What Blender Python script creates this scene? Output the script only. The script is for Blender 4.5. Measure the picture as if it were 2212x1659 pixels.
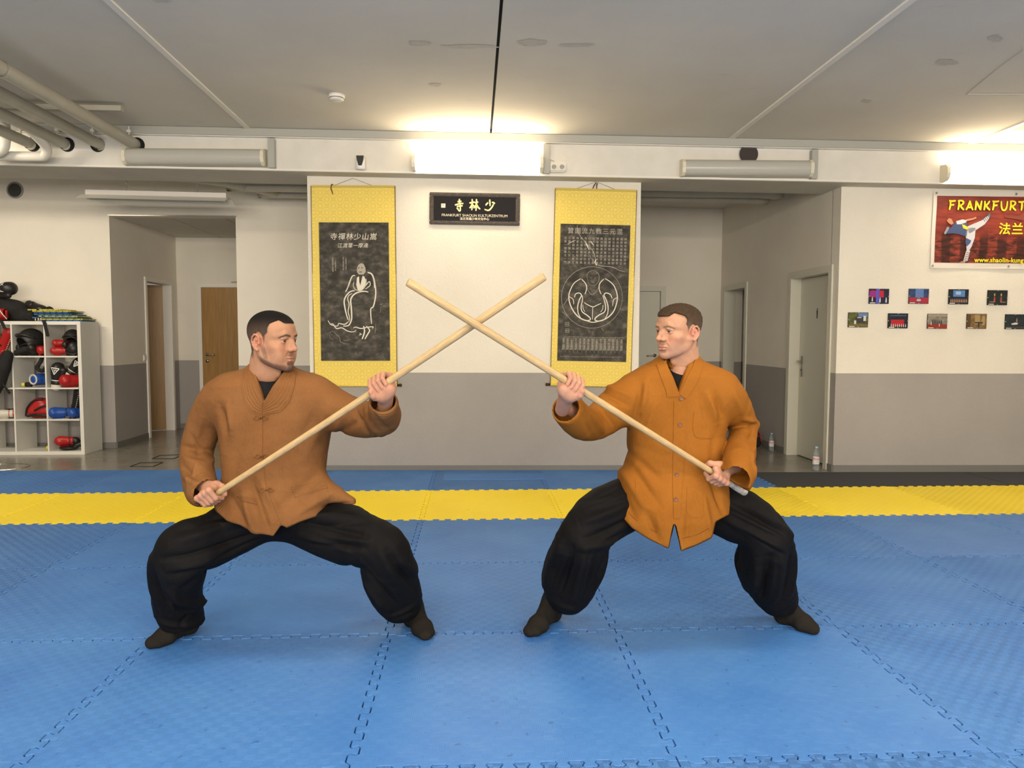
import bpy, bmesh, math, random
import numpy as np
from mathutils import Vector, Matrix, noise as mnoise
for _o in list(bpy.data.objects): bpy.data.objects.remove(_o)
SC = bpy.context.scene
COL = SC.collection
PI = math.pi
random.seed(7)

# ---------------------------------------------------------------- camera
W, H = 2212, 1659
CF, CPITCH, CYAW, CROLL = 1580.7, .0650, .0514, .0025
CP = np.array([.3777, -2.1336, 1.2977])
def _axes(p, y, r):
    cy, sy, cp, sp, cr, sr = math.cos(y), math.sin(y), math.cos(p), math.sin(p), math.cos(r), math.sin(r)
    right = np.array([cy, -sy, 0.]); f0 = np.array([sy, cy, 0.]); u0 = np.array([0, 0, 1.])
    fwd = f0*cp - u0*sp; up = u0*cp + f0*sp
    return right*cr + up*sr, -right*sr + up*cr, fwd
AX, AY, AF = _axes(CPITCH, CYAW, CROLL)
cam_d = bpy.data.cameras.new('camera'); cam = bpy.data.objects.new('camera', cam_d); COL.objects.link(cam)
cam_d.sensor_fit = 'HORIZONTAL'; cam_d.sensor_width = 36.0; cam_d.lens = CF/W*36.0
cam_d.clip_start = .05; cam_d.clip_end = 100
cam.matrix_world = Matrix(((AX[0], AY[0], -AF[0], CP[0]), (AX[1], AY[1], -AF[1], CP[1]), (AX[2], AY[2], -AF[2], CP[2]), (0, 0, 0, 1)))
SC.camera = cam
# measuring helpers: where the sight line through a photo pixel meets a real plane of the room
def _ray(x, y): return AX*(x-W/2)/CF + AY*(H/2-y)/CF + AF
def at_z(x, y, z): d = _ray(x, y); return Vector(CP + d*(z-CP[2])/d[2])
def at_y(x, y, Y, m=0.): d = _ray(x, y); return Vector(CP + d*((Y+m*CP[0]-CP[1])/(d[1]-m*d[0])))
def at_x(x, y, X): d = _ray(x, y); return Vector(CP + d*(X-CP[0])/d[0])

# ---------------------------------------------------------------- world, lights, exposure
wd = bpy.data.worlds.new('world'); SC.world = wd; wd.use_nodes = True
wd.node_tree.nodes['Background'].inputs[0].default_value = (1, .93, .82, 1)
wd.node_tree.nodes['Background'].inputs[1].default_value = .25
SC.view_settings.view_transform = 'Standard'; SC.view_settings.look = 'None'
SC.view_settings.gamma = 1; SC.view_settings.use_curve_mapping = False
SC.view_settings.exposure = 0.05
LAMPCOL = (1, .86, .66)
def area(name, loc, size, power, rot=(0, 0, 0), col=LAMPCOL):
    l = bpy.data.lights.new(name, 'AREA'); l.shape = 'RECTANGLE'; l.size, l.size_y = size; l.energy = power; l.color = col
    o = bpy.data.objects.new(name, l); o.location = loc; o.rotation_euler = rot; COL.objects.link(o)
    return o
# lit tube fittings of the lamp rows over and behind the photographer
for i, (x, y, p, t) in enumerate(((-3.2, .2, 21, .0), (-.6, .2, 21, .0), (2.0, .2, 21, .0), (4.6, .2, 21, .0), (-3.2, -3.6, 60, .9), (-.6, -3.6, 60, .9), (2.0, -3.6, 60, .9), (4.6, -3.6, 60, .9))):
    area('tube_light', (x, y, 2.86), (1.25, .16), p, (t, 0, 0))
    area('tube_light_up', (x, y, 2.80), (1.25, .3), p*.95, (PI, 0, 0), (1, .84, .62))
# soft frontal fill added behind the camera to brighten the far walls
area('rear_fill_light', (.4, -6.6, 1.75), (9.0, 1.7), 500, (PI/2, 0, 0), (1, .91, .78))
MAIN_LAMP = 30.0     # emission of the lit fittings on the beam

# ---------------------------------------------------------------- materials
MATS = {}
def mat(name, col, rough=.6, metal=0., spec=.4, **kw):
    if name in MATS: return MATS[name]
    m = bpy.data.materials.new(name); m.use_nodes = True; MATS[name] = m
    nt = m.node_tree; b = nt.nodes['Principled BSDF']
    b.inputs['Base Color'].default_value = (*col, 1); b.inputs['Roughness'].default_value = rough
    b.inputs['Metallic'].default_value = metal; b.inputs['Specular IOR Level'].default_value = spec
    for k, v in kw.items(): b.inputs[k].default_value = v
    return m
def N(m, typ, **kw):
    n = m.node_tree.nodes.new(typ)
    for k, v in kw.items(): setattr(n, k, v)
    return n
def L(m, a, b): m.node_tree.links.new(a, b)
def bsdf(m): return m.node_tree.nodes['Principled BSDF']
def coords(m, kind='Object', scale=(1, 1, 1), rot=(0, 0, 0)):
    t = N(m, 'ShaderNodeTexCoord'); mp = N(m, 'ShaderNodeMapping'); mp.inputs['Scale'].default_value = scale; mp.inputs['Rotation'].default_value = rot
    L(m, t.outputs[kind], mp.inputs[0]); return mp.outputs[0]
def nz(m, vec, scale, detail=4, rough=.55):
    n = N(m, 'ShaderNodeTexNoise'); n.inputs['Scale'].default_value = scale; n.inputs['Detail'].default_value = detail; n.inputs['Roughness'].default_value = rough
    L(m, vec, n.inputs['Vector']); return n.outputs['Fac']
def ramp(m, fac, stops):
    r = N(m, 'ShaderNodeValToRGB'); e = r.color_ramp.elements
    while len(e) < len(stops): e.new(.5)
    for k, (p, c) in enumerate(stops): e[k].position = p; e[k].color = (*c, 1) if len(c) == 3 else c
    L(m, fac, r.inputs[0]); return r.outputs[0]
def mixc(m, fac, a, b, mode='MIX'):
    x = N(m, 'ShaderNodeMix', data_type='RGBA', blend_type=mode)
    for s, v in ((x.inputs[0], fac), (x.inputs[6], a), (x.inputs[7], b)):
        if hasattr(v, 'node'): L(m, v, s)
        else: s.default_value = (*v, 1) if isinstance(v, tuple) else v
    return x.outputs[2]
def mth(m, op, a, b=None, clamp=False):
    x = N(m, 'ShaderNodeMath', operation=op, use_clamp=clamp)
    for i, v in enumerate((a, b)):
        if v is None: continue
        if hasattr(v, 'node'): L(m, v, x.inputs[i])
        else: x.inputs[i].default_value = v
    return x.outputs[0]
def bump(m, h, strength=.3, dist=.005):
    b = N(m, 'ShaderNodeBump'); b.inputs['Strength'].default_value = strength; b.inputs['Distance'].default_value = dist
    L(m, h, b.inputs['Height']); L(m, b.outputs[0], bsdf(m).inputs['Normal']); return b
def setcol(m, c): L(m, c, bsdf(m).inputs['Base Color'])
def srgb(r, g, b):
    f = lambda c: (c/255/12.92 if c/255 <= .04045 else ((c/255+.055)/1.055)**2.4)
    return (f(r), f(g), f(b))
def noisy(name, c1, c2, scale=8, rough=.6, bscale=None, bstr=.2, **kw):
    if name in MATS: return MATS[name]
    m = mat(name, c1, rough, **kw); v = coords(m)
    setcol(m, ramp(m, nz(m, v, scale), [(.3, c1), (.7, c2)]))
    if bscale: bump(m, nz(m, v, bscale, 3), bstr)
    return m

# ---------------------------------------------------------------- geometry helpers
def tag(o, label=None, cat=None, group=None, kind=None):
    for k, v in (('label', label), ('category', cat), ('group', group), ('kind', kind)):
        if v: o[k] = v
    return o
def empty(name, loc=(0, 0, 0), rz=0., label=None, cat=None, group=None):
    o = bpy.data.objects.new(name, None); o.location = loc; o.rotation_euler = (0, 0, rz); o.empty_display_size = .05
    COL.objects.link(o); return tag(o, label, cat, group)
def obj(name, bm, m, parent=None, smooth=False, label=None, cat=None, group=None, kind=None):
    me = bpy.data.meshes.new(name)
    if isinstance(bm, tuple): me.from_pydata([tuple(v) for v in bm[0]], [], [tuple(f) for f in bm[1]])
    else: bm.to_mesh(me); bm.free()
    for mm in (m if isinstance(m, (list, tuple)) else [m]): me.materials.append(mm)
    if smooth: me.polygons.foreach_set('use_smooth', [True]*len(me.polygons))
    o = bpy.data.objects.new(name, me); COL.objects.link(o)
    if parent: o.parent = parent
    return tag(o, label, cat, group, kind)
def share(o, parent=None, loc=None, rot=None):
    c = o.copy(); COL.objects.link(c)
    if parent is not None: c.parent = parent
    if loc is not None: c.location = loc
    if rot is not None: c.rotation_euler = rot
    return c
def copy_tree(o, parent=None):
    c = o.copy(); COL.objects.link(c)
    if parent is not None: c.parent = parent
    for ch in list(o.children): copy_tree(ch, c)
    return c
def BM(): return bmesh.new()
def box(bm, x0, x1, y0, y1, z0, z1, bev=0., M=None, mi=0):
    vs = [bm.verts.new(Vector(p)) for p in ((x0, y0, z0), (x1, y0, z0), (x1, y1, z0), (x0, y1, z0), (x0, y0, z1), (x1, y0, z1), (x1, y1, z1), (x0, y1, z1))]
    fs = [bm.faces.new([vs[i] for i in f]) for f in ((3, 2, 1, 0), (4, 5, 6, 7), (0, 1, 5, 4), (1, 2, 6, 5), (2, 3, 7, 6), (3, 0, 4, 7))]
    for f in fs: f.material_index = mi
    if M is not None:
        for v in vs: v.co = M @ v.co
    if bev > 0:
        es = {e for f in fs for e in f.edges}
        bmesh.ops.bevel(bm, geom=list(es), offset=bev, segments=2, affect='EDGES', clamp_overlap=True)
    return bm
def hexa(bm, pts):
    vs = [bm.verts.new(Vector(p)) for p in pts]
    for f in ((3, 2, 1, 0), (4, 5, 6, 7), (0, 1, 5, 4), (1, 2, 6, 5), (2, 3, 7, 6), (3, 0, 4, 7)): bm.faces.new([vs[i] for i in f])
    return bm
def tube(bm, pts, r, n=12, caps=True, sub=0):
    pts = [Vector(p) for p in pts]; rs = r if isinstance(r, (list, tuple)) else [r]*len(pts)
    if sub:
        P2, R2 = [], []
        for i in range(len(pts)-1):
            p0, p1, p2, p3 = pts[max(i-1, 0)], pts[i], pts[i+1], pts[min(i+2, len(pts)-1)]
            for k in range(sub):
                t = k/sub
                P2.append(.5*((2*p1)+(p2-p0)*t+(2*p0-5*p1+4*p2-p3)*t*t+(3*p1-p0-3*p2+p3)*t**3)); R2.append(rs[i]*(1-t)+rs[i+1]*t)
        P2.append(pts[-1]); R2.append(rs[-1]); pts, rs = P2, R2
    rings = []; nrm = None
    for i, p in enumerate(pts):
        d = (pts[min(i+1, len(pts)-1)]-pts[max(i-1, 0)]).normalized()
        if nrm is None: nrm = d.orthogonal().normalized()
        nrm = (nrm-d*nrm.dot(d)).normalized(); b = d.cross(nrm)
        rings.append([bm.verts.new(p+(nrm*math.cos(2*PI*k/n)+b*math.sin(2*PI*k/n))*rs[i]) for k in range(n)])
    for a, b in zip(rings, rings[1:]):
        for k in range(n): bm.faces.new((a[k], a[(k+1) % n], b[(k+1) % n], b[k]))
    if caps: bm.faces.new(rings[0][::-1]); bm.faces.new(rings[-1])
    return bm
def lathe(bm, prof, n=24, M=None):
    rings = []
    for r, z in prof:
        ring = [bm.verts.new((r*math.cos(2*PI*k/n), r*math.sin(2*PI*k/n), z)) for k in range(n)] if r > 1e-6 else [bm.verts.new((0, 0, z))]
        rings.append(ring)
    for a, b in zip(rings, rings[1:]):
        for k in range(n):
            q = [a[k % len(a)], a[(k+1) % len(a)], b[(k+1) % len(b)], b[k % len(b)]]; u = []
            for v in q:
                if v not in u: u.append(v)
            if len(u) > 2: bm.faces.new(u)
    if M is not None:
        for r in rings:
            for v in r: v.co = M @ v.co
    return bm
def poly(bm, pts2, y0, y1, axis='y'):
    """prism of a 2D outline (x,z), between y0 (front) and y1"""
    A = [bm.verts.new((p[0], y0, p[1])) for p in pts2]; B = [bm.verts.new((p[0], y1, p[1])) for p in pts2]
    n = len(A); bm.faces.new(A); bm.faces.new(B[::-1])
    for i in range(n): bm.faces.new((A[i], B[i], B[(i+1) % n], A[(i+1) % n]))
    bmesh.ops.recalc_face_normals(bm, faces=bm.faces[:]); return bm
def text_obj(name, body, size, m, parent, loc, rot=(PI/2, 0, 0), depth=.0006, align='CENTER', bold=.0, xs=1., shear=0., label=None, spacing=1., line=1.):
    cu = bpy.data.curves.new(name, 'FONT'); cu.body = body; cu.size = size; cu.align_x = align; cu.align_y = 'CENTER'
    cu.extrude = depth; cu.offset = bold; cu.shear = shear; cu.space_character = spacing; cu.space_line = line; cu.resolution_u = 3
    t = bpy.data.objects.new('tmp', cu); COL.objects.link(t)
    dg = bpy.context.evaluated_depsgraph_get(); me = bpy.data.meshes.new_from_object(t.evaluated_get(dg))
    bpy.data.objects.remove(t); me.name = name; me.materials.clear(); me.materials.append(m)
    o = bpy.data.objects.new(name, me); COL.objects.link(o); o.parent = parent; o.location = loc; o.rotation_euler = rot; o.scale = (xs, 1, 1)
    if label: o['label'] = label
    return o
def struct(name, bm, m, parent=None, **k):
    o = obj(name, bm, m, parent, **k); o['kind'] = 'structure'; return o

# ---------------------------------------------------------------- surface materials
PAINT_Z = .947
def wall_mat(name, texture=.35):
    m = mat(name, (.8, .8, .8), .85, spec=.2)
    g = N(m, 'ShaderNodeNewGeometry'); s = N(m, 'ShaderNodeSeparateXYZ'); L(m, g.outputs['Position'], s.inputs[0])
    up = mth(m, 'GREATER_THAN', s.outputs[2], PAINT_Z)
    n = nz(m, g.outputs['Position'], 1.3, 3)
    cream = ramp(m, n, [(.3, (.74, .70, .62)), (.7, (.80, .76, .68))])
    grey = ramp(m, n, [(.3, (.335, .315, .305)), (.7, (.37, .35, .335))])
    setcol(m, mixc(m, up, grey, cream))
    h = nz(m, g.outputs['Position'], 75, 3, .6)
    bump(m, h, texture, .004); return m
WALL = wall_mat('woodchip_wallpaper', 1.0)
WALLS = wall_mat('smooth_wall_paint', .3)
CEIL = mat('ceiling_paint', (.62, .61, .58), .9, spec=.1)
v = coords(CEIL); c0 = ramp(CEIL, nz(CEIL, v, .9, 5), [(.3, (.62, .595, .545)), (.7, (.70, .67, .61))])
sc_ = ramp(CEIL, nz(CEIL, coords(CEIL, scale=(1, 2.2, 1)), 3.2, 8, .7), [(.62, (0, 0, 0)), (.72, (1, 1, 1))])
setcol(CEIL, mixc(CEIL, mth(CEIL, 'MULTIPLY', sc_, .35), c0, (.50, .475, .44))); bump(CEIL, nz(CEIL, v, 30, 3), .12)
WHITE = mat('white_paint', (.78, .75, .70), .5)
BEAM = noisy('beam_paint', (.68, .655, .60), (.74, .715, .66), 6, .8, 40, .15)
SOFF = noisy('soffit_grey', (.52, .50, .46), (.58, .56, .51), 3, .85)  # beam underside, in a darker tone than the beam face
DUCT = mat('grey_plastic_trunking', (.40, .40, .37), .5)
LINO = mat('grey_linoleum', (.22, .21, .185), .22, spec=.5)
v = coords(LINO); setcol(LINO, ramp(LINO, nz(LINO, v, 5, 6), [(.3, (.20, .185, .155)), (.7, (.25, .235, .20))]))
BASEB = mat('grey_baseboard', (.17, .17, .16), .5)
CREAMDOOR = mat('cream_door_lacquer', (.62, .61, .53), .4)
STEEL = mat('brushed_steel', (.5, .48, .45), .3, 1.)
DARK = mat('dark_void', (.01, .01, .01), .9)
BLACK = mat('black_plastic', (.015, .015, .016), .4)
OAK = noisy('oak_veneer', (.30, .16, .04), (.38, .21, .06), 3, .4)
v = coords(OAK, scale=(14, 14, .9)); setcol(OAK, ramp(OAK, nz(OAK, v, 3, 5), [(.3, (.27, .14, .035)), (.7, (.38, .21, .06))]))

# ---------------------------------------------------------------- setting
M_ = -.034
def wy(x): return 4.93 + M_*(x-CP[0])          # main wall plane
def by(x): return 4.75 + M_*(x-CP[0])          # beam front plane
def sl(x, z, s=-.0135): return z + s*(x-.4)    # the ceiling and beam fall slightly to the right
ZB, ZC, FLZ = 2.79, 3.155, -.022
YL, YR = 6.62, 8.2
XL, XR = -9., 8.5
def slab(name, x0, x1, ya, yb, z0, z1, m):     # wall block between x0 and x1; ya/yb give front/back y at either end
    f = (lambda v: v if callable(v) else (lambda x: v)); fa, fb = f(ya), f(yb); z1f = f(z1); z0f = f(z0)
    return struct(name, hexa(BM(), ((x0, fa(x0), z0f(x0)), (x1, fa(x1), z0f(x1)), (x1, fb(x1), z0f(x1)), (x0, fb(x0), z0f(x0)), (x0, fa(x0), z1f(x0)), (x1, fa(x1), z1f(x1)), (x1, fb(x1), z1f(x1)), (x0, fb(x0), z1f(x0)))), m)
ct = lambda x: sl(x, ZC)
slab('floor', XL, XR, -7, 10.4, FLZ-.1, FLZ, LINO)
# ceiling slabs with open joints
seams = [XL, -6.08, -3.88, -1.68, .53, 2.74, 4.96, 7.16, XR]
ceil_root = empty('ceiling'); ceil_root['kind'] = 'structure'
for i in range(len(seams)-1):
    g = .010
    x0, x1 = seams[i]+g, seams[i+1]-g
    o = obj('ceiling_panel', hexa(BM(), ((x0, -7, ct(x0)), (x1, -7, ct(x1)), (x1, by(x1)+.03, ct(x1)), (x0, by(x0)+.03, ct(x0)), (x0, -7, ct(x0)+.1), (x1, -7, ct(x1)+.1), (x1, by(x1)+.03, ct(x1)+.1), (x0, by(x0)+.03, ct(x0)+.1))), CEIL, ceil_root)
for i, x in enumerate(seams[1:-1]):   # joint strips
    m_ = DARK if i == 3 else WHITE
    z = ct(x) + (.03 if i == 3 else -.012)
    hw_ = .018 if i == 3 else .022
    o = obj('joint_strip', box(BM(), x-hw_, x+hw_, -7, by(x)-.02, z, z+.02), m_, ceil_root)
slab('ceiling_2', XL, XR, lambda x: by(x)+.03, 10.4, lambda x: ct(x)+.0, lambda x: ct(x)+.1, CEIL)
# outer shell
slab('wall_rear', XL, XR, -7.1, -7, FLZ, 3.4, WALLS)
slab('wall_left', XL-.1, XL, -7, YL, FLZ, 3.4, WALLS)
slab('wall_right', XR, XR+.1, -7, 5, FLZ, 3.4, WALLS)
# centre and right front walls
XC0, XC1 = -1.2, 1.965
XK = 3.89
slab('wall_centre', XC0, XC1, wy, 7.6, FLZ, lambda x: ct(x)+.02, WALL)
slab('wall_front', XK, XR, wy, lambda x: wy(x)+.165, FLZ, lambda x: ct(x)+.02, WALL)
# beam
slab('trim_1', XL, XR, by, lambda x: by(x)+.55, lambda x: sl(x, ZB), lambda x: ct(x)+.01, BEAM)['label'] = 'white downstand beam across the room'
slab('trim_2', XL, XR, lambda x: by(x)-.004, lambda x: by(x)+.55, lambda x: sl(x, ZB)-.006, lambda x: sl(x, ZB)-.001, SOFF)['label'] = 'grey underside of the beam'
slab('trim_3', XL, XR, lambda x: by(x)-.018, lambda x: by(x), lambda x: sl(x, ZB)-.004, lambda x: sl(x, ZB)+.012, WHITE)['label'] = 'thin white edge along the lower beam corner'
# grey trunking under the ceiling and the three drops
slab('trim_4', XL, XR, lambda x: by(x)-.06, by, lambda x: sl(x, 3.085), lambda x: sl(x, 3.152), DUCT)['label'] = 'grey cable trunking along the top of the beam'
slab('trim_5', XL, XR, lambda x: by(x)-.05, by, lambda x: sl(x, 3.078), lambda x: sl(x, 3.084), WHITE)
# left alcove back wall with corridor opening
XO0, XO1, ZO = -3.82, -2.39, 2.67
rootL = empty('wall_back'); rootL['kind'] = 'structure'
def wl(name, x0, x1, y0, y1, z0, z1, m, par): return obj(name, box(BM(), x0, x1, y0, y1, z0, z1), m, par)
wl('wall_section', XL, XO0, YL, YL+.12, FLZ, 3.4, WALLS, rootL)
wl('wall_section', XO1, XC0, YL, YL+.12, FLZ, 3.4, WALLS, rootL)
wl('wall_section', XO0, XO1, YL, YL+.12, ZO, 3.4, WALLS, rootL)
obj('edge_strip', box(BM(), XO0-.01, XO1+.01, YL-.012, YL, ZO, ZO+.014), STEEL, rootL)
# left corridor
YD0, YD1, ZD = 7.5, 8.28, 2.02
rootC = empty('wall_corridor'); rootC['kind'] = 'structure'
wl('wall_section', XO0-.12, XO0, YL+.12, YD0, FLZ, 3.0, WALLS, rootC)
wl('wall_section', XO0-.12, XO0, YD1, 8.5, FLZ, 3.0, WALLS, rootC)
wl('wall_section', XO0-.12, XO0, YD0, YD1, ZD, 3.0, WALLS, rootC)
wl('wall_section', XO0-.12, XO1+1, 8.5, 8.62, FLZ, 3.0, WALLS, rootC)
wl('wall_section', XO1+.6, XO1+.72, YL+.12, 8.5, FLZ, 3.0, WALLS, rootC)
# suspended ceiling tiles in the corridor
CT = noisy('mineral_fibre_tile', (.60, .58, .52), (.64, .62, .56), 60, .9, 200, .2)
rootT = empty('ceiling_3'); rootT['kind'] = 'structure'
tb = None
for i in range(4):
    for j in range(4):
        x = XO0+.02+i*.625; y = YL+.14+j*.47
        if tb is None: tb = obj('ceiling_tile', box(BM(), .006, .619, .006, .464, 0, .015), CT, rootT); o = tb
        else: o = share(tb, rootT)
        o.location = (x, y, 2.672)
obj('tile_rail', box(BM(), XO0, XO1+.6, YL+.12, 8.5, 2.69, 2.70), WHITE, rootT)
# right alcove: side wall with two doors, back wall with a door
rootR = empty('wall_side'); rootR['kind'] = 'structure'
DR = ((4.97, 5.86), (7.22, 8.02)); ZDR = 1.97
ys = [wy(XK)+.165, DR[0][0], DR[0][1], DR[1][0], DR[1][1], YR]
for a, b in ((ys[0], ys[1]), (ys[2], ys[3]), (ys[4], ys[5])): 
    if b-a > .001: wl('wall_section', XK, XK+.25, a, b, FLZ, 3.4, WALLS, rootR)
wl('wall_section', XK, XK+.25, DR[0][0], DR[0][1], ZDR, 3.4, WALLS, rootR)
wl('wall_section', XK, XK+.25, DR[1][0], DR[1][1], ZDR, 3.4, WALLS, rootR)
rootRB = empty('wall_back_right'); rootRB['kind'] = 'structure'
wl('wall_section', 3.06, XK+.25, YR, YR+.12, FLZ, 3.4, WALLS, rootRB)
wl('wall_section', XC1-.3, 3.06, YR, YR+.12, 1.98, 3.4, WALLS, rootRB)
wl('wall_section', XC1-.3, 2.14, YR, YR+.12, FLZ, 1.98, WALLS, rootRB)
wl('wall_section', XK+.25, 6.2, YR, YR+.12, FLZ, 3.0, WALLS, rootRB)   # room behind the far side door
wl('wall_section', 6.2, 6.3, 5.2, YR, FLZ, 3.0, WALLS, rootRB)
# baseboards
def baseboard(name, pts):
    b = BM()
    for (x0, y0), (x1, y1) in pts:
        d = Vector((x1-x0, y1-y0, 0)); n = Vector((d.y, -d.x, 0)).normalized()*.012
        hexa(b, ((x0, y0, FLZ), (x1, y1, FLZ), (x1+n.x, y1+n.y, FLZ), (x0+n.x, y0+n.y, FLZ), (x0, y0, .045), (x1, y1, .045), (x1+n.x, y1+n.y, .045), (x0+n.x, y0+n.y, .045)))
    return struct(name, b, BASEB)
baseboard('baseboard_centre', [((XC0, wy(XC0)), (XC1, wy(XC1))), ((XC1, wy(XC1)), (XC1, YR))])
baseboard('baseboard_front', [((XK, wy(XK)), (XR, wy(XR))), ((XK, DR[0][0]-.06), (XK, wy(XK)))])
baseboard('baseboard_side', [((XK, DR[1][0]-.06), (XK, DR[0][1]+.06)), ((3.06+.06, YR), (XK, YR))])
baseboard('baseboard_back', [((XL, YL), (XO0, YL)), ((XO0, YL), (XO0, YD0-.05)), ((XO1, YL), (XC0, YL)), ((XO0, 8.5), (-3.2, 8.5))])

# doors
def lever(parent, M, flip=1, plate='rose'):
    h = empty('door_handle'); h.parent = parent; h.matrix_local = M
    b = BM()
    if plate == 'long': box(b, -.02, .02, -.008, 0, -.17, .06, .003)
    else:
        lathe(b, [(0, 0), (.025, 0), (.025, .008), (0, .009)], 16, Matrix.Rotation(PI/2, 4, 'X'))
        lathe(b, [(0, 0), (.025, 0), (.025, .008), (0, .009)], 16, Matrix.Translation((0, 0, -.09)) @ Matrix.Rotation(PI/2, 4, 'X'))
    tube(b, [(0, -.004, 0), (0, -.045, 0), (.02*flip, -.055, 0), (.12*flip, -.055, -.004)], .009, 8, sub=3)
    o = obj('lever', b, STEEL, h, True)
    b = BM(); tube(b, [(0, -.01, -.092), (0, -.012, -.092)], .007, 8); obj('keyhole', b, BLACK, h)
    return h
def frame_bm(w, z1, fw=.055, out=.018, depth=.14):
    b = BM()
    for s in (0, 1):
        x0, x1 = (-fw, .0) if s == 0 else (w, w+fw)
        box(b, x0, x1, -out, 0, FLZ, z1, .003)
        xi0, xi1 = (0, .018) if s == 0 else (w-.018, w)
        box(b, xi0, xi1, -out, depth, FLZ, z1)
    box(b, -fw, w+fw, -out, 0, z1, z1+fw, .003); box(b, .018, w-.018, -out, depth, z1-.018, z1)
    return b
def door(name, loc, rz, w, z1, leafm, leaf_y, swing=0., frame_m=None, handle_x=None, hflip=1, plate='rose', label=None, hinge='l', fw=.055, out=.018):
    r = empty(name, loc, rz); r['kind'] = 'structure'
    if label: r['label'] = label
    obj('door_frame', frame_bm(w, z1, fw, out), frame_m or WHITE, r)
    lf = empty('door_leaf'); lf.parent = r
    hx = .02 if hinge == 'l' else w-.02
    lf.location = (hx, leaf_y, 0); lf.rotation_euler = (0, 0, swing)
    s = 1 if hinge == 'l' else -1
    b = BM(); box(b, min(0, s*(w-.04)), max(0, s*(w-.04)), 0, .04, FLZ+.008, z1-.022, .002); obj('leaf_panel', b, leafm, lf)
    hxx = s*(w-.04-.065)
    h = lever(lf, Matrix.Translation((hxx, 0, 1.03)), -s, plate)
    return r, lf
# door_1: far door on the right back wall ; door_2 near side door; door_3 far side door; door_4/5 left corridor doors
door('door_1', (2.16, YR, 0), 0, .88, 1.96, CREAMDOOR, .03, frame_m=CREAMDOOR, label='grey cream door with lever in the right back wall')
r2, l2 = door('door_2', (XK, DR[0][1], 0), -PI/2, DR[0][1]-DR[0][0], 1.955, CREAMDOOR, .10, frame_m=CREAMDOOR, plate='long', hinge='r', label='cream door with steel lever beside the water bottle')
GREYDOOR = mat('grey_door_lacquer', (.30, .29, .25), .45)
door('door_3', (XK, DR[1][1], 0), -PI/2, DR[1][1]-DR[1][0], 1.955, GREYDOOR, .14, swing=-.9, frame_m=CREAMDOOR, hinge='r', label='far side door standing ajar')
door('door_4', (XO0, YD0, 0), PI/2, YD1-YD0, ZD-.01, OAK, .10, swing=-1.2, hinge='r', fw=.035, label='oak door standing open in the left corridor side wall')
door('door_5', (-3.50, 8.5, 0), 0, .86, 2.0, OAK, -.015, hinge='r', fw=.03, label='closed oak door at the corridor end')
# room behind door_4
wl('wall_section', XO0-1.6, XO0-1.5, 6.9, 8.9, FLZ, 3.0, WALLS, rootC)
# hydraulic closer of door 5
b = BM(); box(b, -.02, .14, -.05, -.01, 2.03, 2.06, .004); tube(b, [(.0, -.03, 2.045), (-.2, -.04, 2.03)], .006, 6)
o = obj('door_closer', b, STEEL); o.location = (-2.85, 8.49, .02); o['kind'] = 'structure'
# toilet symbol on door 2
b = BM(); lathe(b, [(0, 0), (.007, 0), (.007, .004), (0, .004)], 10, Matrix.Translation((0, -.001, 1.575)) @ Matrix.Rotation(PI/2, 4, 'X'))
box(b, -.010, .010, -.005, -.001, 1.52, 1.562); box(b, -.007, .007, -.005, -.001, 1.475, 1.522)
o = obj('door_symbol', b, BLACK, l2); o.location = (-.45, 0, .02)

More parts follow.
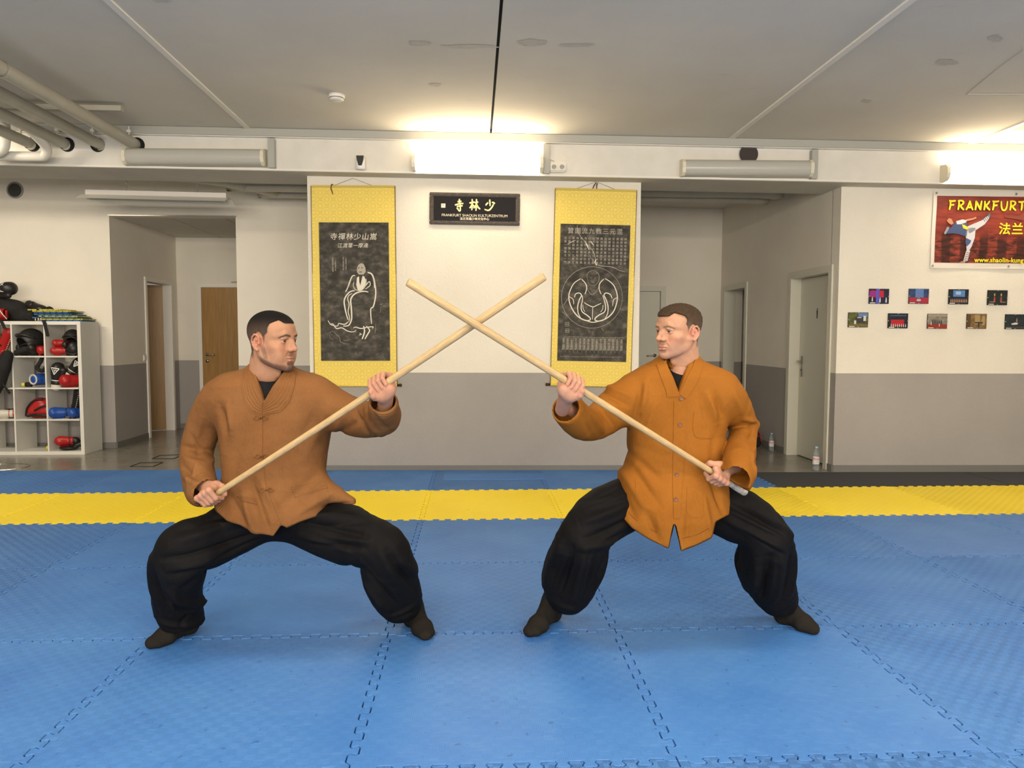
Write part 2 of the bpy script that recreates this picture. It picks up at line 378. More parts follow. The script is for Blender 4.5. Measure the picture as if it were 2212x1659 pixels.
# ---------------------------------------------------------------- puzzle mats
def mat_tile_mat(name, c, c2, dark, scuff, rough=.42):
    m = mat(name, c, rough, spec=.45)
    tc = N(m, 'ShaderNodeTexCoord'); oi = N(m, 'ShaderNodeObjectInfo'); g = N(m, 'ShaderNodeNewGeometry')
    s = N(m, 'ShaderNodeSeparateXYZ'); L(m, tc.outputs['Object'], s.inputs[0])
    K = 30.
    fx, fy = mth(m, 'MULTIPLY', s.outputs[0], K), mth(m, 'MULTIPLY', s.outputs[1], K)
    par = mth(m, 'MODULO', mth(m, 'ADD', mth(m, 'FLOOR', fx), mth(m, 'FLOOR', fy)), 2.)
    par = mth(m, 'ABSOLUTE', par)
    rx = mth(m, 'SINE', mth(m, 'MULTIPLY', fx, 2*PI*5)); ry = mth(m, 'SINE', mth(m, 'MULTIPLY', fy, 2*PI*5))
    rib = mth(m, 'ADD', mth(m, 'MULTIPLY', par, rx), mth(m, 'MULTIPLY', mth(m, 'SUBTRACT', 1., par), ry))
    # how worn each tile's relief is, tile by tile and in patches
    wear = mth(m, 'MULTIPLY', nz(m, g.outputs['Position'], 1.1, 3), mth(m, 'ADD', .25, oi.outputs['Random']), True)
    wear = ramp(m, wear, [(.18, (.15,)*3), (.62, (1,)*3)])
    block = mth(m, 'MULTIPLY', par, .8)
    b1 = N(m, 'ShaderNodeBump'); b1.inputs['Distance'].default_value = .0012
    L(m, mth(m, 'MULTIPLY', wear, .9), b1.inputs['Strength']); L(m, mth(m, 'ADD', rib, block), b1.inputs['Height'])
    b2 = N(m, 'ShaderNodeBump'); b2.inputs['Distance'].default_value = .004; b2.inputs['Strength'].default_value = .25
    L(m, nz(m, g.outputs['Position'], 9, 5), b2.inputs['Height']); L(m, b1.outputs[0], b2.inputs['Normal'])
    L(m, b2.outputs[0], bsdf(m).inputs['Normal'])
    base = ramp(m, nz(m, g.outputs['Position'], 1.7, 6, .6), [(.3, c), (.7, c2)])
    sc1 = ramp(m, nz(m, coords(m, 'Object', (1, 4, 1)), 9, 9, .75), [(.52, (0,)*3), (.75, (1,)*3)])
    base = mixc(m, mth(m, 'MULTIPLY', sc1, .38), base, scuff)
    dk = ramp(m, nz(m, g.outputs['Position'], 26, 3, .5), [(.68, (0,)*3), (.71, (1,)*3)])
    base = mixc(m, mth(m, 'MULTIPLY', dk, .45), base, dark)
    bl = mth(m, 'MULTIPLY', mth(m, 'MULTIPLY', par, wear), .20)
    base = mixc(m, bl, base, dark)
    setcol(m, base)
    rr = mth(m, 'ADD', mth(m, 'MULTIPLY', nz(m, g.outputs['Position'], 3, 4), .25), rough-.12); L(m, rr, bsdf(m).inputs['Roughness'])
    return m
BLUE = mat_tile_mat('blue_foam', srgb(56, 111, 184), srgb(72, 127, 195), srgb(16, 50, 108), srgb(112, 155, 212), .50)
YEL = mat_tile_mat('yellow_foam', srgb(250, 222, 32), srgb(255, 230, 52), srgb(196, 155, 18), srgb(250, 230, 110), .55)
SEAMM = mat('mat_underside', (.008, .02, .06), .9)
CHAR = noisy('charcoal_carpet_mat', (.035, .037, .045), (.05, .052, .062), 120, .9, 300, .3)
TEETH = 12
def zig(amp=.0165):
    h = 1/(2*TEETH); out = []
    for k in range(2*TEETH):
        s = amp*(1 if k % 2 == 0 else -1); t0, t1 = k*h, (k+1)*h
        if k == 0: out += [(0, 0), (t0+.7*h, 0)]
        elif k == 2*TEETH-1: out += [(t0+.3*h, 0)]
        else: out += [(t0-.12*h, s*.55), (t0+.06*h, s), (t1-.06*h, s), (t1+.12*h, s*.55)]
    return out
ZZ = zig()
def tile_mesh(name, m, w=1., h=1., zigs=(1, 1, 1, 1), thick=.021, gap=.0021, skew=(0, 0)):
    """outline: bottom, right, top, left edges; zigs says which are toothed. skew: y shift of the top-left / top-right corner"""
    def cutz(h_, full):
        if full or h_ >= 1: return ZZ
        out = []
        for q in ZZ:
            if q[0] > h_-.05: break
            out.append(q)
        return out
    P = []
    P += [(t*w, o) for t, o in ZZ if t*w < w] if zigs[0] else [(0, 0)]
    hr = h+skew[1]
    P += [(w+o, t) for t, o in cutz(hr, zigs[2])] if zigs[1] else [(w, 0)]
    if zigs[2]: P += [(t*w, h+o) for t, o in reversed(ZZ[1:]+[(1, 0)])]
    else: P += [(w, h+skew[1])]
    hl = h+skew[0]
    L_ = [(o, t) for t, o in cutz(hl, zigs[2])[1:]]
    P += ([(0, hl)] if not zigs[2] or hl < .999 else [(0, hl)])
    if zigs[3]: P += L_[::-1]
    Q = []
    for p in P:
        if not Q or (abs(Q[-1][0]-p[0])+abs(Q[-1][1]-p[1])) > 1e-6: Q.append(p)
    n = len(Q)
    def off(d):
        R = []
        for i in range(n):
            a, b, c = Vector(Q[i-1]), Vector(Q[i]), Vector(Q[(i+1) % n])
            e1, e2 = (b-a), (c-b); n1 = Vector((-e1.y, e1.x)).normalized(); n2 = Vector((-e2.y, e2.x)).normalized()
            nn = n1+n2; nn = nn.normalized() if nn.length > .3 else n1
            R.append(b+nn*d/max(.5, nn.dot(n1)))
        return R
    A = off(gap); B = off(gap+.0009)
    V = [(p.x, p.y, -thick) for p in A]+[(p.x, p.y, -.0022) for p in A]+[(p.x, p.y, 0) for p in B]
    from mathutils.geometry import delaunay_2d_cdt
    rv, _, rf, rov, _, _ = delaunay_2d_cdt(B, [], [list(range(n))], 1, 1e-7)
    mp_ = [2*n+o_[0] for o_ in rov]
    F = [tuple(mp_[q] for q in f) for f in rf]
    for r in (0, 1):
        for i in range(n): j = (i+1) % n; F.append((r*n+i, r*n+j, (r+1)*n+j, (r+1)*n+i))
    me = bpy.data.meshes.new(name); me.from_pydata(V, [], F); me.materials.append(m); return me
mats_root = empty('puzzle_mat_floor', (0, 0, 0), 0, 'interlocking blue foam puzzle mats with one yellow band across the hall', 'mat')
mb, my = tile_mesh('mat_tile', BLUE), tile_mesh('mat_tile', YEL)
def place_tile(me, x, y, lab=None):
    o = bpy.data.objects.new('mat_tile', me); COL.objects.link(o); o.parent = mats_root; o.location = (x, y, 0)
    if lab: o['label'] = lab
    return o
for j in range(-4, 4):
    for i in range(-5, 6):
        place_tile(my if j == 3 else mb, i, j, 'yellow mat tile' if j == 3 else None)
for i in range(-5, 3):       # last row, cut along the wall
    f = lambda x: min(wy(x)-.016, 5.08)-4 if x > -1.25 else 1.05
    if i == -2: f = lambda x: .97
    h0, h1 = f(i), f(i+1)
    if i < -1: h0 = h1 = 1.05
    if i == -2: h0 = h1 = .955
    me = tile_mesh('mat_tile', BLUE, 1, h0, (1, 1, 0, 1), skew=(0, h1-h0)); place_tile(me, i, 4)
und = obj('mat_underlay', box(BM(), -4.98, 5.98, -3.98, 3.98, FLZ+.0005, FLZ+.003), SEAMM, mats_root)
# rubbing strip laid on the last blue row in front of the centre wall
lay = tile_mesh('mat_piece', BLUE, .93, .30, (0, 0, 0, 0), thick=.004)
o = place_tile(lay, .09, 4.42); o.name = 'mat_piece'; o.location.z = .0045
# charcoal rolled mats on the right
for k, (x0, x1) in enumerate(((3.0, 5.13), (5.14, 7.0))):
    b = BM(); y1 = lambda x: wy(x)-.1
    hexa(b, ((x0, 4.02, FLZ), (x1, 4.02, FLZ), (x1, y1(x1), FLZ), (x0, y1(x0), FLZ), (x0, 4.02, -.006), (x1, 4.02, -.006), (x1, y1(x1), -.006), (x0, y1(x0), -.006)))
    obj('exercise_mat', b, CHAR, None, label=('long charcoal grey mat behind the right part of the yellow band' if k == 0 else 'charcoal grey mat at the far right end behind the yellow band'), cat='mat')
# floor hatches, ring
for k, pts in enumerate((((281, 1008), (331, 1008), (352, 999), (303, 1000)), ((329, 991), (375, 991), (396, 982), (345, 984)))):
    P = [at_z(x, y, FLZ+.001) for x, y in pts]
    b = BM()
    for i in range(4): tube(b, [P[i], P[(i+1) % 4]], .005, 4)
    obj('floor_hatch', b, DARK, None, label=('nearer' if k == 0 else 'farther')+' outlined square hatch in the grey floor near the shelf', cat='floor hatch')
pc = at_z(0, 1009, FLZ)
b = BM(); tube(b, [(pc.x+.27*math.cos(a*PI/16), pc.y+.2*math.sin(a*PI/16), FLZ+.002) for a in range(33)], .004, 4, caps=False)
obj('floor_ring', b, STEEL, None, label='thin round cover ring in the grey floor before the shelf', cat='floor cover')

# ---------------------------------------------------------------- lamps on the beam
EMIT = mat('lit_diffuser', (1, 1, 1), .5); e = bsdf(EMIT); e.inputs['Emission Color'].default_value = (1, .80, .52, 1); e.inputs['Emission Strength'].default_value = MAIN_LAMP
DIFF = mat('milky_diffuser', (.48, .47, .43), .25, spec=.5)
CAPM = mat('ivory_plastic', (.72, .68, .55), .45)
def beam_lamp(x0, x1, z0, lit, label, side=-1):
    xm = (x0+x1)/2; r = empty('beam_lamp', (xm, by(xm), z0), math.atan(M_), label, 'lamp', 'tube lamps on the beam')
    hw = (x1-x0)/2; hh, dp = .155, .12
    prof = [(-.02, .0), (-.075, .004), (-.11, .03), (-dp, .07), (-.115, .115), (-.085, .145), (-.02, hh)]
    b = BM(); A = [b.verts.new((-hw+.03, y, z)) for y, z in prof]; B = [b.verts.new((hw-.03, y, z)) for y, z in prof]
    for i in range(len(prof)-1): b.faces.new((A[i], B[i], B[i+1], A[i+1]))
    obj('diffuser', b, EMIT if lit else DIFF, r, True)
    for s in (-1, 1):
        b = BM(); p2 = [(0, -.003)]+[(y*1.04, z+(.004 if z > .08 else -.004)) for y, z in prof[1:-1]]+[(0, hh+.004)]
        xa, xb = (s*hw-.03*s, s*hw)
        A = [b.verts.new((xa, y, z)) for y, z in p2]; B = [b.verts.new((xb, y, z)) for y, z in p2]; n = len(A)
        b.faces.new(A); b.faces.new(B)
        for i in range(n): b.faces.new((A[i], A[(i+1) % n], B[(i+1) % n], B[i]))
        bmesh.ops.recalc_face_normals(b, faces=b.faces[:]); obj('end_cap', b, CAPM, r)
    obj('back_plate', box(BM(), -hw+.02, hw-.02, -.02, 0, .0, hh), CAPM, r)
    return r
LX = ((-2.79, -1.52, False, 'unlit tube lamp on the beam above the left alcove'), (-.185, 1.01, True, 'glowing tube lamp on the beam above the black sign'),
      (2.28, 3.49, False, 'unlit tube lamp on the beam below the round hole'), (4.72, 5.95, True, 'glowing tube lamp on the beam above the red banner'))
for x0, x1, lit, lb in LX: beam_lamp(x0, x1, sl(x0, ZB+.008), lit, lb)
for k, xx in enumerate((-1.47, 1.04, 3.52)):
    b = BM(); z = sl(xx, ZB)+.012
    box(b, xx-.03, xx+.03, by(xx)-.055, by(xx), z, sl(xx, 3.066), .003)
    struct('trim_%d' % (6+k), b, DUCT)['label'] = 'vertical cable trunking beside a tube lamp'
# unseen area light over the far left corner, brightens the pipes
area('corner_light', (-4.6, 4.0, 2.95), (1.2, .14), 45, (.5, 0, 0))

# ---------------------------------------------------------------- pipes
PIPE = noisy('painted_pipe', (.40, .38, .31), (.46, .44, .37), 5, .4)
PW = mat('ivory_drain_pipe', (.68, .66, .60), .35)
HX = [-3.66, -3.35, -3.04, -2.72]
for k, x in enumerate(HX):
    z = 3.04; r = .047 if k != 3 else .052
    p = empty('heating_pipe', (x, 4.78, z), 0, ('leftmost', 'second from left', 'third from left', 'rightmost, nearest the lamps,')[k]+' of the four grey ceiling pipes entering the beam', 'pipe', 'ceiling pipes')
    p.location = (x, 4.88, z)
    b = BM(); tube(b, [(0, .1, -.01), (0, -.03, -.01), (0, -.10, 0), (0, -11.0, .0)], r, 20, sub=3)
    obj('pipe', b, PIPE, p, True)
    b = BM()
    tube(b, [(0, -1.9, 0), (0, -1.94, 0)], r+.003, 20, caps=False); obj('sleeve', b, PIPE, p, True)
    b = BM(); tube(b, [(0, -4.2, 0), (0, -4.24, 0)], r+.003, 20, caps=False); obj('sleeve', b, PIPE, p, True)
    b = BM(); tube(b, [(0, -.14, r), (0, -.14, .13)], .006, 6); box(b, -.015, .015, -.155, -.125, .075, .10, .003); obj('hanger', b, WHITE, p)
    b = BM(); lathe(b, [(.001, 0), (r+.018, 0), (r+.018, .004), (.001, .004)], 24, Matrix.Translation((.018*(-1 if k == 2 else 1), -.012-.05*0, .0)) @ Matrix.Rotation(PI/2, 4, 'X'))
    o = obj('pipe_hole', b, DARK, p); o.location = (0, by(x)-4.88+.01, -.006)
# round dark opening in the beam
b = BM(); lathe(b, [(.001, 0), (.082, 0), (.088, .006), (.001, .006)], 28, Matrix.Rotation(PI/2, 4, 'X'))
o = struct('trim_9', b, mat('hole_interior', (.055, .045, .042), .9)); o.location = at_y(1617, 333, 4.75, M_)+Vector((0, -.001, 0)); o['label'] = 'round dark opening in the beam'
# ivory drain pipe bends
b = BM(); yb_ = 4.70
P = [at_y(x, y, yb_) for x, y in ((107, 300), (106, 318), (97, 336), (75, 338), (0, 337), (-60, 336))]
P[0] += Vector((0, -.35, .02)); P[1] += Vector((0, -.06, .0))
tube(b, P, .042, 16, sub=4); obj('drain_pipe', b, PW, None, True, label='ivory drain pipe with a rounded elbow below the ceiling pipes', cat='pipe')
b = BM(); P = [at_y(x, y, 4.6) for x, y in ((8, 268), (9, 300), (4, 322), (-20, 333))]
tube(b, P, .05, 16, sub=4); obj('drain_elbow', b, PW, None, True, label='pale pipe elbow cut off by the left photo edge', cat='pipe')
# steel channel across the pipes
b = BM(); p = at_z(60, 236, 3.13); box(b, p.x-.9, p.x+.75, p.y-.03, p.y+.03, 3.125, 3.165)
o = obj('pipe_channel', b, PIPE, None, label='grey steel channel crossing above the ceiling pipes', cat='bracket')
# alcove pipes and ducts running across behind the beam
rk = empty('pipe_bundle', (0, 0, 0), 0, 'bundle of painted pipes crossing both alcoves under the ceiling behind the beam', 'pipes')
for k, (y, z, r) in enumerate(((5.75, 2.98, .055), (5.92, 2.93, .055), (6.1, 2.96, .05), (6.28, 2.93, .055), (6.45, 2.99, .04))):
    b = BM(); zf = lambda x: z-.045
    tube(b, [(-3.6+k*.22, y-.75, zf(-3)+.05), (-2.75+k*.2, y-.45, zf(-3)+.02), (-2.2+k*.12, y-.05, zf(-2)), (-1.9+k*.1, y, zf(-1.9)), (3.3, y, zf(3.3)), (3.6, y+.05, zf(3.6)+.03), (3.7, y+.1, 3.3)], r, 14, sub=5)
    obj('pipe', b, PIPE, rk, True)
# ---------------------------------------------------------------- hanging reflector lamp
hl0, hl1 = at_y(181, 424, 5.75), at_y(497, 430, 5.75)
r = empty('hanging_lamp', ((hl0.x+hl1.x)/2, 5.75, hl0.z), 0, 'unlit white reflector lamp hanging on chains in the left alcove', 'lamp')
hw = (hl1.x-hl0.x)/2; r.rotation_euler = (0, .012, 0)
b = BM(); box(b, -hw+.03, hw-.03, -.035, .035, .0, .055, .004); obj('lamp_body', b, WHITE, r)
b = BM()
A = [(-hw, -.16, -.055), (-hw, -.05, 0), (-hw, .05, 0), (-hw, .16, -.055)]
V = [b.verts.new(q) for q in A]; V2 = [b.verts.new((-q[0], q[1], q[2])) for q in A]; V3 = [b.verts.new((q[0], q[1], q[2]+.003)) for q in A]; V4 = [b.verts.new((-q[0], q[1], q[2]+.003)) for q in A]
for i in range(3): b.faces.new((V[i], V2[i], V2[i+1], V[i+1])); b.faces.new((V3[i], V3[i+1], V4[i+1], V4[i]))
obj('reflector', b, mat('white_enamel', (.74, .73, .68), .3), r)
b = BM(); tube(b, [(-hw+.03, 0, -.03), (hw-.03, 0, -.03)], .013, 10); obj('tube', b, DIFF, r, True)
for s in (-.42, .55):
    b = BM()
    for q in range(9): 
        z = .06+q*.028; tube(b, [(s*hw+(.006 if q % 2 else 0), (0 if q % 2 else .006), z), (s*hw-(.006 if q % 2 else 0), (0 if q % 2 else -.006), z+.028)], .0045, 5)
    obj('chain', b, STEEL, r)

# ---------------------------------------------------------------- small things on the beam and walls
p = at_y(780, 367, 4.74, M_)
r = empty('air_freshener', (p.x, by(p.x), p.z), math.atan(M_), 'small black and white air freshener dispenser on the beam', 'dispenser')
b = BM(); lathe(b, [(.0, 0), (.040, 0), (.043, .02), (.040, .085), (.034, .118), (0, .12)], 20, Matrix.Translation((0, -.035, 0)) @ Matrix.Diagonal((1, .8, 1, 1))); obj('housing', b, mat('white_gloss_plastic', (.8, .8, .8), .2), r, True)
b = BM(); poly(b, [(-.034, .118), (.034, .118), (.030, .08), (.014, .03), (-.014, .03), (-.028, .08)], -.074, -.06); obj('front_panel', b, BLACK, r)
p = at_y(1205, 372, 4.74, M_)
r = empty('wall_socket', (p.x, by(p.x), p.z), math.atan(M_), 'white double power socket beside the glowing lamp', 'socket')
IV = mat('ivory_socket', (.74, .72, .66), .35)
obj('socket_plate', box(BM(), -.078, .078, -.035, 0, .0, .088, .01), IV, r)
for s in (-.037, .037):
    b = BM(); box(b, s-.033, s+.033, -.044, -.033, .011, .077, .004); obj('socket_cover', b, IV, r)
    b = BM(); lathe(b, [(.0, -.001), (.02, -.001), (.022, .004), (0, .004)], 20, Matrix.Translation((s, -.045, .044)) @ Matrix.Rotation(PI/2, 4, 'X')); o = obj('socket_well', b, mat('socket_shadow_grey', (.35, .34, .31), .5), r)
    b = BM()
    for q in (-.009, .009): lathe(b, [(.0, 0), (.003, 0), (.003, .003), (0, .003)], 8, Matrix.Translation((s+q, -.048, .044)) @ Matrix.Rotation(PI/2, 4, 'X'))
    obj('socket_pin', b, BLACK, r)
b = BM(); tube(b, [(-.1, -.01, .12), (-.05, -.02, .115), (-.03, -.02, .10), (-.03, -.02, .08)], .005, 8, sub=3); obj('cable', b, IV, r, True)
# round grille on the left wall
p = at_y(33, 411, YL)
r = empty('vent_grille', (p.x, YL, p.z), 0, 'round dark mesh vent grille high on the left back wall', 'vent')
b = BM(); lathe(b, [(.075, 0), (.092, 0), (.092, .01), (.075, .012)], 32, Matrix.Rotation(PI/2, 4, 'X')); obj('ring', b, mat('vent_grey', (.3, .29, .27), .5), r, True)
b = BM(); lathe(b, [(.0, 0), (.078, 0), (.078, .003), (0, .003)], 32, Matrix.Rotation(PI/2, 4, 'X')); obj('backing', b, DARK, r)
b = BM()
for q in range(-7, 8):
    u = q*.0103; hh = math.sqrt(max(0, .078**2-u*u))
    box(b, u-.0018, u+.0018, -.008, -.005, -hh, hh); box(b, -hh, hh, -.008, -.005, u-.0018, u+.0018)
obj('mesh', b, mat('vent_mesh', (.11, .105, .10), .6), r)
# light switch
p = at_x(312, 773, XO0); r = empty('light_switch', (XO0, p.y, p.z), PI/2, 'white light switch on the left corridor wall beside the open door', 'switch')
obj('switch_frame', box(BM(), -.04, .04, -.01, 0, -.04, .04, .003), WHITE, r); obj('rocker', box(BM(), -.028, .028, -.015, -.009, -.028, .028, .002), WHITE, r)
# smoke detector
p = at_z(727, 205, ct(-.69)); r = empty('smoke_detector', (p.x, p.y, ct(p.x)), 0, 'round white smoke detector on the ceiling', 'detector')
b = BM(); lathe(b, [(0, 0), (.062, 0), (.062, -.022), (.058, -.026), (.0, -.026)][::-1], 28); obj('housing', b, WHITE, r, True)
b = BM(); lathe(b, [(.035, -.026), (.057, -.026), (.056, -.036), (.04, -.045), (0, -.046)][::-1], 28); obj('sensor_cap', b, WHITE, r, True)
b = BM(); lathe(b, [(.058, -.027), (.0585, -.030), (.056, -.031)][::-1], 28); obj('slot', b, BLACK, r)

# faint repair patches on the ceiling panels
PATCH = noisy('ceiling_filler', (.50, .475, .43), (.57, .545, .50), 25, .9, 60, .4)
for k, (cx_, cy_, rx_, ry_) in enumerate(((1148, 92, 30, 8), (905, 96, 26, 5), (1010, 102, 60, 4), (940, 186, 14, 4), (1245, 96, 40, 4), (2150, 68, 16, 7), (2045, 122, 24, 7), (1870, 208, 14, 5), (350, 12, 22, 5))):
    rr_ = random.Random(k); b = BM(); pts_ = []
    for q in range(18):
        a = q*2*PI/18; s_ = .7+.5*rr_.random(); w_ = at_z(cx_+rx_*s_*math.cos(a), cy_+ry_*s_*math.sin(a), 3.15); pts_.append(b.verts.new((w_.x, w_.y, ct(w_.x)-.0015)))
    b.faces.new(pts_); obj('ceiling_patch', b, PATCH, ceil_root)
b = BM(); q = [at_z(*v_, 3.15) for v_ in ((2088, 190), (2160, 130), (2212, 92), (2212, 188))]
for i_ in range(3):
    a_, c_ = q[(0, 1, 0)[i_]], q[(1, 2, 3)[i_]]; tube(b, [(a_.x, a_.y, ct(a_.x)-.001), (c_.x, c_.y, ct(c_.x)-.001)], .004, 4)
obj('patch_outline', b, PATCH, ceil_root)

# ---------------------------------------------------------------- solid modelling on a voxel field
import openvdb as vdb
from mathutils.bvhtree import BVHTree
class Field:
    def __init__(s, lo, hi, vx):
        s.lo = np.array(lo, np.float32); s.vx = vx; s.n = np.ceil((np.array(hi)-s.lo)/vx).astype(int)+1
        s.D = np.full(s.n, .08, np.float32)
        s.ax = [(s.lo[i]+vx*np.arange(s.n[i])).astype(np.float32) for i in range(3)]
    def blk(s, lo, hi, pad):
        i0 = np.clip(((np.array(lo)-pad-s.lo)/s.vx).astype(int), 0, s.n-1); i1 = np.clip(((np.array(hi)+pad-s.lo)/s.vx).astype(int)+2, 1, s.n)
        if (i1 <= i0).any(): return None, None
        sl_ = tuple(slice(a, b) for a, b in zip(i0, i1))
        P = np.stack(np.meshgrid(*[s.ax[i][sl_[i]] for i in range(3)], indexing='ij'), -1)
        return sl_, P
    def comb(s, sl_, d, k, op):
        A = s.D[sl_]
        if op == 'u':
            if k > 0: h = np.maximum(k-np.abs(A-d), 0)/k; R = np.minimum(A, d)-h*h*k*.25
            else: R = np.minimum(A, d)
        else:      # subtract d
            d = -d
            if k > 0: h = np.maximum(k-np.abs(A-d), 0)/k; R = np.maximum(A, d)+h*h*k*.25
            else: R = np.maximum(A, d)
        s.D[sl_] = R
    def cap(s, a, b, ra, rb=None, k=.01, op='u', flat=None):
        """tapered capsule; flat=(axis unit vector, factor) squashes it along one direction"""
        rb = ra if rb is None else rb; a = np.array(a, np.float32); b = np.array(b, np.float32); r = max(ra, rb)*(1.0 if flat is None else max(1, 1/flat[1]))
        sl_, P = s.blk(np.minimum(a, b)-r, np.maximum(a, b)+r, k+.012)
        if P is None: return s
        ab = b-a; L2 = max(float(ab@ab), 1e-9); Q = P-a; t = np.clip((Q@ab)/L2, 0, 1)
        E = Q-t[..., None]*ab
        if flat is not None:
            ax = np.array(flat[0], np.float32); c = E@ax; E = E+ax*(c*(flat[1]-1))[..., None]
        d = np.sqrt((E*E).sum(-1))-(ra+(rb-ra)*t)
        if flat is not None: d = d/max(1, flat[1])
        s.comb(sl_, d, k, op); return s
    def chain(s, pts, rs, k=.01, op='u', flat=None, kj=.012):
        """run of tapered capsules: joined to one another tightly, then blended into the field"""
        if k <= .02 or len(pts) < 3:
            for i in range(len(pts)-1): s.cap(pts[i], pts[i+1], rs[i], rs[i+1], k, op, flat)
            return s
        pts = [np.array(p, np.float32) for p in pts]
        # round the polyline a little with a spline so joints do not kink
        Pn, Rn = [], []
        for i in range(len(pts)-1):
            p0, p1, p2, p3 = pts[max(i-1, 0)], pts[i], pts[i+1], pts[min(i+2, len(pts)-1)]
            r0, r1, r2, r3 = rs[max(i-1, 0)], rs[i], rs[i+1], rs[min(i+2, len(pts)-1)]
            for t in (0, .34, .67):
                cr = lambda a, b, c, d: .5*(2*b+(c-a)*t+(2*a-5*b+4*c-d)*t*t+(-a+3*b-3*c+d)*t**3)
                Pn.append(cr(p0, p1, p2, p3)); Rn.append(float(cr(r0, r1, r2, r3)))
        Pn.append(pts[-1]); Rn.append(rs[-1]); A = np.array(Pn); m = max(Rn)
        sl_, P = s.blk(A.min(0)-m, A.max(0)+m, k+.012)
        if P is None: return s
        D = None
        for i in range(len(Pn)-1):
            a, ab = Pn[i], Pn[i+1]-Pn[i]; L2 = max(float(ab@ab), 1e-9); Q = P-a; t = np.clip((Q@ab)/L2, 0, 1)
            E = Q-t[..., None]*ab; d = np.sqrt((E*E).sum(-1))-(Rn[i]+(Rn[i+1]-Rn[i])*t)
            D = d if D is None else np.minimum(D, d)
        s.comb(sl_, D, k, op); return s
    def ell(s, c, r, k=.01, op='u', R=None):
        c = np.array(c, np.float32); r = np.array(r, np.float32); m = r.max()
        sl_, P = s.blk(c-m, c+m, k+.012)
        if P is None: return s
        Q = P-c
        if R is not None: Q = Q@np.array(R, np.float32)      # columns of R are the local axes
        q = Q/r; k0 = np.sqrt((q*q).sum(-1))+1e-9; q2 = q/r; k1 = np.sqrt((q2*q2).sum(-1))+1e-9
        s.comb(sl_, k0*(k0-1)/k1, k, op); return s
    def func(s, fn, lo, hi, k=0, op='u', pad=.02):
        sl_, P = s.blk(lo, hi, pad)
        if P is not None: s.comb(sl_, fn(P).astype(np.float32), k, op)
        return s
    def mesh(s):
        g = vdb.FloatGrid(.08); g.copyFromArray(s.D.astype(np.float32))
        p, q = g.convertToQuads(0.)
        return p.astype(np.float64)*s.vx+s.lo, q.copy()
def np_obj(name, V, Q, m, parent=None, smooth=True, cols=None):
    me = bpy.data.meshes.new(name); V = np.ascontiguousarray(V, np.float32); Q = np.ascontiguousarray(Q, np.int32)
    me.vertices.add(len(V)); me.vertices.foreach_set('co', V.ravel())
    me.loops.add(Q.size); me.loops.foreach_set('vertex_index', Q.ravel())
    me.polygons.add(len(Q)); me.polygons.foreach_set('loop_start', np.arange(0, Q.size, Q.shape[1], dtype=np.int32))
    me.update(calc_edges=True)
    if smooth: me.polygons.foreach_set('use_smooth', [True]*len(Q))
    for mm in (m if isinstance(m, (list, tuple)) else [m]): me.materials.append(mm)
    if cols is not None:
        at = me.color_attributes.new('Col', 'FLOAT_COLOR', 'POINT')
        at.data.foreach_set('color', np.concatenate([cols, np.ones((len(cols), 1))], 1).astype(np.float32).ravel())
    o = bpy.data.objects.new(name, me); COL.objects.link(o)
    if parent: o.parent = parent; o.matrix_parent_inverse = parent.matrix_world.inverted() if False else Matrix()
    return o
def to_px(V):
    d = V-CP; z = d@AF; return W/2+CF*(d@AX)/z, H/2-CF*(d@AY)/z
def vnormals(V, Q):
    a, b, c, d = (V[Q[:, i]] for i in range(4)); fn = np.cross(c-a, d-b)
    n = np.zeros_like(V)
    for i in range(4): np.add.at(n, Q[:, i], fn)
    return n/np.maximum(np.linalg.norm(n, axis=1, keepdims=True), 1e-12)
def relax(V, Q, it=2, f=.5):
    n = len(V)
    for _ in range(it):
        S = np.zeros_like(V); c = np.zeros((n, 1))
        for i in range(4):
            j = (i+1) % 4
            np.add.at(S, Q[:, i], V[Q[:, j]]); np.add.at(S, Q[:, j], V[Q[:, i]]); np.add.at(c, Q[:, i], 1); np.add.at(c, Q[:, j], 1)
        V = V*(1-f)+f*S/np.maximum(c, 1)
    return V
def sm(a, b, x): t = np.clip((x-a)/(b-a), 0, 1); return t*t*(3-2*t)
def mixn(c, col, w): w = np.clip(w, 0, 1)[:, None]; return c*(1-w)+np.array(col)*w
def vcol_mat(name, rough=.5, **kw):
    m = mat(name, (.5, .5, .5), rough, **kw); a = N(m, 'ShaderNodeVertexColor', layer_name='Col'); setcol(m, a.outputs[0]); return m

# ---------------------------------------------------------------- people
SKIN = vcol_mat('skin', .6, spec=.25); bsdf(SKIN).inputs['Subsurface Weight'].default_value = .12; bsdf(SKIN).inputs['Subsurface Radius'].default_value = (.012, .005, .003); bsdf(SKIN).inputs['Subsurface Scale'].default_value = .5
bump(SKIN, nz(SKIN, coords(SKIN), 420, 3), .06, .002)
_c = bsdf(SKIN).inputs['Base Color'].links[0].from_socket; setcol(SKIN, mixc(SKIN, .35, _c, ramp(SKIN, nz(SKIN, coords(SKIN), 45, 6, .7), [(.35, (.78, .66, .62)), (.65, (1.1, 1.08, 1.08))]), 'MULTIPLY'))
HAIRV = vcol_mat('short_hair', .75, spec=.1); bump(HAIRV, nz(HAIRV, coords(HAIRV, scale=(1, 1, .5)), 330, 3, .7), .7, .004)
EYEW = vcol_mat('eyeball', .3, spec=.2)
def basis(f, up=(0, 0, 1)):
    """columns: x = left side of the face's right hand..., y = facing direction, z = up"""
    f = Vector(f).normalized(); z = Vector(up); z = (z-f*z.dot(f)).normalized(); x = f.cross(z).normalized()
    return np.array([[x[i], f[i], z[i]] for i in range(3)])

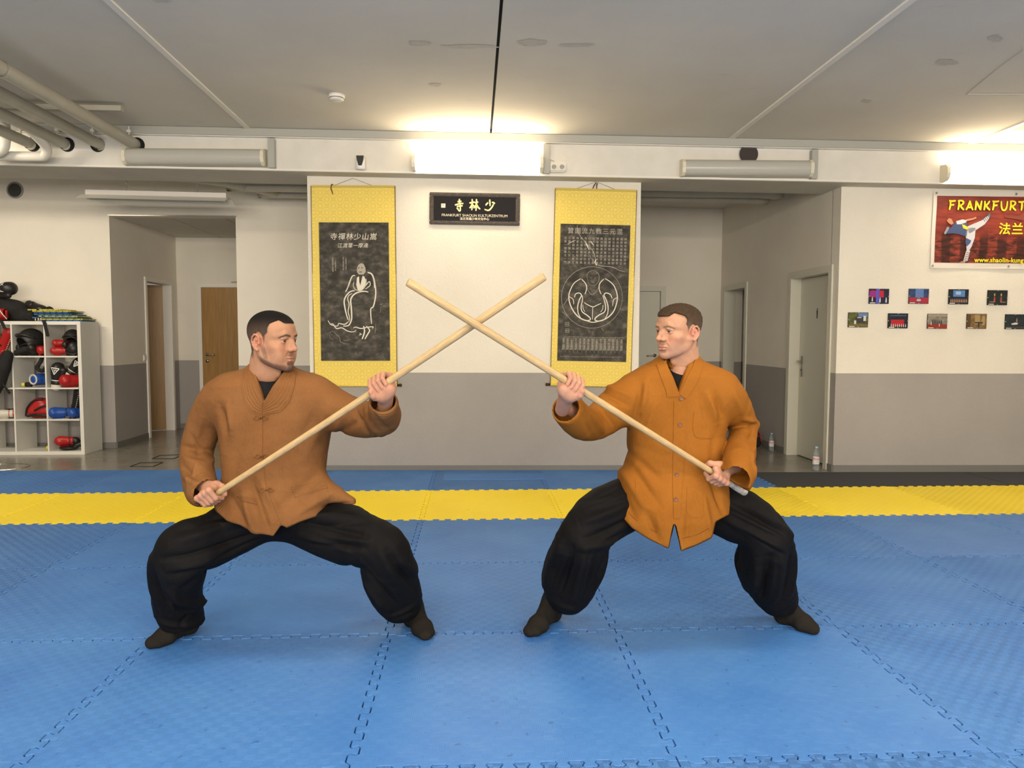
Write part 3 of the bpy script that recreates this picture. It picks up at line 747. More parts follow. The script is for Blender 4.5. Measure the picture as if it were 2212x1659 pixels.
def head_field(st):
    F = Field((-.098, -.125, -.215), (.098, .128, .128), .00175)
    jw = st.get('jaw', 1.0); nl = st.get('nose', 1.0)
    F.ell((0, -.014, .036), (.0735, .098, .080), 0)
    F.ell((0, .034, .036), (.060, .053, .056), .03)
    F.ell((0, .020, -.030), (.061, .058, .070), .03)
    for s in (-1, 1):
        F.chain([(s*.060, -.008, -.035), (s*.056*jw, .000, -.068), (s*.034*jw, .045, -.096), (s*.010, .070, -.104)], (.018, .017, .016, .016), .022)
        F.ell((s*.046, .050, -.026), (.020, .022, .016), .022)                 # cheekbone
        F.ell((s*.036*jw, .052, -.062), (.022*st.get('cheek', 1), .026*st.get('cheek', 1), .030), .03)                  # cheek
        F.chain([(s*.050, .052, .018), (s*.030, .077, .024), (s*.010, .084, .018)], (.008, .010, .008), .014)   # brow ridge
    F.cap((0, .066, -.100), (0, .078, -.103), .018, .013, .016)                # chin
    F.ell((0, .066, -.066), (.028, .022, .026), .02)                           # muzzle
    F.ell((0, -.03, -.085), (.050, .055, .06), .02)                            # throat
    for s in (-1, 1):
        F.ell((s*.033, .096, -.002), (.020, .017, .011), .012, 's')            # socket
        F.ell((s*.0315, .0695, -.001), (.0132, .0132, .0132), .002)
    F.chain([(0, .081, .012), (0, .090+.004*nl, -.008), (0, .098+.009*nl, -.030)], (.0075, .0075, .0085), .012)
    F.ell((0, .0985+.009*nl, -.0340), (.0092, .0105, .0085), .007)
    for s in (-1, 1):
        F.ell((s*.0120, .092, -.0375), (.0065, .0105, .0068), .006)
        F.cap((s*.008, .086, -.004), (s*.0125, .087, -.033), .008, .0085, .010)
        F.ell((s*.0065, .101, -.0465), (.0035, .006, .0035), .002, 's')
        F.cap((s*.014, .089, -.046), (s*.028, .078, -.066), .0012, .001, .006, 's')   # nasolabial fold
        # eyelids: shells above and below the opening
        c = np.array((s*.0315, .0695, -.001), np.float32)
        def lid(P, c=c, s=s):
            Q = P-c; d = np.sqrt((Q*Q).sum(-1))-.0144
            open_ = .0048-np.abs(Q[..., 2]+.0006-.02*np.abs(Q[..., 0]))-.28*np.maximum(np.abs(Q[..., 0])-.005, 0)
            return np.maximum(d, open_)
        F.func(lid, c-.017, c+.017, .003, pad=.006)
        F.chain([(s*.017, .0835, .0085), (s*.030, .0865, .0105), (s*.044, .077, .007)], (.0022, .0028, .0022), .005)  # upper lid fold
    # lips
    F.chain([(-.025, .080, -.0705), (-.012, .0885, -.0670), (0, .0905, -.0675), (.012, .0885, -.0670), (.025, .080, -.0705)], (.002, .0042, .0044, .0042, .002), .004)
    F.chain([(-.022, .081, -.0745), (-.010, .0885, -.0785), (.010, .0885, -.0785), (.022, .081, -.0745)], (.002, .0052, .0052, .002), .004)
    F.chain([(-.027, .081, -.0725), (-.010, .0935, -.0722), (.010, .0935, -.0722), (.027, .081, -.0725)], (.0009, .0012, .0012, .0009), .0025, 's')
    F.cap((-.012, .087, -.090), (.012, .087, -.090), .004, .004, .008, 's')
    # ears
    for s in (-1, 1):
        B = np.array([[1, 0, 0], [0, .94, -.34], [0, .34, .94]], np.float32); 
        c = np.array((s*.073, -.014, -.008)); e = lambda u, w: tuple(c+np.array((s*(.010+.010*max(0, -u*18)), u, w-.0*u)))
        F.ell(c+np.array((s*.003, 0, 0)), (.009, .017, .029), .006)
        ring = [e(.013, .004), e(.012, .018), e(.004, .029), e(-.008, .030), e(-.018, .020), e(-.020, .004), e(-.014, -.012), e(-.005, -.024), e(.004, -.030)]
        F.chain(ring, (.0032, .0036, .004, .004, .004, .004, .0042, .0055, .0058), .003)
        F.chain([e(.002, .018), e(-.008, .012), e(-.011, .000), e(-.006, -.012)], (.002, .0028, .0030, .0028), .003)
        F.ell(c+np.array((s*.010, .002, -.002)), (.005, .0055, .009), .003, 's')
        F.ell(c+np.array((s*.010, .012, -.005)), (.0045, .0045, .007), .004)
    # neck
    nt = st.get('neck', (0, -.047, -.128))
    F.cap((0, -.036, -.055), nt, .052, st.get('neck_r', .058), .03)
    for s in (-1, 1): F.cap((s*.050, -.04, -.045), (s*.026, nt[1]+.035, -.150), .012, .010, .02)
    F.cap((0, .015, -.115), (0, nt[1]+.045, -.155), .016, .014, .03)
    F.ell((0, .022, -.135), (.010, .012, .014), .012)
    return F

def hair_region(P, st):
    x, y, z = np.abs(P[..., 0]), P[..., 1], P[..., 2]
    zf = st['front_z']+.012*np.sin(P[..., 0]*90)*0
    yb = np.interp(z, [-.09, -.05, -.032, -.028, -.02, 0, .02, .032, .05, .066, .08, .2], st['side'])
    side = yb-y                                # >0: hair
    top = z-(st['front_z']+np.maximum(x-.030, 0)*st.get('recess', 1.1))
    behind = np.minimum(st['nape']*0+z-st['nape'], .1)
    h = np.maximum(side, np.minimum(top, .1)); h = np.minimum(h, behind)
    # clear the ear
    ear = np.sqrt(((y+.012)/.021)**2+((z+.004)/.036)**2)-1
    return np.minimum(h, np.where(x > .055, ear*.03, .05))

def make_head(st, R, C):
    """returns body part arrays for the head and the hair arrays, in world space"""
    F = head_field(st); V, Q = F.mesh(); n = vnormals(V, Q)
    x, y, z = V[:, 0], V[:, 1], V[:, 2]; ax = np.abs(x)
    rng = np.random.RandomState(3)
    c = np.tile(np.array(st['skin']), (len(V), 1))
    c = mixn(c, st['warm'], .55*sm(.05, .0, np.abs(z+.03))*sm(.04, .07, y))              # face centre
    c = mixn(c, st['red'], .5*sm(.055, .075, ax)*sm(.04, .0, np.abs(z+.005))*sm(-.045, -.02, y)*sm(.03, .0, y))  # ears
    c = mixn(c, st['red'], .35*sm(.012, .0, np.sqrt((x/1.3)**2+(y-.105)**2+(z+.036)**2)-.004))
    c = mixn(c, st['red'], .25*sm(.03, .008, np.sqrt((ax-.042)**2+(z+.035)**2)))
    lip = sm(.0075, .0045, np.abs(z+.0728))*sm(.027, .021, ax)*sm(.078, .084, y)
    c = mixn(c, st['lip'], lip*.7)
    c = mixn(c, (.16, .05, .035), sm(.0016, .0006, np.abs(z+.0722))*sm(.026, .02, ax)*sm(.08, .086, y)*.7)
    # brows
    bz = .0185+.0035*sm(.012, .034, ax)-.011*sm(.036, .054, ax)
    br = sm(.0052, .0026, np.abs(z-bz)*(1+.0*ax))*sm(.009, .014, ax)*sm(.056, .048, ax)*sm(.05, .06, y)
    c = mixn(c, st['brow'], br*st.get('brow_w', .85))
    # lashes / lid rim
    ew = np.sqrt((ax-.0315)**2+((z+.0006)*1.9)**2)
    c = mixn(c, (.10, .05, .04), sm(.0135, .0115, ew)*sm(.072, .078, y)*.55*(z > -.001)*sm(.0172, .0160, np.sqrt((ax-.0315)**2+(y-.0695)**2+(z+.001)**2)))
    if 'beard' in st:
        jaw_ = sm(-.045, -.075, z+.35*(.075-y)*0-np.interp(y, [-.02, .03, .06, .08], [.040, .012, -.012, -.012]))
        full = sm(.012, -.004, y-.035)*sm(-.0, -.03, z)*sm(-.03, -.012, y)                 # sideburn strip
        edge = jaw_*sm(-.022, .0, y)
        must = sm(.010, .004, np.abs(z+.0585))*sm(.03, .02, ax)*sm(.078, .084, y)*.45
        goat = sm(.026, .016, ax)*sm(-.084, -.094, z)*sm(.045, .06, y)
        side = sm(.011, .004, np.abs(y-.006-np.maximum(-z-.02, 0)*.25))*sm(-.01, -.03, z)*sm(-.085, -.07, z)*sm(.04, .05, ax)
        lowline = sm(.020, .006, np.abs(z-np.interp(y, [-.02, .0, .045, .075], [-.062, -.078, -.104, -.110])))*sm(-.015, .0, y)
        w = np.clip(np.maximum.reduce([goat, side*.6, lowline*.85, must]), 0, 1)*(.8+.2*rng.rand(len(V)))
        w *= 1-lip
        c = mixn(c, st['beard'], w*.93)
    if 'stubble' in st:
        w = sm(-.045, -.075, z)*sm(.0, .02, y)*(1-lip)*sm(-.13, -.115, z); c = mixn(c, st['stubble'], w*.28)
    hr = hair_region(V, st); c = mixn(c, st['scalp'], sm(-.005, .004, hr)*sm(-.080, -.05, z))
    # hair: a shell over the scalp
    G = Field((-.09, -.13, -.10), (.09, .11, .135), .0021)
    G.ell((0, -.014, .036), (.0735, .098, .080), 0); G.ell((0, .034, .036), (.060, .053, .056), .03); G.ell((0, -.02, -.04), (.064, .066, .06), .03)
    th = st['hair_t']
    def tk(P): return P
    P = np.stack(np.meshgrid(*G.ax, indexing='ij'), -1)
    top = sm(.02, .10, P[..., 2])
    D = G.D-(th[0]+(th[1]-th[0])*top).astype(np.float32)
    if st.get('tuft'):
        q = P*np.array((1, .45, 1)); w = (np.sin(q[..., 0]*420+3*np.sin(q[..., 1]*160)+q[..., 2]*90)+np.sin(q[..., 2]*380+q[..., 0]*130+4*np.sin(P[..., 1]*120)))*.5
        D = D-(st['tuft']*w*(.25+.75*top)).astype(np.float32)
    hrg = hair_region(P, st).astype(np.float32)+(.0022*np.sin(P[..., 0]*700+P[..., 1]*500)*np.sin(P[..., 2]*640+P[..., 1]*300)).astype(np.float32)
    k = .006; A = -hrg; h = np.maximum(k-np.abs(D-A), 0)/k; D = np.maximum(D, A)+h*h*k*.25
    G.D = np.maximum(D, -(G.D+.004)).astype(np.float32)
    HV, HQ = G.mesh(); hz = sm(.0, .095, HV[:, 2]); 
    hc = np.array(st['hair_low'])*(1-hz[:, None])+np.array(st['hair'])*hz[:, None]
    hc *= (.75+.5*rng.rand(len(HV), 1))
    if 'grey' in st:
        g = sm(.045, .0, HV[:, 2])*sm(-.01, .015, HV[:, 1]); hc = mixn(hc, st['grey'], g*.7)
    c = c*(.97+.06*rng.rand(len(V), 1))
    T = lambda v: (v*np.array(st.get('scale', (1, 1, 1))))@R.T+C
    return T(V), Q, c, T(HV), HQ, hc

def eyeballs(st, R, C, gaze, parent, base):
    for s in (-1, 1):
        c = np.array((s*.0315, .0695, -.001)); b = BM(); bmesh.ops.create_uvsphere(b, u_segments=32, v_segments=24, radius=.0136)
        gz = Vector(gaze).normalized(); col = []
        me = bpy.data.meshes.new('eye'); b.to_mesh(me); b.free()
        at = me.color_attributes.new('Col', 'FLOAT_COLOR', 'POINT'); Vs = []
        for i, v in enumerate(me.vertices):
            a = math.acos(max(-1, min(1, v.co.normalized().dot(gz))))
            q = (.012, .010, .010) if a < .20 else (st['iris'] if a < .48 else (.30, .235, .20))
            at.data[i].color = (*q, 1)
        me.polygons.foreach_set('use_smooth', [True]*len(me.polygons)); me.materials.append(EYEW)
        o = bpy.data.objects.new('eye', me); COL.objects.link(o); o.parent = parent
        Rm = Matrix([list(map(float, r)) for r in R]).to_4x4()
        # finer: rotate the sphere pole onto the gaze is not needed, the colours follow it
        o.matrix_local = Matrix.Translation(Vector((c*np.array(st.get('scale', (1, 1, 1))))@R.T+C-base)) @ Rm

# hands ------------------------------------------------------------
def hand_arrays(o, ax, palm, over, wrist, rs=.0135, thumb='cross', sc=1., elbow=None, skin=None, spread=.0192, curl=1., hs=0.):
    """o: grip centre on the stick; ax: unit, index -> little finger; palm: from the stick towards the palm;
       over: the side the fingers travel over; wrist: world point"""
    o = np.array(o); ax = np.array(Vector(ax).normalized()); palm = np.array(palm, float); palm -= ax*(palm@ax); palm /= np.linalg.norm(palm)
    over = np.array(over, float); over -= ax*(over@ax)+palm*(over@palm); over /= np.linalg.norm(over)
    wrist = np.array(wrist)
    pts = [o-ax*.09-.09*palm-.09*over, o+ax*.09+.09*palm+.09*over, wrist, o-.1, o+.1]
    lo, hi = np.min([o-.095, wrist-.04], 0), np.max([o+.095, wrist+.04], 0)
    F = Field(lo, hi, .0016)
    P = lambda a, r, u=0.: o+ax*u+(palm*math.cos(a)+over*math.sin(a))*r
    rr = (.0095, .0098, .0094, .0084); offs = (-1.5, -.5, .5, 1.5); ln = (1., 1.08, 1.02, .86)
    mcps = []
    for i in range(4):
        u = offs[i]*spread; f = rr[i]; g = rs+f
        m = P(math.radians(42), g+.024, u*1.08); pip = P(math.radians(98), g+.011*ln[i], u+.0); dip = P(math.radians(172), g+.0035, u*.96); tip = P(math.radians(225+8*ln[i]), g+.001, u*.92)
        mcps.append(m)
        F.chain([m, pip], (f*1.15, f*1.08), .003 if i else 0)
        F.chain([pip, dip], (f*1.08, f*.98), .0015); F.chain([dip, tip], (f*.98, f*.86), .0015)
        F.ell(pip+0, (f*1.14,)*3, .003)
    for i in range(3): # grooves between the fingers
        u = (offs[i]+.5)*spread
        F.chain([P(math.radians(60), rs+.031, u), P(math.radians(100), rs+.027, u), P(math.radians(150), rs+.0235, u), P(math.radians(200), rs+.021, u), P(math.radians(235), rs+.019, u)], (.0005, .0010, .0011, .0011, .0008), .002, 's')
    # palm block
    heel = [P(math.radians(-72), rs+.020, -1.25*spread+hs), P(math.radians(-72), rs+.018, 1.35*spread+hs*.6)]
    for i in range(4):
        h = heel[0]*(1-i/3)+heel[1]*i/3
        F.cap(mcps[i], h+palm*.006, .0115, .0125, .010)
        mid = P(math.radians(-10), rs+.013, offs[i]*spread); F.cap(mid, h, .0125, .0125, .008)
    F.cap(heel[1], P(math.radians(-20), rs+.015, 1.45*spread), .014, .012, .012)                 # little-finger side
    th0 = P(math.radians(-62), rs+.023, -1.3*spread+hs*.5)
    F.cap(heel[0], th0, .016, .016, .012)
    wc = (heel[0]+heel[1])/2+palm*.010
    wd_ = wrist-wc; wl_ = np.linalg.norm(wd_); 
    F.cap(wc, wrist, .024, .023, .022, flat=(palm, 1.25))
    F.cap(heel[0]*.6+wc*.4, wrist, .017, .019, .02); F.cap(heel[1]*.6+wc*.4, wrist, .015, .019, .02)
    # thumb
    if thumb == 'cross':      # wraps the other way round and lies over the index finger tips
        T = [th0, P(math.radians(-105), rs+.017, -2.0*spread), P(math.radians(-150), rs+.020, -1.55*spread), P(math.radians(-176), rs+.021, -.75*spread)]
    elif thumb == 'along':    # lies along the stick beyond the index finger
        T = [th0, P(math.radians(-58), rs+.017, -2.2*spread), P(math.radians(-48), rs+.013, -3.4*spread), P(math.radians(-45), rs+.011, -4.4*spread)]
    else:                     # wraps below, tip meets the middle finger
        T = [th0, P(math.radians(-85), rs+.016, -2.1*spread), P(math.radians(-112), rs+.016, -2.2*spread+.006), P(math.radians(-146), rs+.0175, -1.75*spread)]
    F.chain(T, (.0145, .0118, .0112, .0095), .005)
    F.ell(T[2], (.0122,)*3, .004)
    V, Q = F.mesh(); V = relax(V, Q, 2, .4)
    c = np.tile(np.array(skin[0]), (len(V), 1))
    for m in mcps: c = mixn(c, skin[1], .55*sm(.022, .006, np.linalg.norm(V-m, axis=1)))
    tipc = P(math.radians(225), rs+.01, 0); c = mixn(c, skin[1], .4*sm(.035, .01, np.abs((V-tipc)@over)+np.abs((V-tipc)@palm)))
    # nails
    nl = T[3]; 
    return V, Q, c

CLOTH_N = 0
def cloth_mat(name, c1, c2, weave=900, wrinkle=14, wstr=.35, rough=.8):
    m = mat(name, c1, rough, spec=.08); v = coords(m)
    base = ramp(m, nz(m, v, 5, 5), [(.3, c1), (.7, c2)])
    fib = ramp(m, nz(m, coords(m, 'Object', (1, 1, .25)), 260, 4, .7), [(.3, (.80,)*3), (.7, (1.12,)*3)])
    setcol(m, mixc(m, .5, base, fib, 'MULTIPLY'))
    b1 = N(m, 'ShaderNodeBump'); b1.inputs['Strength'].default_value = wstr; b1.inputs['Distance'].default_value = .012
    L(m, nz(m, v, wrinkle, 4, .5), b1.inputs['Height'])
    b2 = N(m, 'ShaderNodeBump'); b2.inputs['Strength'].default_value = .25; b2.inputs['Distance'].default_value = .0015
    L(m, nz(m, v, weave, 2), b2.inputs['Height']); L(m, b1.outputs[0], b2.inputs['Normal']); L(m, b2.outputs[0], bsdf(m).inputs['Normal'])
    return m
BROWN = cloth_mat('brown_cotton', (.142, .061, .021), (.188, .085, .031), 500, 16, .62)
_b = bsdf(BROWN).inputs['Normal'].links[0].from_node; _a = N(BROWN, 'ShaderNodeVertexColor', layer_name='Col'); _s = N(BROWN, 'ShaderNodeSeparateColor'); L(BROWN, _a.outputs[0], _s.inputs[0])
_w = mth(BROWN, 'MULTIPLY', mth(BROWN, 'SINE', mth(BROWN, 'MULTIPLY', _s.outputs[0], 2*PI/.0085)), _s.outputs[1])
_n = N(BROWN, 'ShaderNodeBump'); _n.inputs['Strength'].default_value = .5; _n.inputs['Distance'].default_value = .0022; L(BROWN, _w, _n.inputs['Height']); L(BROWN, _b.outputs[0], _n.inputs['Normal']); L(BROWN, _n.outputs[0], bsdf(BROWN).inputs['Normal'])
OCHRE = cloth_mat('ochre_cotton', (.215, .078, .010), (.262, .098, .015), 900, 11, .55)
BLKC = cloth_mat('black_trouser_cloth', (.0045, .0042, .0048), (.0072, .0068, .0075), 700, 11, .6, .7)
SOCK = cloth_mat('charcoal_sock_knit', (.012, .0105, .009), (.019, .017, .015), 1500, 60, .3, .95)
TEE = cloth_mat('black_undershirt', (.008, .008, .009), (.012, .012, .013))
BTN = mat('brown_button', (.15, .055, .018), .4)

def j(x, y, Y): return np.array(at_y(x, y, Y))
def torso_fn(rows, e=2.4):
    """rows: (z, xl, xr, yc, hd). superellipse loft"""
    r = np.array(sorted(rows)); zs = r[:, 0]
    def fn(P):
        z = P[..., 2]; xl, xr, yc, hd = (np.interp(z, zs, r[:, i]) for i in (1, 2, 3, 4))
        cx, w = (xl+xr)/2, (xr-xl)/2
        q = (np.abs((P[..., 0]-cx)/w)**e+np.abs((P[..., 1]-yc)/hd)**e)**(1/e)
        d = (q-1)*np.minimum(w, hd)
        return np.maximum(d, np.maximum(zs[0]-z, z-zs[-1]))
    return fn
def rows_px(rows, Y0):
    """photo rows (py, left px, right px, yc, hd) measured on the body plane"""
    out = []
    for py, xl, xr, yc, hd in rows:
        a, b = at_y(xl, py, yc), at_y(xr, py, yc); out.append(((a.z+b.z)/2, a.x, b.x, yc, hd))
    return out
def folds(V, n, segs, Y, front=True):
    """drape ridges: (px0,py0,px1,py1,amp,width[,Y])"""
    out = V.copy(); x, z = V[:, 0], V[:, 2]
    for s in segs:
        yy = s[6] if len(s) > 6 else Y
        a, b = at_y(s[0], s[1], yy), at_y(s[2], s[3], yy); ax_, az = a.x, a.z; dx, dz = b.x-a.x, b.z-a.z; L2 = dx*dx+dz*dz
        t = np.clip(((x-ax_)*dx+(z-az)*dz)/L2, 0, 1); d = np.hypot(x-ax_-t*dx, z-az-t*dz)
        w = np.exp(-(d/s[5])**2)*np.sin(PI*np.clip(t, .04, .96))**.5
        if front: w = w*(n[:, 1] < .2)
        out += n*(w*s[4]*1.35)[:, None]
    return out
def wobble(V, n, amp, sc, seed=0):
    """low folds by summed sines"""
    rng = np.random.RandomState(seed); d = np.zeros(len(V))
    for i in range(7):
        k = rng.normal(size=3)*sc; d += np.sin(V@k+rng.rand()*6)*(1/(1+.3*i))
    return V+n*(d*amp/3)[:, None]
def drape(name, bvh, outline, mat_, parent, base, nu=24, nv=24, off=.0022, thick=.0025, rib=None):
    """cloth patch laid on a surface: outline(u,v) -> photo px of the measured corner grid"""
    V = []; hits = []
    o = Vector(CP)
    for jv in range(nv):
        for iu in range(nu):
            x, y = outline(iu/(nu-1), jv/(nv-1)); d = Vector(_ray(x, y)).normalized()
            h, nn, _, _ = bvh.ray_cast(o, d)
            hits.append((h, nn) if h is not None else None)
    ok_ = [i for i, h in enumerate(hits) if h is not None]
    med = np.median([hits[i][0].y for i in ok_])
    ok_ = [i for i in ok_ if abs(hits[i][0].y-med) < .12]; oks = set(ok_)
    for i in range(len(hits)):
        if i not in oks:
            k = min(ok_, key=lambda q: abs(q//nu-i//nu)*1.0+abs(q % nu-i % nu)*1.01); x, y = outline((i % nu)/(nu-1), (i//nu)/(nv-1)); hits[i] = (at_y(x, y, hits[k][0].y), hits[k][1])
    A = np.array([tuple(h) for h, _ in hits]); Nn = np.array([tuple(n_) for _, n_ in hits])
    Nn = Nn.reshape(nv, nu, 3); K = Nn.copy()
    for _ in range(2):
        K = (np.roll(K, 1, 0)+np.roll(K, -1, 0)+np.roll(K, 1, 1)+np.roll(K, -1, 1)+2*K)/6; K[0] = Nn[0]; K[-1] = Nn[-1]
    K /= np.linalg.norm(K, axis=2, keepdims=True)
    dvec = np.array([tuple(-Vector(_ray(*outline(iu/(nu-1), jv/(nv-1)))).normalized()) for jv in range(nv) for iu in range(nu)])
    ext = np.full((nv, nu), off)
    if rib is not None:
        for jv in range(nv):
            for iu in range(nu): ext[jv, iu] += rib(iu/(nu-1), jv/(nv-1))
    Ff = A+K.reshape(-1, 3)*ext.reshape(-1, 1); Bk = A-K.reshape(-1, 3)*(thick)
    V = np.concatenate([Ff, Bk])-base; n = nu*nv; Q = []
    for jv in range(nv-1):
        for iu in range(nu-1):
            a = jv*nu+iu; Q.append((a, a+1, a+nu+1, a+nu)); Q.append((n+a, n+a+nu, n+a+nu+1, n+a+1))
    for iu in range(nu-1):
        a = iu; Q.append((a, n+a, n+a+1, a+1)); a = (nv-1)*nu+iu; Q.append((a, a+1, n+a+1, n+a))
    for jv in range(nv-1):
        a = jv*nu; Q.append((a, a+nu, n+a+nu, n+a)); a = jv*nu+nu-1; Q.append((a, n+a, n+a+nu, a+nu))
    o_ = np_obj(name, V, np.array(Q), mat_, parent, True)
    b = bmesh.new(); b.from_mesh(o_.data); bmesh.ops.recalc_face_normals(b, faces=b.faces[:]); 
    for e_ in b.edges:
        if len(e_.link_faces) == 2 and e_.calc_face_angle(0) > 1.0: e_.smooth = False
    b.to_mesh(o_.data); b.free(); return o_
def bil(c00, c10, c11, c01):
    c = [np.array(q, float) for q in (c00, c10, c11, c01)]
    return lambda u, v: tuple(c[0]*(1-u)*(1-v)+c[1]*u*(1-v)+c[2]*u*v+c[3]*(1-u)*v)
def strip(path, w0, w1, side=1):
    """ribbon outline along a px path; widths in px to one side"""
    P = np.array(path, float); seg = np.r_[0, np.cumsum(np.linalg.norm(np.diff(P, axis=0), axis=1))]; seg /= seg[-1]
    def f(u, v):
        p = np.array([np.interp(v, seg, P[:, 0]), np.interp(v, seg, P[:, 1])]); q = np.array([np.interp(min(1, v+.02), seg, P[:, 0]), np.interp(min(1, v+.02), seg, P[:, 1])]); r = np.array([np.interp(max(0, v-.02), seg, P[:, 0]), np.interp(max(0, v-.02), seg, P[:, 1])])
        t = (q-r)/np.linalg.norm(q-r); n_ = np.array([-t[1], t[0]])*side; w = w0+(w1-w0)*v
        return tuple(p+n_*w*u)
    return f
def bvh_of(*VQ):
    V = np.concatenate([v for v, _ in VQ]); Q = []; k = 0
    for v, q in VQ: Q.append(q+k); k += len(v)
    return BVHTree.FromPolygons(V.tolist(), np.concatenate(Q).tolist())
def hitp(bvh, x, y):
    h, n_, _, _ = bvh.ray_cast(Vector(CP), Vector(_ray(x, y)).normalized()); return h, n_
def foot(F, ankle, toe, heel, h=.0):
    a, t, he = np.array(ankle), np.array(toe), np.array(heel)
    f = (t-he); f[2] = 0; Lf = np.linalg.norm(f); f /= Lf; s = np.array([f[1], -f[0], 0])
    G = lambda u, v, z: np.array([he[0], he[1], 0])+f*u*Lf+s*v+np.array([0, 0, z])
    F.ell(G(.12, 0, .034), (.034, .034, .034), .0)
    F.cap(G(.12, 0, .04), a, .034, .040, .03)
    F.cap(G(.16, 0, .032), G(.62, 0, .034), .032, .034, .03, flat=((0, 0, 1), 1.1))
    F.cap(G(.30, 0, .060), G(.62, .0, .040), .034, .030, .03)
    F.cap(a+np.array([0, 0, .02]), G(.35, 0, .055), .040, .034, .03)
    F.cap(G(.66, .022, .026), G(.90, .018, .022), .026, .020, .025); F.cap(G(.66, -.022, .026), G(.86, -.022, .020), .025, .018, .025)
    F.cap(G(.68, 0, .028), G(.94, .004, .021), .028, .019, .02)
    F.func(lambda P: P[..., 2]-.001, G(0, 0, 0)-.3, G(1, 0, 0)+.3*np.array([1, 1, .02]), 0, 's')

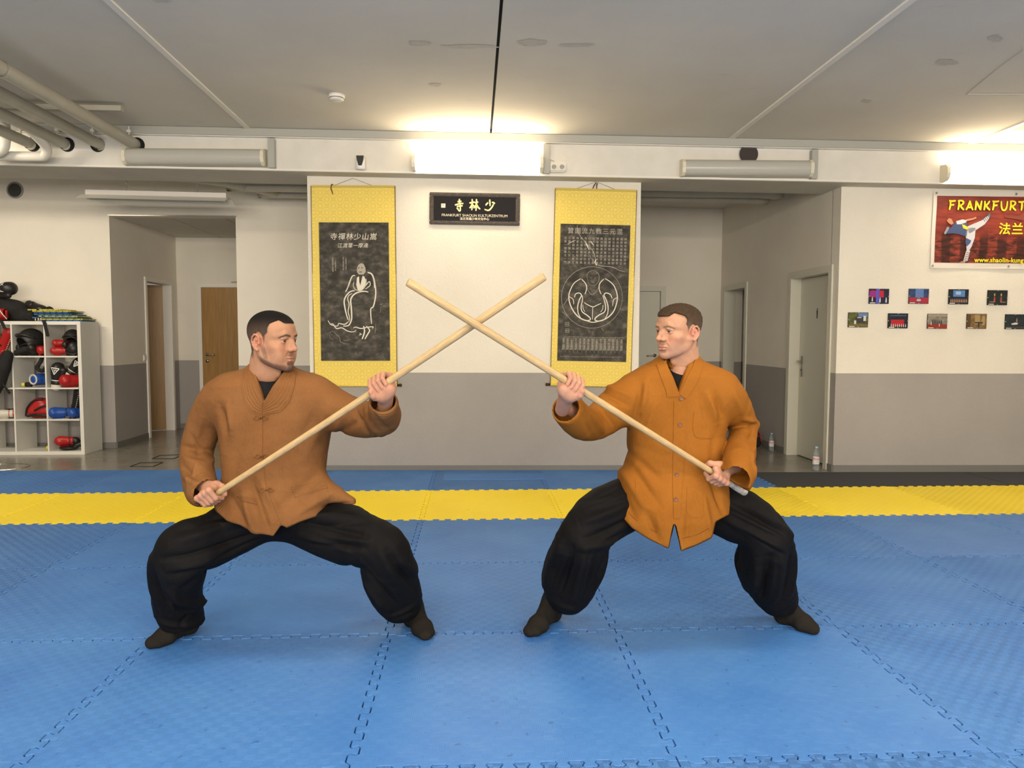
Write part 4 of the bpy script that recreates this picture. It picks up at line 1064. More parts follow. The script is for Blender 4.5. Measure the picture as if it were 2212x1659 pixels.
def person(cfg):
    base = np.array(cfg['base']); root = empty('person', tuple(base), 0, cfg['label'], 'person'); B = base
    S = cfg['skin']
    # ----- jacket
    lo, hi = cfg['jbox']; F = Field(lo, hi, .0048)
    tf = torso_fn(rows_px(cfg['torso'], 0), cfg.get('tse', 2.5)); F.func(tf, lo, hi)
    for a, b_, ra, rb, k in cfg['jadd']: F.cap(a, b_, ra, rb, k)
    # neck hole and V opening
    hem = np.array(cfg['hem'], float)
    def hemf(P):
        px, py = to_px(P); return (np.interp(px, hem[:, 0], hem[:, 1])-py)/540.
    F.func(hemf, (lo[0], lo[1], lo[2]), (hi[0], hi[1], cfg['hemz']), 0.004, 's')
    vp = [at_y(x, y, cfg['vY']) for x, y in cfg['vneck']]
    zz = [p.z for p in vp][::-1]
    nL = int(np.argmin([p.z for p in vp]))
    Lx = vp[:nL+1]; Rx = vp[nL:][::-1]
    lz, lx = [p.z for p in Lx][::-1], [p.x for p in Lx][::-1]; rz_, rx = [p.z for p in Rx][::-1], [p.x for p in Rx][::-1]
    def vneck(P):
        z = P[..., 2]; l = np.interp(z, lz, lx); r = np.interp(z, rz_, rx)
        d = np.maximum(l-P[..., 0], P[..., 0]-r); d = np.maximum(d, lz[0]-z); return np.maximum(d*.9, P[..., 1]-cfg['vback'])
    F.func(vneck, (min(lx+rx)-.05, lo[1], lz[0]-.05), (max(lx+rx)+.05, cfg['vback']+.05, hi[2]), .006, 's')
    nh = cfg['neckhole']; F.cap(nh[0], nh[1], nh[2], nh[2], .008, 's')
    G = Field(lo, hi, .0048)
    for pts, rs in cfg['sleeves']: G.chain(pts, rs, .025)
    for a, b_, ra, rb, k in cfg.get('sadd', ()): G.cap(a, b_, ra, rb, k)
    for a, b_, ra, rb in cfg['cuffs']: G.cap(a, b_, ra, rb, .004, 's')
    for a, nrm_ in cfg['cuffcut']:
        a = np.array(a); nn = np.array(Vector(nrm_).normalized())
        G.func(lambda P, a=a, nn=nn: np.maximum(-((P-a)@nn), np.linalg.norm(P-a, axis=-1)-.13), a-.13, a+.13, .003, 's')
    z0_ = j(600, 965, .92)[2]; kk = (.006+.040*sm(z0_, z0_+.11, F.ax[2])).astype(np.float32)[None, None, :]
    h = np.maximum(kk-np.abs(F.D-G.D), 0)/kk; F.D = np.minimum(F.D, G.D)-h*h*kk*.25; del G
    V, Q = F.mesh(); V = relax(V, Q, 2, .5); n = vnormals(V, Q)
    V = wobble(V, n, cfg.get('wob', .004), 16, cfg['seed']); n = vnormals(V, Q)
    V = folds(V, n, cfg['jfolds'], cfg['hemY'])
    rib_ = np.zeros((len(V), 3)); rib_[:, 0] = 0
    for a, b_, mx in cfg.get('cuffrib', ()):
        a, b_ = np.array(a), np.array(b_); d_ = (b_-a)/np.linalg.norm(b_-a); t_ = (V-b_)@d_; rad_ = np.linalg.norm(V-b_-t_[:, None]*d_, axis=1)
        w_ = (t_ > -.065) & (t_ < .05) & (rad_ < mx); rib_[w_, 0] = t_[w_]+.2; rib_[w_, 1] = np.clip((t_[w_]+.065)/.008, 0, 1)*np.clip((mx-rad_[w_])/.01, 0, 1)
    jac = np_obj(cfg['jname'], V-B, Q, cfg['jmat'], root, cols=rib_); jac['label'] = cfg['jlabel']
    jb = bvh_of((V, Q))
    # ----- trousers
    lo, hi = cfg['pbox']; F = Field(lo, hi, .0056)
    for c_, r_, k in cfg['pelvis']: F.ell(c_, r_, k)
    for pts, rs in cfg['legs']: F.chain(pts, rs, .06)
    for a, nrm_, rad in cfg['pcut']:
        a = np.array(a); nn = np.array(Vector(nrm_).normalized())
        F.func(lambda P, a=a, nn=nn, rad=rad: np.maximum(-((P-a)@nn), np.linalg.norm(P-a, axis=-1)-rad), a-rad, a+rad, .02, 's')
    V2, Q2 = F.mesh(); V2 = relax(V2, Q2, 2, .5); n2 = vnormals(V2, Q2); V2 = wobble(V2, n2, .005, 13, cfg['seed']+5); n2 = vnormals(V2, Q2)
    V2 = folds(V2, n2, cfg['pfolds'], .85)
    tr = np_obj('trousers', V2-B, Q2, BLKC, root); tr['label'] = 'wide black trousers gathered at the ankles'
    # ----- socks
    for k, (an, to, he) in enumerate(cfg['feet']):
        F = Field(np.min([an, to, he], 0)-.07, np.max([an, to, he], 0)+np.array([.07, .07, .12]), .003); F.D[:] = .08
        foot(F, an, to, he); F.cap(an, np.array(an)+np.array(cfg['shin'][k]), .040, .044, .02)
        V3, Q3 = F.mesh(); V3[:, 2] = np.maximum(V3[:, 2], .0005); n3 = vnormals(V3, Q3); V3 = V3+n3*(.0005*np.sin(V3[:, 1]*500+V3[:, 2]*460)*sm(.05, .09, V3[:, 2]))[:, None]
        np_obj('sock', V3-B, Q3, SOCK, root)
    # ----- body: head, neck, trunk, limbs, hands as one mesh
    hs = cfg['head']; R = basis(hs['f'], hs.get('up', (0, 0, 1))); C = np.array(hs['c'])
    bv, bq, bc, hv, hq, hc = make_head(hs, R, C)
    parts = [(bv, bq, bc)]
    F = Field(cfg['bbox'][0], cfg['bbox'][1], .009)
    for pts, rs in cfg['bones']: F.chain(pts, rs, .04)
    tv, tq = F.mesh(); parts.append((tv, tq, np.tile(np.array(S[0]), (len(tv), 1))))
    for h in cfg['hands']:
        hvv, hqq, hcc = hand_arrays(skin=S, **h); parts.append((hvv, hqq, hcc))
    VV = np.concatenate([p[0] for p in parts]); CC = np.concatenate([p[2] for p in parts]); QQ = []; k = 0
    for p in parts: QQ.append(p[1]+k); k += len(p[0])
    body = np_obj('body', VV-B, np.concatenate(QQ), SKIN, root, cols=CC)
    np_obj('hair', hv-B, hq, HAIRV, root, cols=hc)
    eyeballs(hs, R, C, hs['gaze'], body, B)
    # ----- undershirt
    F = Field(cfg['tbox'][0], cfg['tbox'][1], .006)
    for pts, rs in cfg['tee']: F.chain(pts, rs, .05)
    c_, rr_ = cfg['teehole']; F.ell(c_, rr_, .006, 's')
    V4, Q4 = F.mesh(); np_obj('undershirt', V4-B, Q4, TEE, root)
    return root, jac, jb, B

SKN_L = ((.38, .20, .13), (.46, .22, .15)); SKN_R = ((.42, .23, .155), (.48, .22, .16))
def stick_pts(a, b): return np.array(a), np.array(b)
SL0, SL1 = stick_pts(j(468, 1066, .70), j(1175, 598, .32))
SR0, SR1 = stick_pts(j(1606, 1062, .74), j(882, 610, .26))
dL = (SL1-SL0)/np.linalg.norm(SL1-SL0); dR = (SR1-SR0)/np.linalg.norm(SR1-SR0)
def on_stick(P0, d, px):
    lo_, hi_ = 0., 2.
    f = lambda t: (lambda q: W/2+CF*((q-CP)@AX)/((q-CP)@AF))(P0+d*t)
    s = 1 if f(1.) > f(0.) else -1
    for _ in range(40):
        m = (lo_+hi_)/2
        if (f(m)-px)*s < 0: lo_ = m
        else: hi_ = m
    return P0+d*lo_
def yawdir(deg, tilt=0.): a = math.radians(deg); return (math.sin(a), -math.cos(a), tilt)
OLL, OLU = on_stick(SL0-dL*.1, dL, 459), on_stick(SL0, dL, 822)
ORL, ORU = on_stick(SR0, dR, 1546), on_stick(SR0, dR, 1236)
def fz(x, y): return np.array(at_z(x, y, 0.))
def ank(t, h, a=.14, z=.085): p = h+(t-h)*a; p[2] = z; return p
tL1, hL1 = fz(322, 1404), fz(420, 1362); tL2, hL2 = fz(927, 1384), fz(886, 1346)
tR1, hR1 = fz(1142, 1379), fz(1200, 1335); tR2, hR2 = fz(1766, 1371), fz(1682, 1341)
CHZ = .0
CFG_L = dict(seed=1, base=(-.40, 1.0, 0), label='man with cropped black hair and chin beard in brown knotted jacket gripping a staff', skin=SKN_L, jname='jacket', jmat=BROWN,
  jlabel='brown cotton jacket with stitched collar and knotted toggles',
  jbox=((-1.0, .40, .48), (.36, 1.22, 1.28)),
  torso=[(782, 545, 625, .92, .055), (795, 532, 640, .92, .075), (810, 500, 672, .92, .10), (830, 464, 704, .92, .12), (860, 456, 720, .92, .13), (900, 466, 720, .92, .14), (935, 476, 714, .92, .145), (980, 483, 706, .92, .15), (1020, 486, 702, .915, .155), (1060, 478, 708, .91, .17), (1100, 466, 715, .90, .19), (1175, 458, 722, .89, .20)],
  jadd=[(j(680, 1050, .86), j(758, 1084, .78), .050, .022, .06), (j(500, 1090, .84), j(480, 1100, .80), .05, .03, .05)],
  sleeves=[([j(500, 850, .92), j(462, 880, .94), j(437, 935, .98), j(425, 985, .97), j(428, 1030, .87), j(438, 1062, .77)], (.085, .078, .070, .068, .066, .062)),
           ([j(680, 862, .91), j(735, 890, .89), j(790, 908, .82), j(828, 903, .70), j(829, 875, .56)], (.092, .084, .072, .064, .056))],
  hem=[(350, 1000), (452, 1040), (466, 1104), (475, 1112), (490, 1125), (520, 1133), (545, 1148), (590, 1158), (601, 1143), (607, 1134), (620, 1140), (650, 1127), (690, 1113), (735, 1094), (776, 1089), (778, 1060), (900, 1060)], hemY=.74, hemz=.86,
  vY=.80, vneck=[(540, 780), (548, 808), (571, 866), (588, 833), (601, 812), (622, 780)], vback=.93, neckhole=(j(575, 835, .90), j(578, 760, .885), .064),
  cuffs=[(j(434, 1045, .82), j(462, 1090, .66), .046, .052), (j(829, 885, .62), j(826, 850, .48), .042, .046)],
  cuffcut=[(j(448, 1071, .73), (.55, -.45, -.62)), (j(828, 862, .55), (-.05, -.72, .62))],
  cuffrib=[(j(432, 1030, .87), j(444, 1068, .745), .082), (j(829, 900, .68), j(828, 862, .55), .085)], jfolds=[(712, 940, 765, 870, .009, .012), (705, 955, 790, 900, -.007, .014), (760, 880, 800, 940, -.008, .011), (785, 872, 825, 938, .008, .012), (815, 868, 846, 925, -.006, .010), (695, 900, 655, 985, .006, .016), (678, 880, 640, 960, -.005, .018),
   (478, 935, 462, 880, -.010, .014), (492, 940, 480, 870, .008, .014), (402, 962, 462, 975, -.008, .010, .95), (398, 985, 466, 1000, .009, .011, .92), (396, 1005, 462, 1022, -.009, .010, .88), (402, 1024, 455, 1030, .008, .010, .85), (412, 940, 430, 985, -.006, .010, .9), (430, 1000, 425, 1040, .005, .009, .85), (445, 900, 425, 950, .006, .012, .92),
   (545, 1045, 590, 1140, -.012, .014, .76), (525, 1060, 560, 1145, .012, .016, .76), (560, 1030, 610, 1110, .008, .014, .76), (500, 1075, 545, 1130, -.008, .013, .76), (640, 1110, 730, 1060, .008, .014, .76), (690, 1105, 765, 1085, -.007, .010, .76), (600, 1100, 690, 1020, -.006, .018, .78),
   (545, 930, 520, 1040, .005, .02, .8), (620, 920, 650, 1010, -.005, .022, .8), (590, 940, 640, 1060, .004, .02, .8), (510, 870, 500, 960, .004, .018, .8)], wob=.004,
  pbox=((-1.05, .58, .06), (.36, 1.22, .86)),
  pelvis=[(j(600, 1085, .97), (.18, .13, .13), 0)],
  legs=[([j(560, 1105, .95), j(470, 1160, .86), j(397, 1192, .76), j(386, 1245, .83), j(382, 1290, .93), j(392, 1332, 1.0)], (.125, .110, .110, .098, .100, .092)),
        ([j(640, 1105, .95), j(752, 1158, .85), j(828, 1182, .76), j(838, 1230, .85), j(852, 1272, .95), j(864, 1300, 1.02)], (.125, .117, .094, .114, .112, .096))],
  pcut=[(j(400, 1362, 1.04), (.12, 0, -1), .2), (j(872, 1332, 1.08), (.25, 0, -1), .2)],
  pfolds=[(440, 1125, 560, 1128, .006, .007, .82), (420, 1172, 560, 1150, .007, .007, .82), (470, 1195, 560, 1165, -.007, .007, .84), (345, 1230, 350, 1320, -.008, .008, .88), (410, 1240, 400, 1300, .008, .008, .86), (372, 1240, 388, 1310, .008, .007, .86), (425, 1300, 395, 1345, -.010, .008, .92), (690, 1128, 800, 1118, -.006, .007, .82), (700, 1150, 810, 1150, .007, .007, .82), (790, 1185, 830, 1240, .007, .008, .84), (870, 1200, 895, 1285, -.008, .008, .84), (820, 1260, 850, 1315, .008, .008, .92), (390, 1178, 590, 1146, -.016, .014, .84), (400, 1150, 560, 1118, .014, .018, .82), (410, 1130, 540, 1100, -.009, .012, .82), (400, 1205, 520, 1190, .010, .016, .82), (352, 1185, 345, 1300, .014, .016, .86), (368, 1200, 372, 1320, -.016, .014, .86), (375, 1265, 408, 1325, -.020, .012, .88), (395, 1230, 430, 1320, .014, .014, .88), (410, 1210, 470, 1205, -.010, .014, .84), (405, 1325, 436, 1300, .012, .010, .92), (350, 1320, 430, 1350, .010, .012, .95), (420, 1250, 470, 1215, -.008, .012, .86),
   (660, 1126, 800, 1140, -.014, .013, .82), (650, 1150, 760, 1168, .012, .014, .84), (640, 1112, 790, 1108, .010, .014, .82), (680, 1165, 800, 1160, -.012, .012, .84), (845, 1170, 895, 1270, -.010, .012, .80), (825, 1160, 870, 1270, .006, .016, .80), (862, 1165, 908, 1265, .006, .011, .82), (780, 1230, 850, 1310, .010, .016, .88), (800, 1200, 860, 1300, -.012, .015, .86), (760, 1200, 815, 1290, -.008, .014, .88), (830, 1315, 905, 1290, .010, .010, .98), (850, 1325, 900, 1312, -.010, .007, 1.0)], feet=[(ank(tL1, hL1), tL1, hL1), (ank(tL2, hL2), tL2, hL2)], shin=[(-.0, -.03, .13), (-.03, -.04, .13)],
  head=dict(f=yawdir(66, -.02), c=j(590, 735, .86), gaze=(.0, 1, .0), jaw=1.0, nose=.7, skin=(.33, .175, .105), warm=(.38, .195, .115), red=(.42, .15, .10), lip=(.30, .115, .085), brow=(.03, .02, .018), beard=(.05, .030, .024), scalp=(.085, .056, .043),
    front_z=.068, side=[-.05, -.045, -.036, .004, .006, .012, .018, .030, .030, .036, .06, .075], nape=-.082, hair_t=(.0010, .0036), hair=(.006, .005, .005), hair_low=(.085, .056, .042), iris=(.03, .015, .01)),
  bbox=((-1.05, .45, .05), (.36, 1.25, 1.25)),
  bones=[([j(600, 1080, .97), j(598, 960, .94), j(590, 880, .93), j(578, 840, .915), j(570, 815, .90)], (.09, .09, .095, .08, .058)),
         ([j(590, 865, .93), j(500, 855, .93), j(437, 935, .98), j(428, 985, .97), OLL*.25+j(438, 1050, .79)*.75], (.05, .045, .038, .036, .025)),
         ([j(590, 865, .93), j(680, 865, .92), j(740, 892, .89), j(800, 910, .80), j(831, 880, .58)], (.05, .045, .040, .036, .024)),
         ([j(560, 1105, .95), j(397, 1192, .78), j(392, 1332, 1.02), ank(tL1, hL1)], (.045, .045, .036, .034)),
         ([j(640, 1105, .95), j(828, 1182, .78), j(868, 1300, 1.03), ank(tL2, hL2)], (.045, .045, .036, .034))],
  hands=[dict(o=OLL, ax=-dL, palm=(-.35, -.30, .85), over=(0, -1, -.4), wrist=j(437, 1047, .80), rs=.0125, thumb='below'),
         dict(o=OLU, ax=dL, palm=(0, .85, -.5), over=(0, .4, 1), wrist=j(832, 874, .575), rs=.0128, thumb='below')],
  tbox=((-.70, .72, .80), (-.10, 1.1, 1.24)), tee=[([j(598, 960, .94), j(590, 880, .93), j(577, 835, .92)], (.115, .118, .090))], teehole=(j(574, 788, .885), (.062, .10, .052)))
CFG_R = dict(seed=4, base=(1.22, 1.0, 0), label='man with short brown hair in ochre buttoned jacket gripping a staff', skin=SKN_R, jname='jacket', jmat=OCHRE,
  jlabel='ochre cotton jacket with wide sleeves, patch pockets and brown buttons',
  jbox=((.56, .40, .40), (1.72, 1.22, 1.30)),
  torso=[(765, 1428, 1505, .92, .055), (778, 1412, 1516, .92, .08), (792, 1385, 1545, .92, .10), (812, 1358, 1575, .92, .12), (850, 1350, 1588, .92, .13), (900, 1355, 1572, .92, .14), (940, 1358, 1562, .92, .145), (975, 1360, 1560, .915, .15), (1010, 1348, 1562, .91, .155), (1040, 1334, 1566, .90, .17), (1075, 1320, 1572, .89, .18), (1110, 1316, 1578, .88, .19), (1210, 1318, 1580, .88, .19)],
  jadd=[], sadd=[(j(1602, 925, 1.0), j(1634, 916, 1.0), .045, .012, .03), (j(1598, 1015, .70), j(1609, 1048, .64), .045, .014, .03)],
  sleeves=[([j(1400, 858, .92), j(1345, 872, .9), j(1290, 912, .82), j(1255, 915, .72), j(1228, 885, .60)], (.100, .092, .071, .066, .062)),
           ([j(1550, 850, .92), j(1585, 882, .95), j(1605, 922, 1.0), j(1601, 960, .89), j(1596, 1000, .715), j(1590, 1032, .63)], (.092, .078, .062, .061, .066, .065))],
  hem=[(1200, 1040), (1309, 1050), (1312, 1068), (1330, 1102), (1365, 1140), (1400, 1163), (1444, 1185), (1452, 1150), (1457, 1128), (1462, 1150), (1471, 1191), (1505, 1178), (1537, 1162), (1546, 1128), (1577, 1112), (1580, 1060), (1800, 1000)], hemY=.72, hemz=.90,
  vY=.80, vneck=[(1439, 762), (1446, 790), (1466, 849), (1480, 812), (1493, 785), (1500, 758)], vback=.93, neckhole=(j(1470, 835, .90), j(1472, 745, .90), .064),
  cuffs=[(j(1228, 892, .63), j(1208, 860, .48), .048, .058), (j(1595, 1004, .71), j(1588, 1046, .57), .046, .052)],
  cuffcut=[(j(1214, 878, .56), (-.62, -.35, .60)), (j(1584, 1033, .62), (-.62, -.10, -.75))],
  jfolds=[(1365, 880, 1310, 850, -.009, .012), (1372, 860, 1325, 840, .008, .012), (1360, 905, 1300, 880, .007, .011), (1330, 925, 1290, 870, -.009, .012, .78), (1310, 940, 1262, 880, .009, .012, .72), (1280, 945, 1245, 880, -.006, .010, .66), (1400, 820, 1385, 890, .010, .014, .80), (1388, 835, 1372, 905, -.009, .012, .80),
   (1420, 860, 1392, 960, .006, .014, .79), (1545, 850, 1560, 905, -.010, .013, .82), (1528, 850, 1548, 915, .010, .013, .80), (1512, 845, 1530, 930, -.006, .014, .79), (1575, 850, 1608, 905, .008, .013, .88), (1590, 900, 1636, 912, .008, .010, .95), (1585, 940, 1630, 918, -.009, .010, .93), (1583, 965, 1622, 945, .009, .010, .9), (1590, 985, 1618, 985, -.006, .010, .82), (1605, 965, 1600, 1030, .006, .010, .78),
   (1370, 985, 1430, 1040, -.007, .016, .77), (1352, 1020, 1400, 1110, .010, .018, .74), (1375, 1015, 1425, 1100, -.010, .016, .73), (1340, 1045, 1372, 1125, -.007, .014, .74), (1410, 1080, 1432, 1165, .008, .016, .72), (1395, 1100, 1415, 1160, -.008, .013, .72), (1485, 1100, 1478, 1175, -.008, .014, .72), (1520, 1070, 1530, 1150, .010, .015, .72), (1540, 1040, 1560, 1105, -.010, .013, .74), (1548, 930, 1535, 1010, -.005, .016, .78), (1385, 930, 1375, 1000, .005, .018, .78)], wob=.004,
  pbox=((.60, .58, .06), (1.98, 1.22, .92)),
  pelvis=[(j(1450, 1060, .98), (.18, .12, .11), 0)],
  legs=[([j(1412, 1070, .96), j(1312, 1108, .86), j(1262, 1158, .78), j(1249, 1210, .86), j(1232, 1255, .95), j(1226, 1283, 1.0)], (.108, .116, .104, .117, .118, .088)),
        ([j(1497, 1072, .96), j(1598, 1116, .86), j(1658, 1163, .78), j(1649, 1212, .87), j(1664, 1258, .95), j(1682, 1292, 1.0)], (.108, .118, .098, .120, .106, .084))],
  pcut=[(j(1225, 1314, 1.06), (-.15, 0, -1), .2), (j(1680, 1316, 1.06), (.12, 0, -1), .2)],
  pfolds=[(1255, 1090, 1370, 1062, .007, .008, .82), (1270, 1075, 1350, 1050, -.007, .008, .82), (1215, 1180, 1195, 1280, .008, .007, .86), (1262, 1175, 1250, 1285, .008, .007, .86), (1240, 1185, 1222, 1290, -.008, .007, .86), (1290, 1180, 1272, 1280, -.008, .007, .88), (1290, 1150, 1350, 1140, -.008, .008, .84), (1560, 1095, 1660, 1140, .008, .008, .82), (1585, 1130, 1660, 1175, -.008, .008, .84), (1695, 1180, 1700, 1290, -.008, .007, .86), (1668, 1190, 1682, 1300, .008, .007, .86), (1642, 1190, 1658, 1305, .008, .007, .86), (1620, 1190, 1640, 1290, -.007, .007, .88), (1240, 1115, 1350, 1085, .014, .016, .82), (1250, 1140, 1370, 1110, -.014, .014, .84), (1235, 1160, 1340, 1150, .010, .016, .84), (1205, 1150, 1180, 1280, .014, .014, .86), (1225, 1160, 1205, 1290, -.016, .014, .86), (1250, 1160, 1235, 1290, .014, .016, .86), (1275, 1170, 1262, 1290, -.014, .014, .88), (1300, 1150, 1285, 1260, .010, .014, .90), (1190, 1285, 1250, 1300, .008, .010, .98),
   (1560, 1080, 1680, 1140, -.014, .014, .82), (1550, 1110, 1660, 1165, .014, .016, .84), (1600, 1080, 1700, 1150, .010, .013, .84), (1700, 1165, 1705, 1290, .014, .014, .86), (1680, 1170, 1690, 1300, -.018, .014, .86), (1655, 1175, 1670, 1310, .016, .016, .86), (1630, 1180, 1640, 1305, -.016, .014, .86), (1605, 1175, 1620, 1280, .012, .014, .88), (1580, 1160, 1600, 1250, -.008, .014, .88)], feet=[(ank(tR1, hR1), tR1, hR1), (ank(tR2, hR2), tR2, hR2)], shin=[(.03, -.04, .13), (-.02, -.04, .13)],
  head=dict(f=yawdir(-60, -.0), c=j(1464, 716, .88), neck=(0, -.050, -.152), scale=(1, 1, .925), gaze=(.0, 1, .0), jaw=.84, cheek=.75, nose=1.15, skin=(.40, .22, .14), warm=(.46, .245, .155), red=(.52, .18, .13), lip=(.42, .16, .12), brow=(.10, .06, .04), brow_w=.7, stubble=(.26, .17, .14), scalp=(.16, .10, .07),
    front_z=.066, side=[-.05, -.045, -.036, .002, .004, .010, .016, .026, .020, .026, .06, .075], recess=1.4, nape=-.080, hair_t=(.003, .011), tuft=.0016, hair=(.045, .029, .018), hair_low=(.085, .058, .040), grey=(.20, .155, .115), iris=(.05, .05, .05)),
  bbox=((.60, .45, .05), (2.0, 1.25, 1.25)),
  bones=[([j(1450, 1080, .97), j(1455, 960, .94), j(1462, 880, .93), j(1470, 835, .915), j(1474, 805, .90)], (.09, .09, .095, .08, .058)),
         ([j(1460, 865, .93), j(1390, 860, .93), j(1340, 880, .9), j(1285, 910, .82), j(1222, 880, .60)], (.05, .045, .040, .036, .024)),
         ([j(1460, 865, .93), j(1550, 860, .93), j(1602, 918, 1.0), j(1600, 955, .96), j(1592, 1003, .75)], (.05, .045, .032, .032, .026)),
         ([j(1405, 1090, .95), j(1262, 1160, .80), j(1228, 1285, 1.02), ank(tR1, hR1)], (.045, .045, .036, .034)),
         ([j(1500, 1090, .95), j(1655, 1165, .80), j(1680, 1295, 1.02), ank(tR2, hR2)], (.045, .045, .036, .034))],
  hands=[dict(o=ORU, ax=dR, palm=(0, .85, -.5), over=(0, .4, 1), wrist=j(1215, 884, .60), rs=.0128, thumb='below'),
         dict(o=ORL, ax=-dR, palm=(.25, -.80, .45), over=(-.2, -.3, -1), wrist=j(1590, 1006, .742), rs=.0125, thumb='below', hs=.026)],
  tbox=((.95, .72, .80), (1.60, 1.1, 1.26)), tee=[([j(1455, 960, .94), j(1462, 880, .93), j(1470, 830, .92)], (.115, .118, .090))], teehole=(j(1470, 772, .885), (.062, .10, .055)))

if 1: pass
manL, jacL, jbL, bL = person(CFG_L)
manR, jacR, jbR, bR = person(CFG_R)
# staffs
WOOD = mat('pale_staff_wood', (.6, .42, .2), .45, spec=.4)
v = coords(WOOD, scale=(1, 1, 1)); gx = coords(WOOD, scale=(6, 60, 60))
setcol(WOOD, mixc(WOOD, ramp(WOOD, nz(WOOD, v, 14, 6), [(.45, (0,)*3), (.8, (.5,)*3)]), ramp(WOOD, nz(WOOD, gx, 4, 5), [(.3, (.36, .245, .115)), (.7, (.50, .36, .185))]), (.30, .20, .10)))
FUR = noisy('worn_grey_tape', (.22, .20, .18), (.42, .39, .35), 70, .9, 150, .9)
def staff(P0, P1, r0, r1, label, sag=0.):
    d = P1-P0; Lg = np.linalg.norm(d); q = Vector(d).to_track_quat('X', 'Z')
    r = empty('wooden_staff', tuple(P0), 0, label, 'staff', 'crossed wooden staffs'); r.rotation_mode = 'QUATERNION'; r.rotation_quaternion = q
    b = BM(); n = 14
    pts = [(Lg*t/n, 0, sag*math.sin(PI*t/n)) for t in range(n+1)]; rs = [r0+(r1-r0)*t/n for t in range(n+1)]
    pts = [(-.0015, 0, 0)]+pts+[(Lg+.0025, 0, 0)]; rs = [r0*.88]+rs+[r1*.86]
    tube(b, pts, rs, 24); obj('shaft', b, WOOD, r, True)
    return r
sL = staff(SL0-dL*.055, SL1, .0115, .0140, 'pale wooden staff held by the bearded man, rising to the right', -.006)
sR = staff(SR0, SR1, .0115, .0140, 'pale wooden staff held by the man in ochre, rising to the left, in front')
b = BM(); tube(b, [(-.012, 0, 0), (.0, .0, .001), (.03, .001, 0), (.06, 0, .001), (.085, 0, 0)], [.013, .0165, .0155, .0150, .0125], 16, sub=3); o = obj('frayed_tape', b, FUR, sR, True); o['label'] = 'frayed grey tape wrap'

# ---------------------------------------------------------------- jacket details
def ribs(n, amp=.0011): return lambda u, v: amp*math.sin(u*n*2*PI)
def lerp2(A, B):
    """outline between two px polylines, u across, v along"""
    A, B = np.array(A, float), np.array(B, float)
    def par(P): s = np.r_[0, np.cumsum(np.linalg.norm(np.diff(P, axis=0), axis=1))]; return s/s[-1]
    a, b = par(A), par(B)
    return lambda u, v: tuple((1-u)*np.array([np.interp(v, a, A[:, 0]), np.interp(v, a, A[:, 1])])+u*np.array([np.interp(v, b, B[:, 0]), np.interp(v, b, B[:, 1])]))
def collar_stand(root, base, m, c, rx, ry, zf, zb, h, a0=48, a1=312, lean=0.):
    b = BM(); n = 36; R_ = []
    for i in range(n+1):
        a = math.radians(a0+(a1-a0)*i/n); k = .5-.5*math.cos(a); z = zf+(zb-zf)*k; row = []
        for dz, dr in ((0, .006), (h, .0), (h, -.006), (0, -.002)):
            row.append(b.verts.new((c[0]-base[0]+(rx+dr)*math.sin(a), c[1]-base[1]-(ry+dr)*math.cos(a), z+dz*(.55+.45*k))))
        R_.append(row)
    for p_, q_ in zip(R_, R_[1:]):
        for i in range(4): b.faces.new((p_[i], p_[(i+1) % 4], q_[(i+1) % 4], q_[i]))
    b.faces.new(R_[0]); b.faces.new(R_[-1]); bmesh.ops.recalc_face_normals(b, faces=b.faces[:])
    bmesh.ops.bevel(b, geom=[e for e in b.edges if e.calc_face_angle(0) > .8], offset=.0015, segments=1, affect='EDGES')
    return obj('collar_stand', b, m, root, True)
def child_tube(name, pts, r, m, root, base, sub=4, n=8):
    b = BM(); tube(b, [Vector(p)-Vector(base) for p in pts], r, n, sub=sub); return obj(name, b, m, root, True)
STITCH = mat('brown_stitching', (.13, .048, .012), .85, spec=.05)
# bearded man's jacket
drape('collar', jbL, lerp2([(539, 793), (546, 812), (569, 868), (568, 872)], [(526, 803), (521, 828), (527, 868), (543, 889), (566, 897)]), BROWN, jacL, bL, 40, 26, .003, .003, ribs(6))
drape('collar', jbL, lerp2([(621, 795), (605, 814), (591, 836), (573, 870)], [(640, 803), (637, 832), (626, 868), (606, 889), (569, 897)]), BROWN, jacL, bL, 40, 26, .0034, .003, ribs(6))
drape('front_placket', jbL, lerp2([(568, 897), (567, 985), (574, 1050), (607, 1132)], [(550, 897), (548, 985), (555, 1050), (588, 1132)]), BROWN, jacL, bL, 8, 40, .0028, .003)
o = drape('pocket_flap', jbL, bil((628, 1051), (699, 1038), (708, 1054), (637, 1075)), BROWN, jacL, bL, 26, 30, .003, .003, lambda u, v: .0010*math.sin(v*6*2*PI))
drape('pocket_flap', jbL, bil((512, 1072), (546, 1076), (556, 1090), (520, 1082)), BROWN, jacL, bL, 12, 20, .003, .003, lambda u, v: .0009*math.sin(v*4*2*PI))
drape('pocket', jbL, lerp2([(640, 1072), (650, 1085), (672, 1100)], [(706, 1054), (712, 1075), (706, 1088)]), BROWN, jacL, bL, 16, 12, .0016, .002)
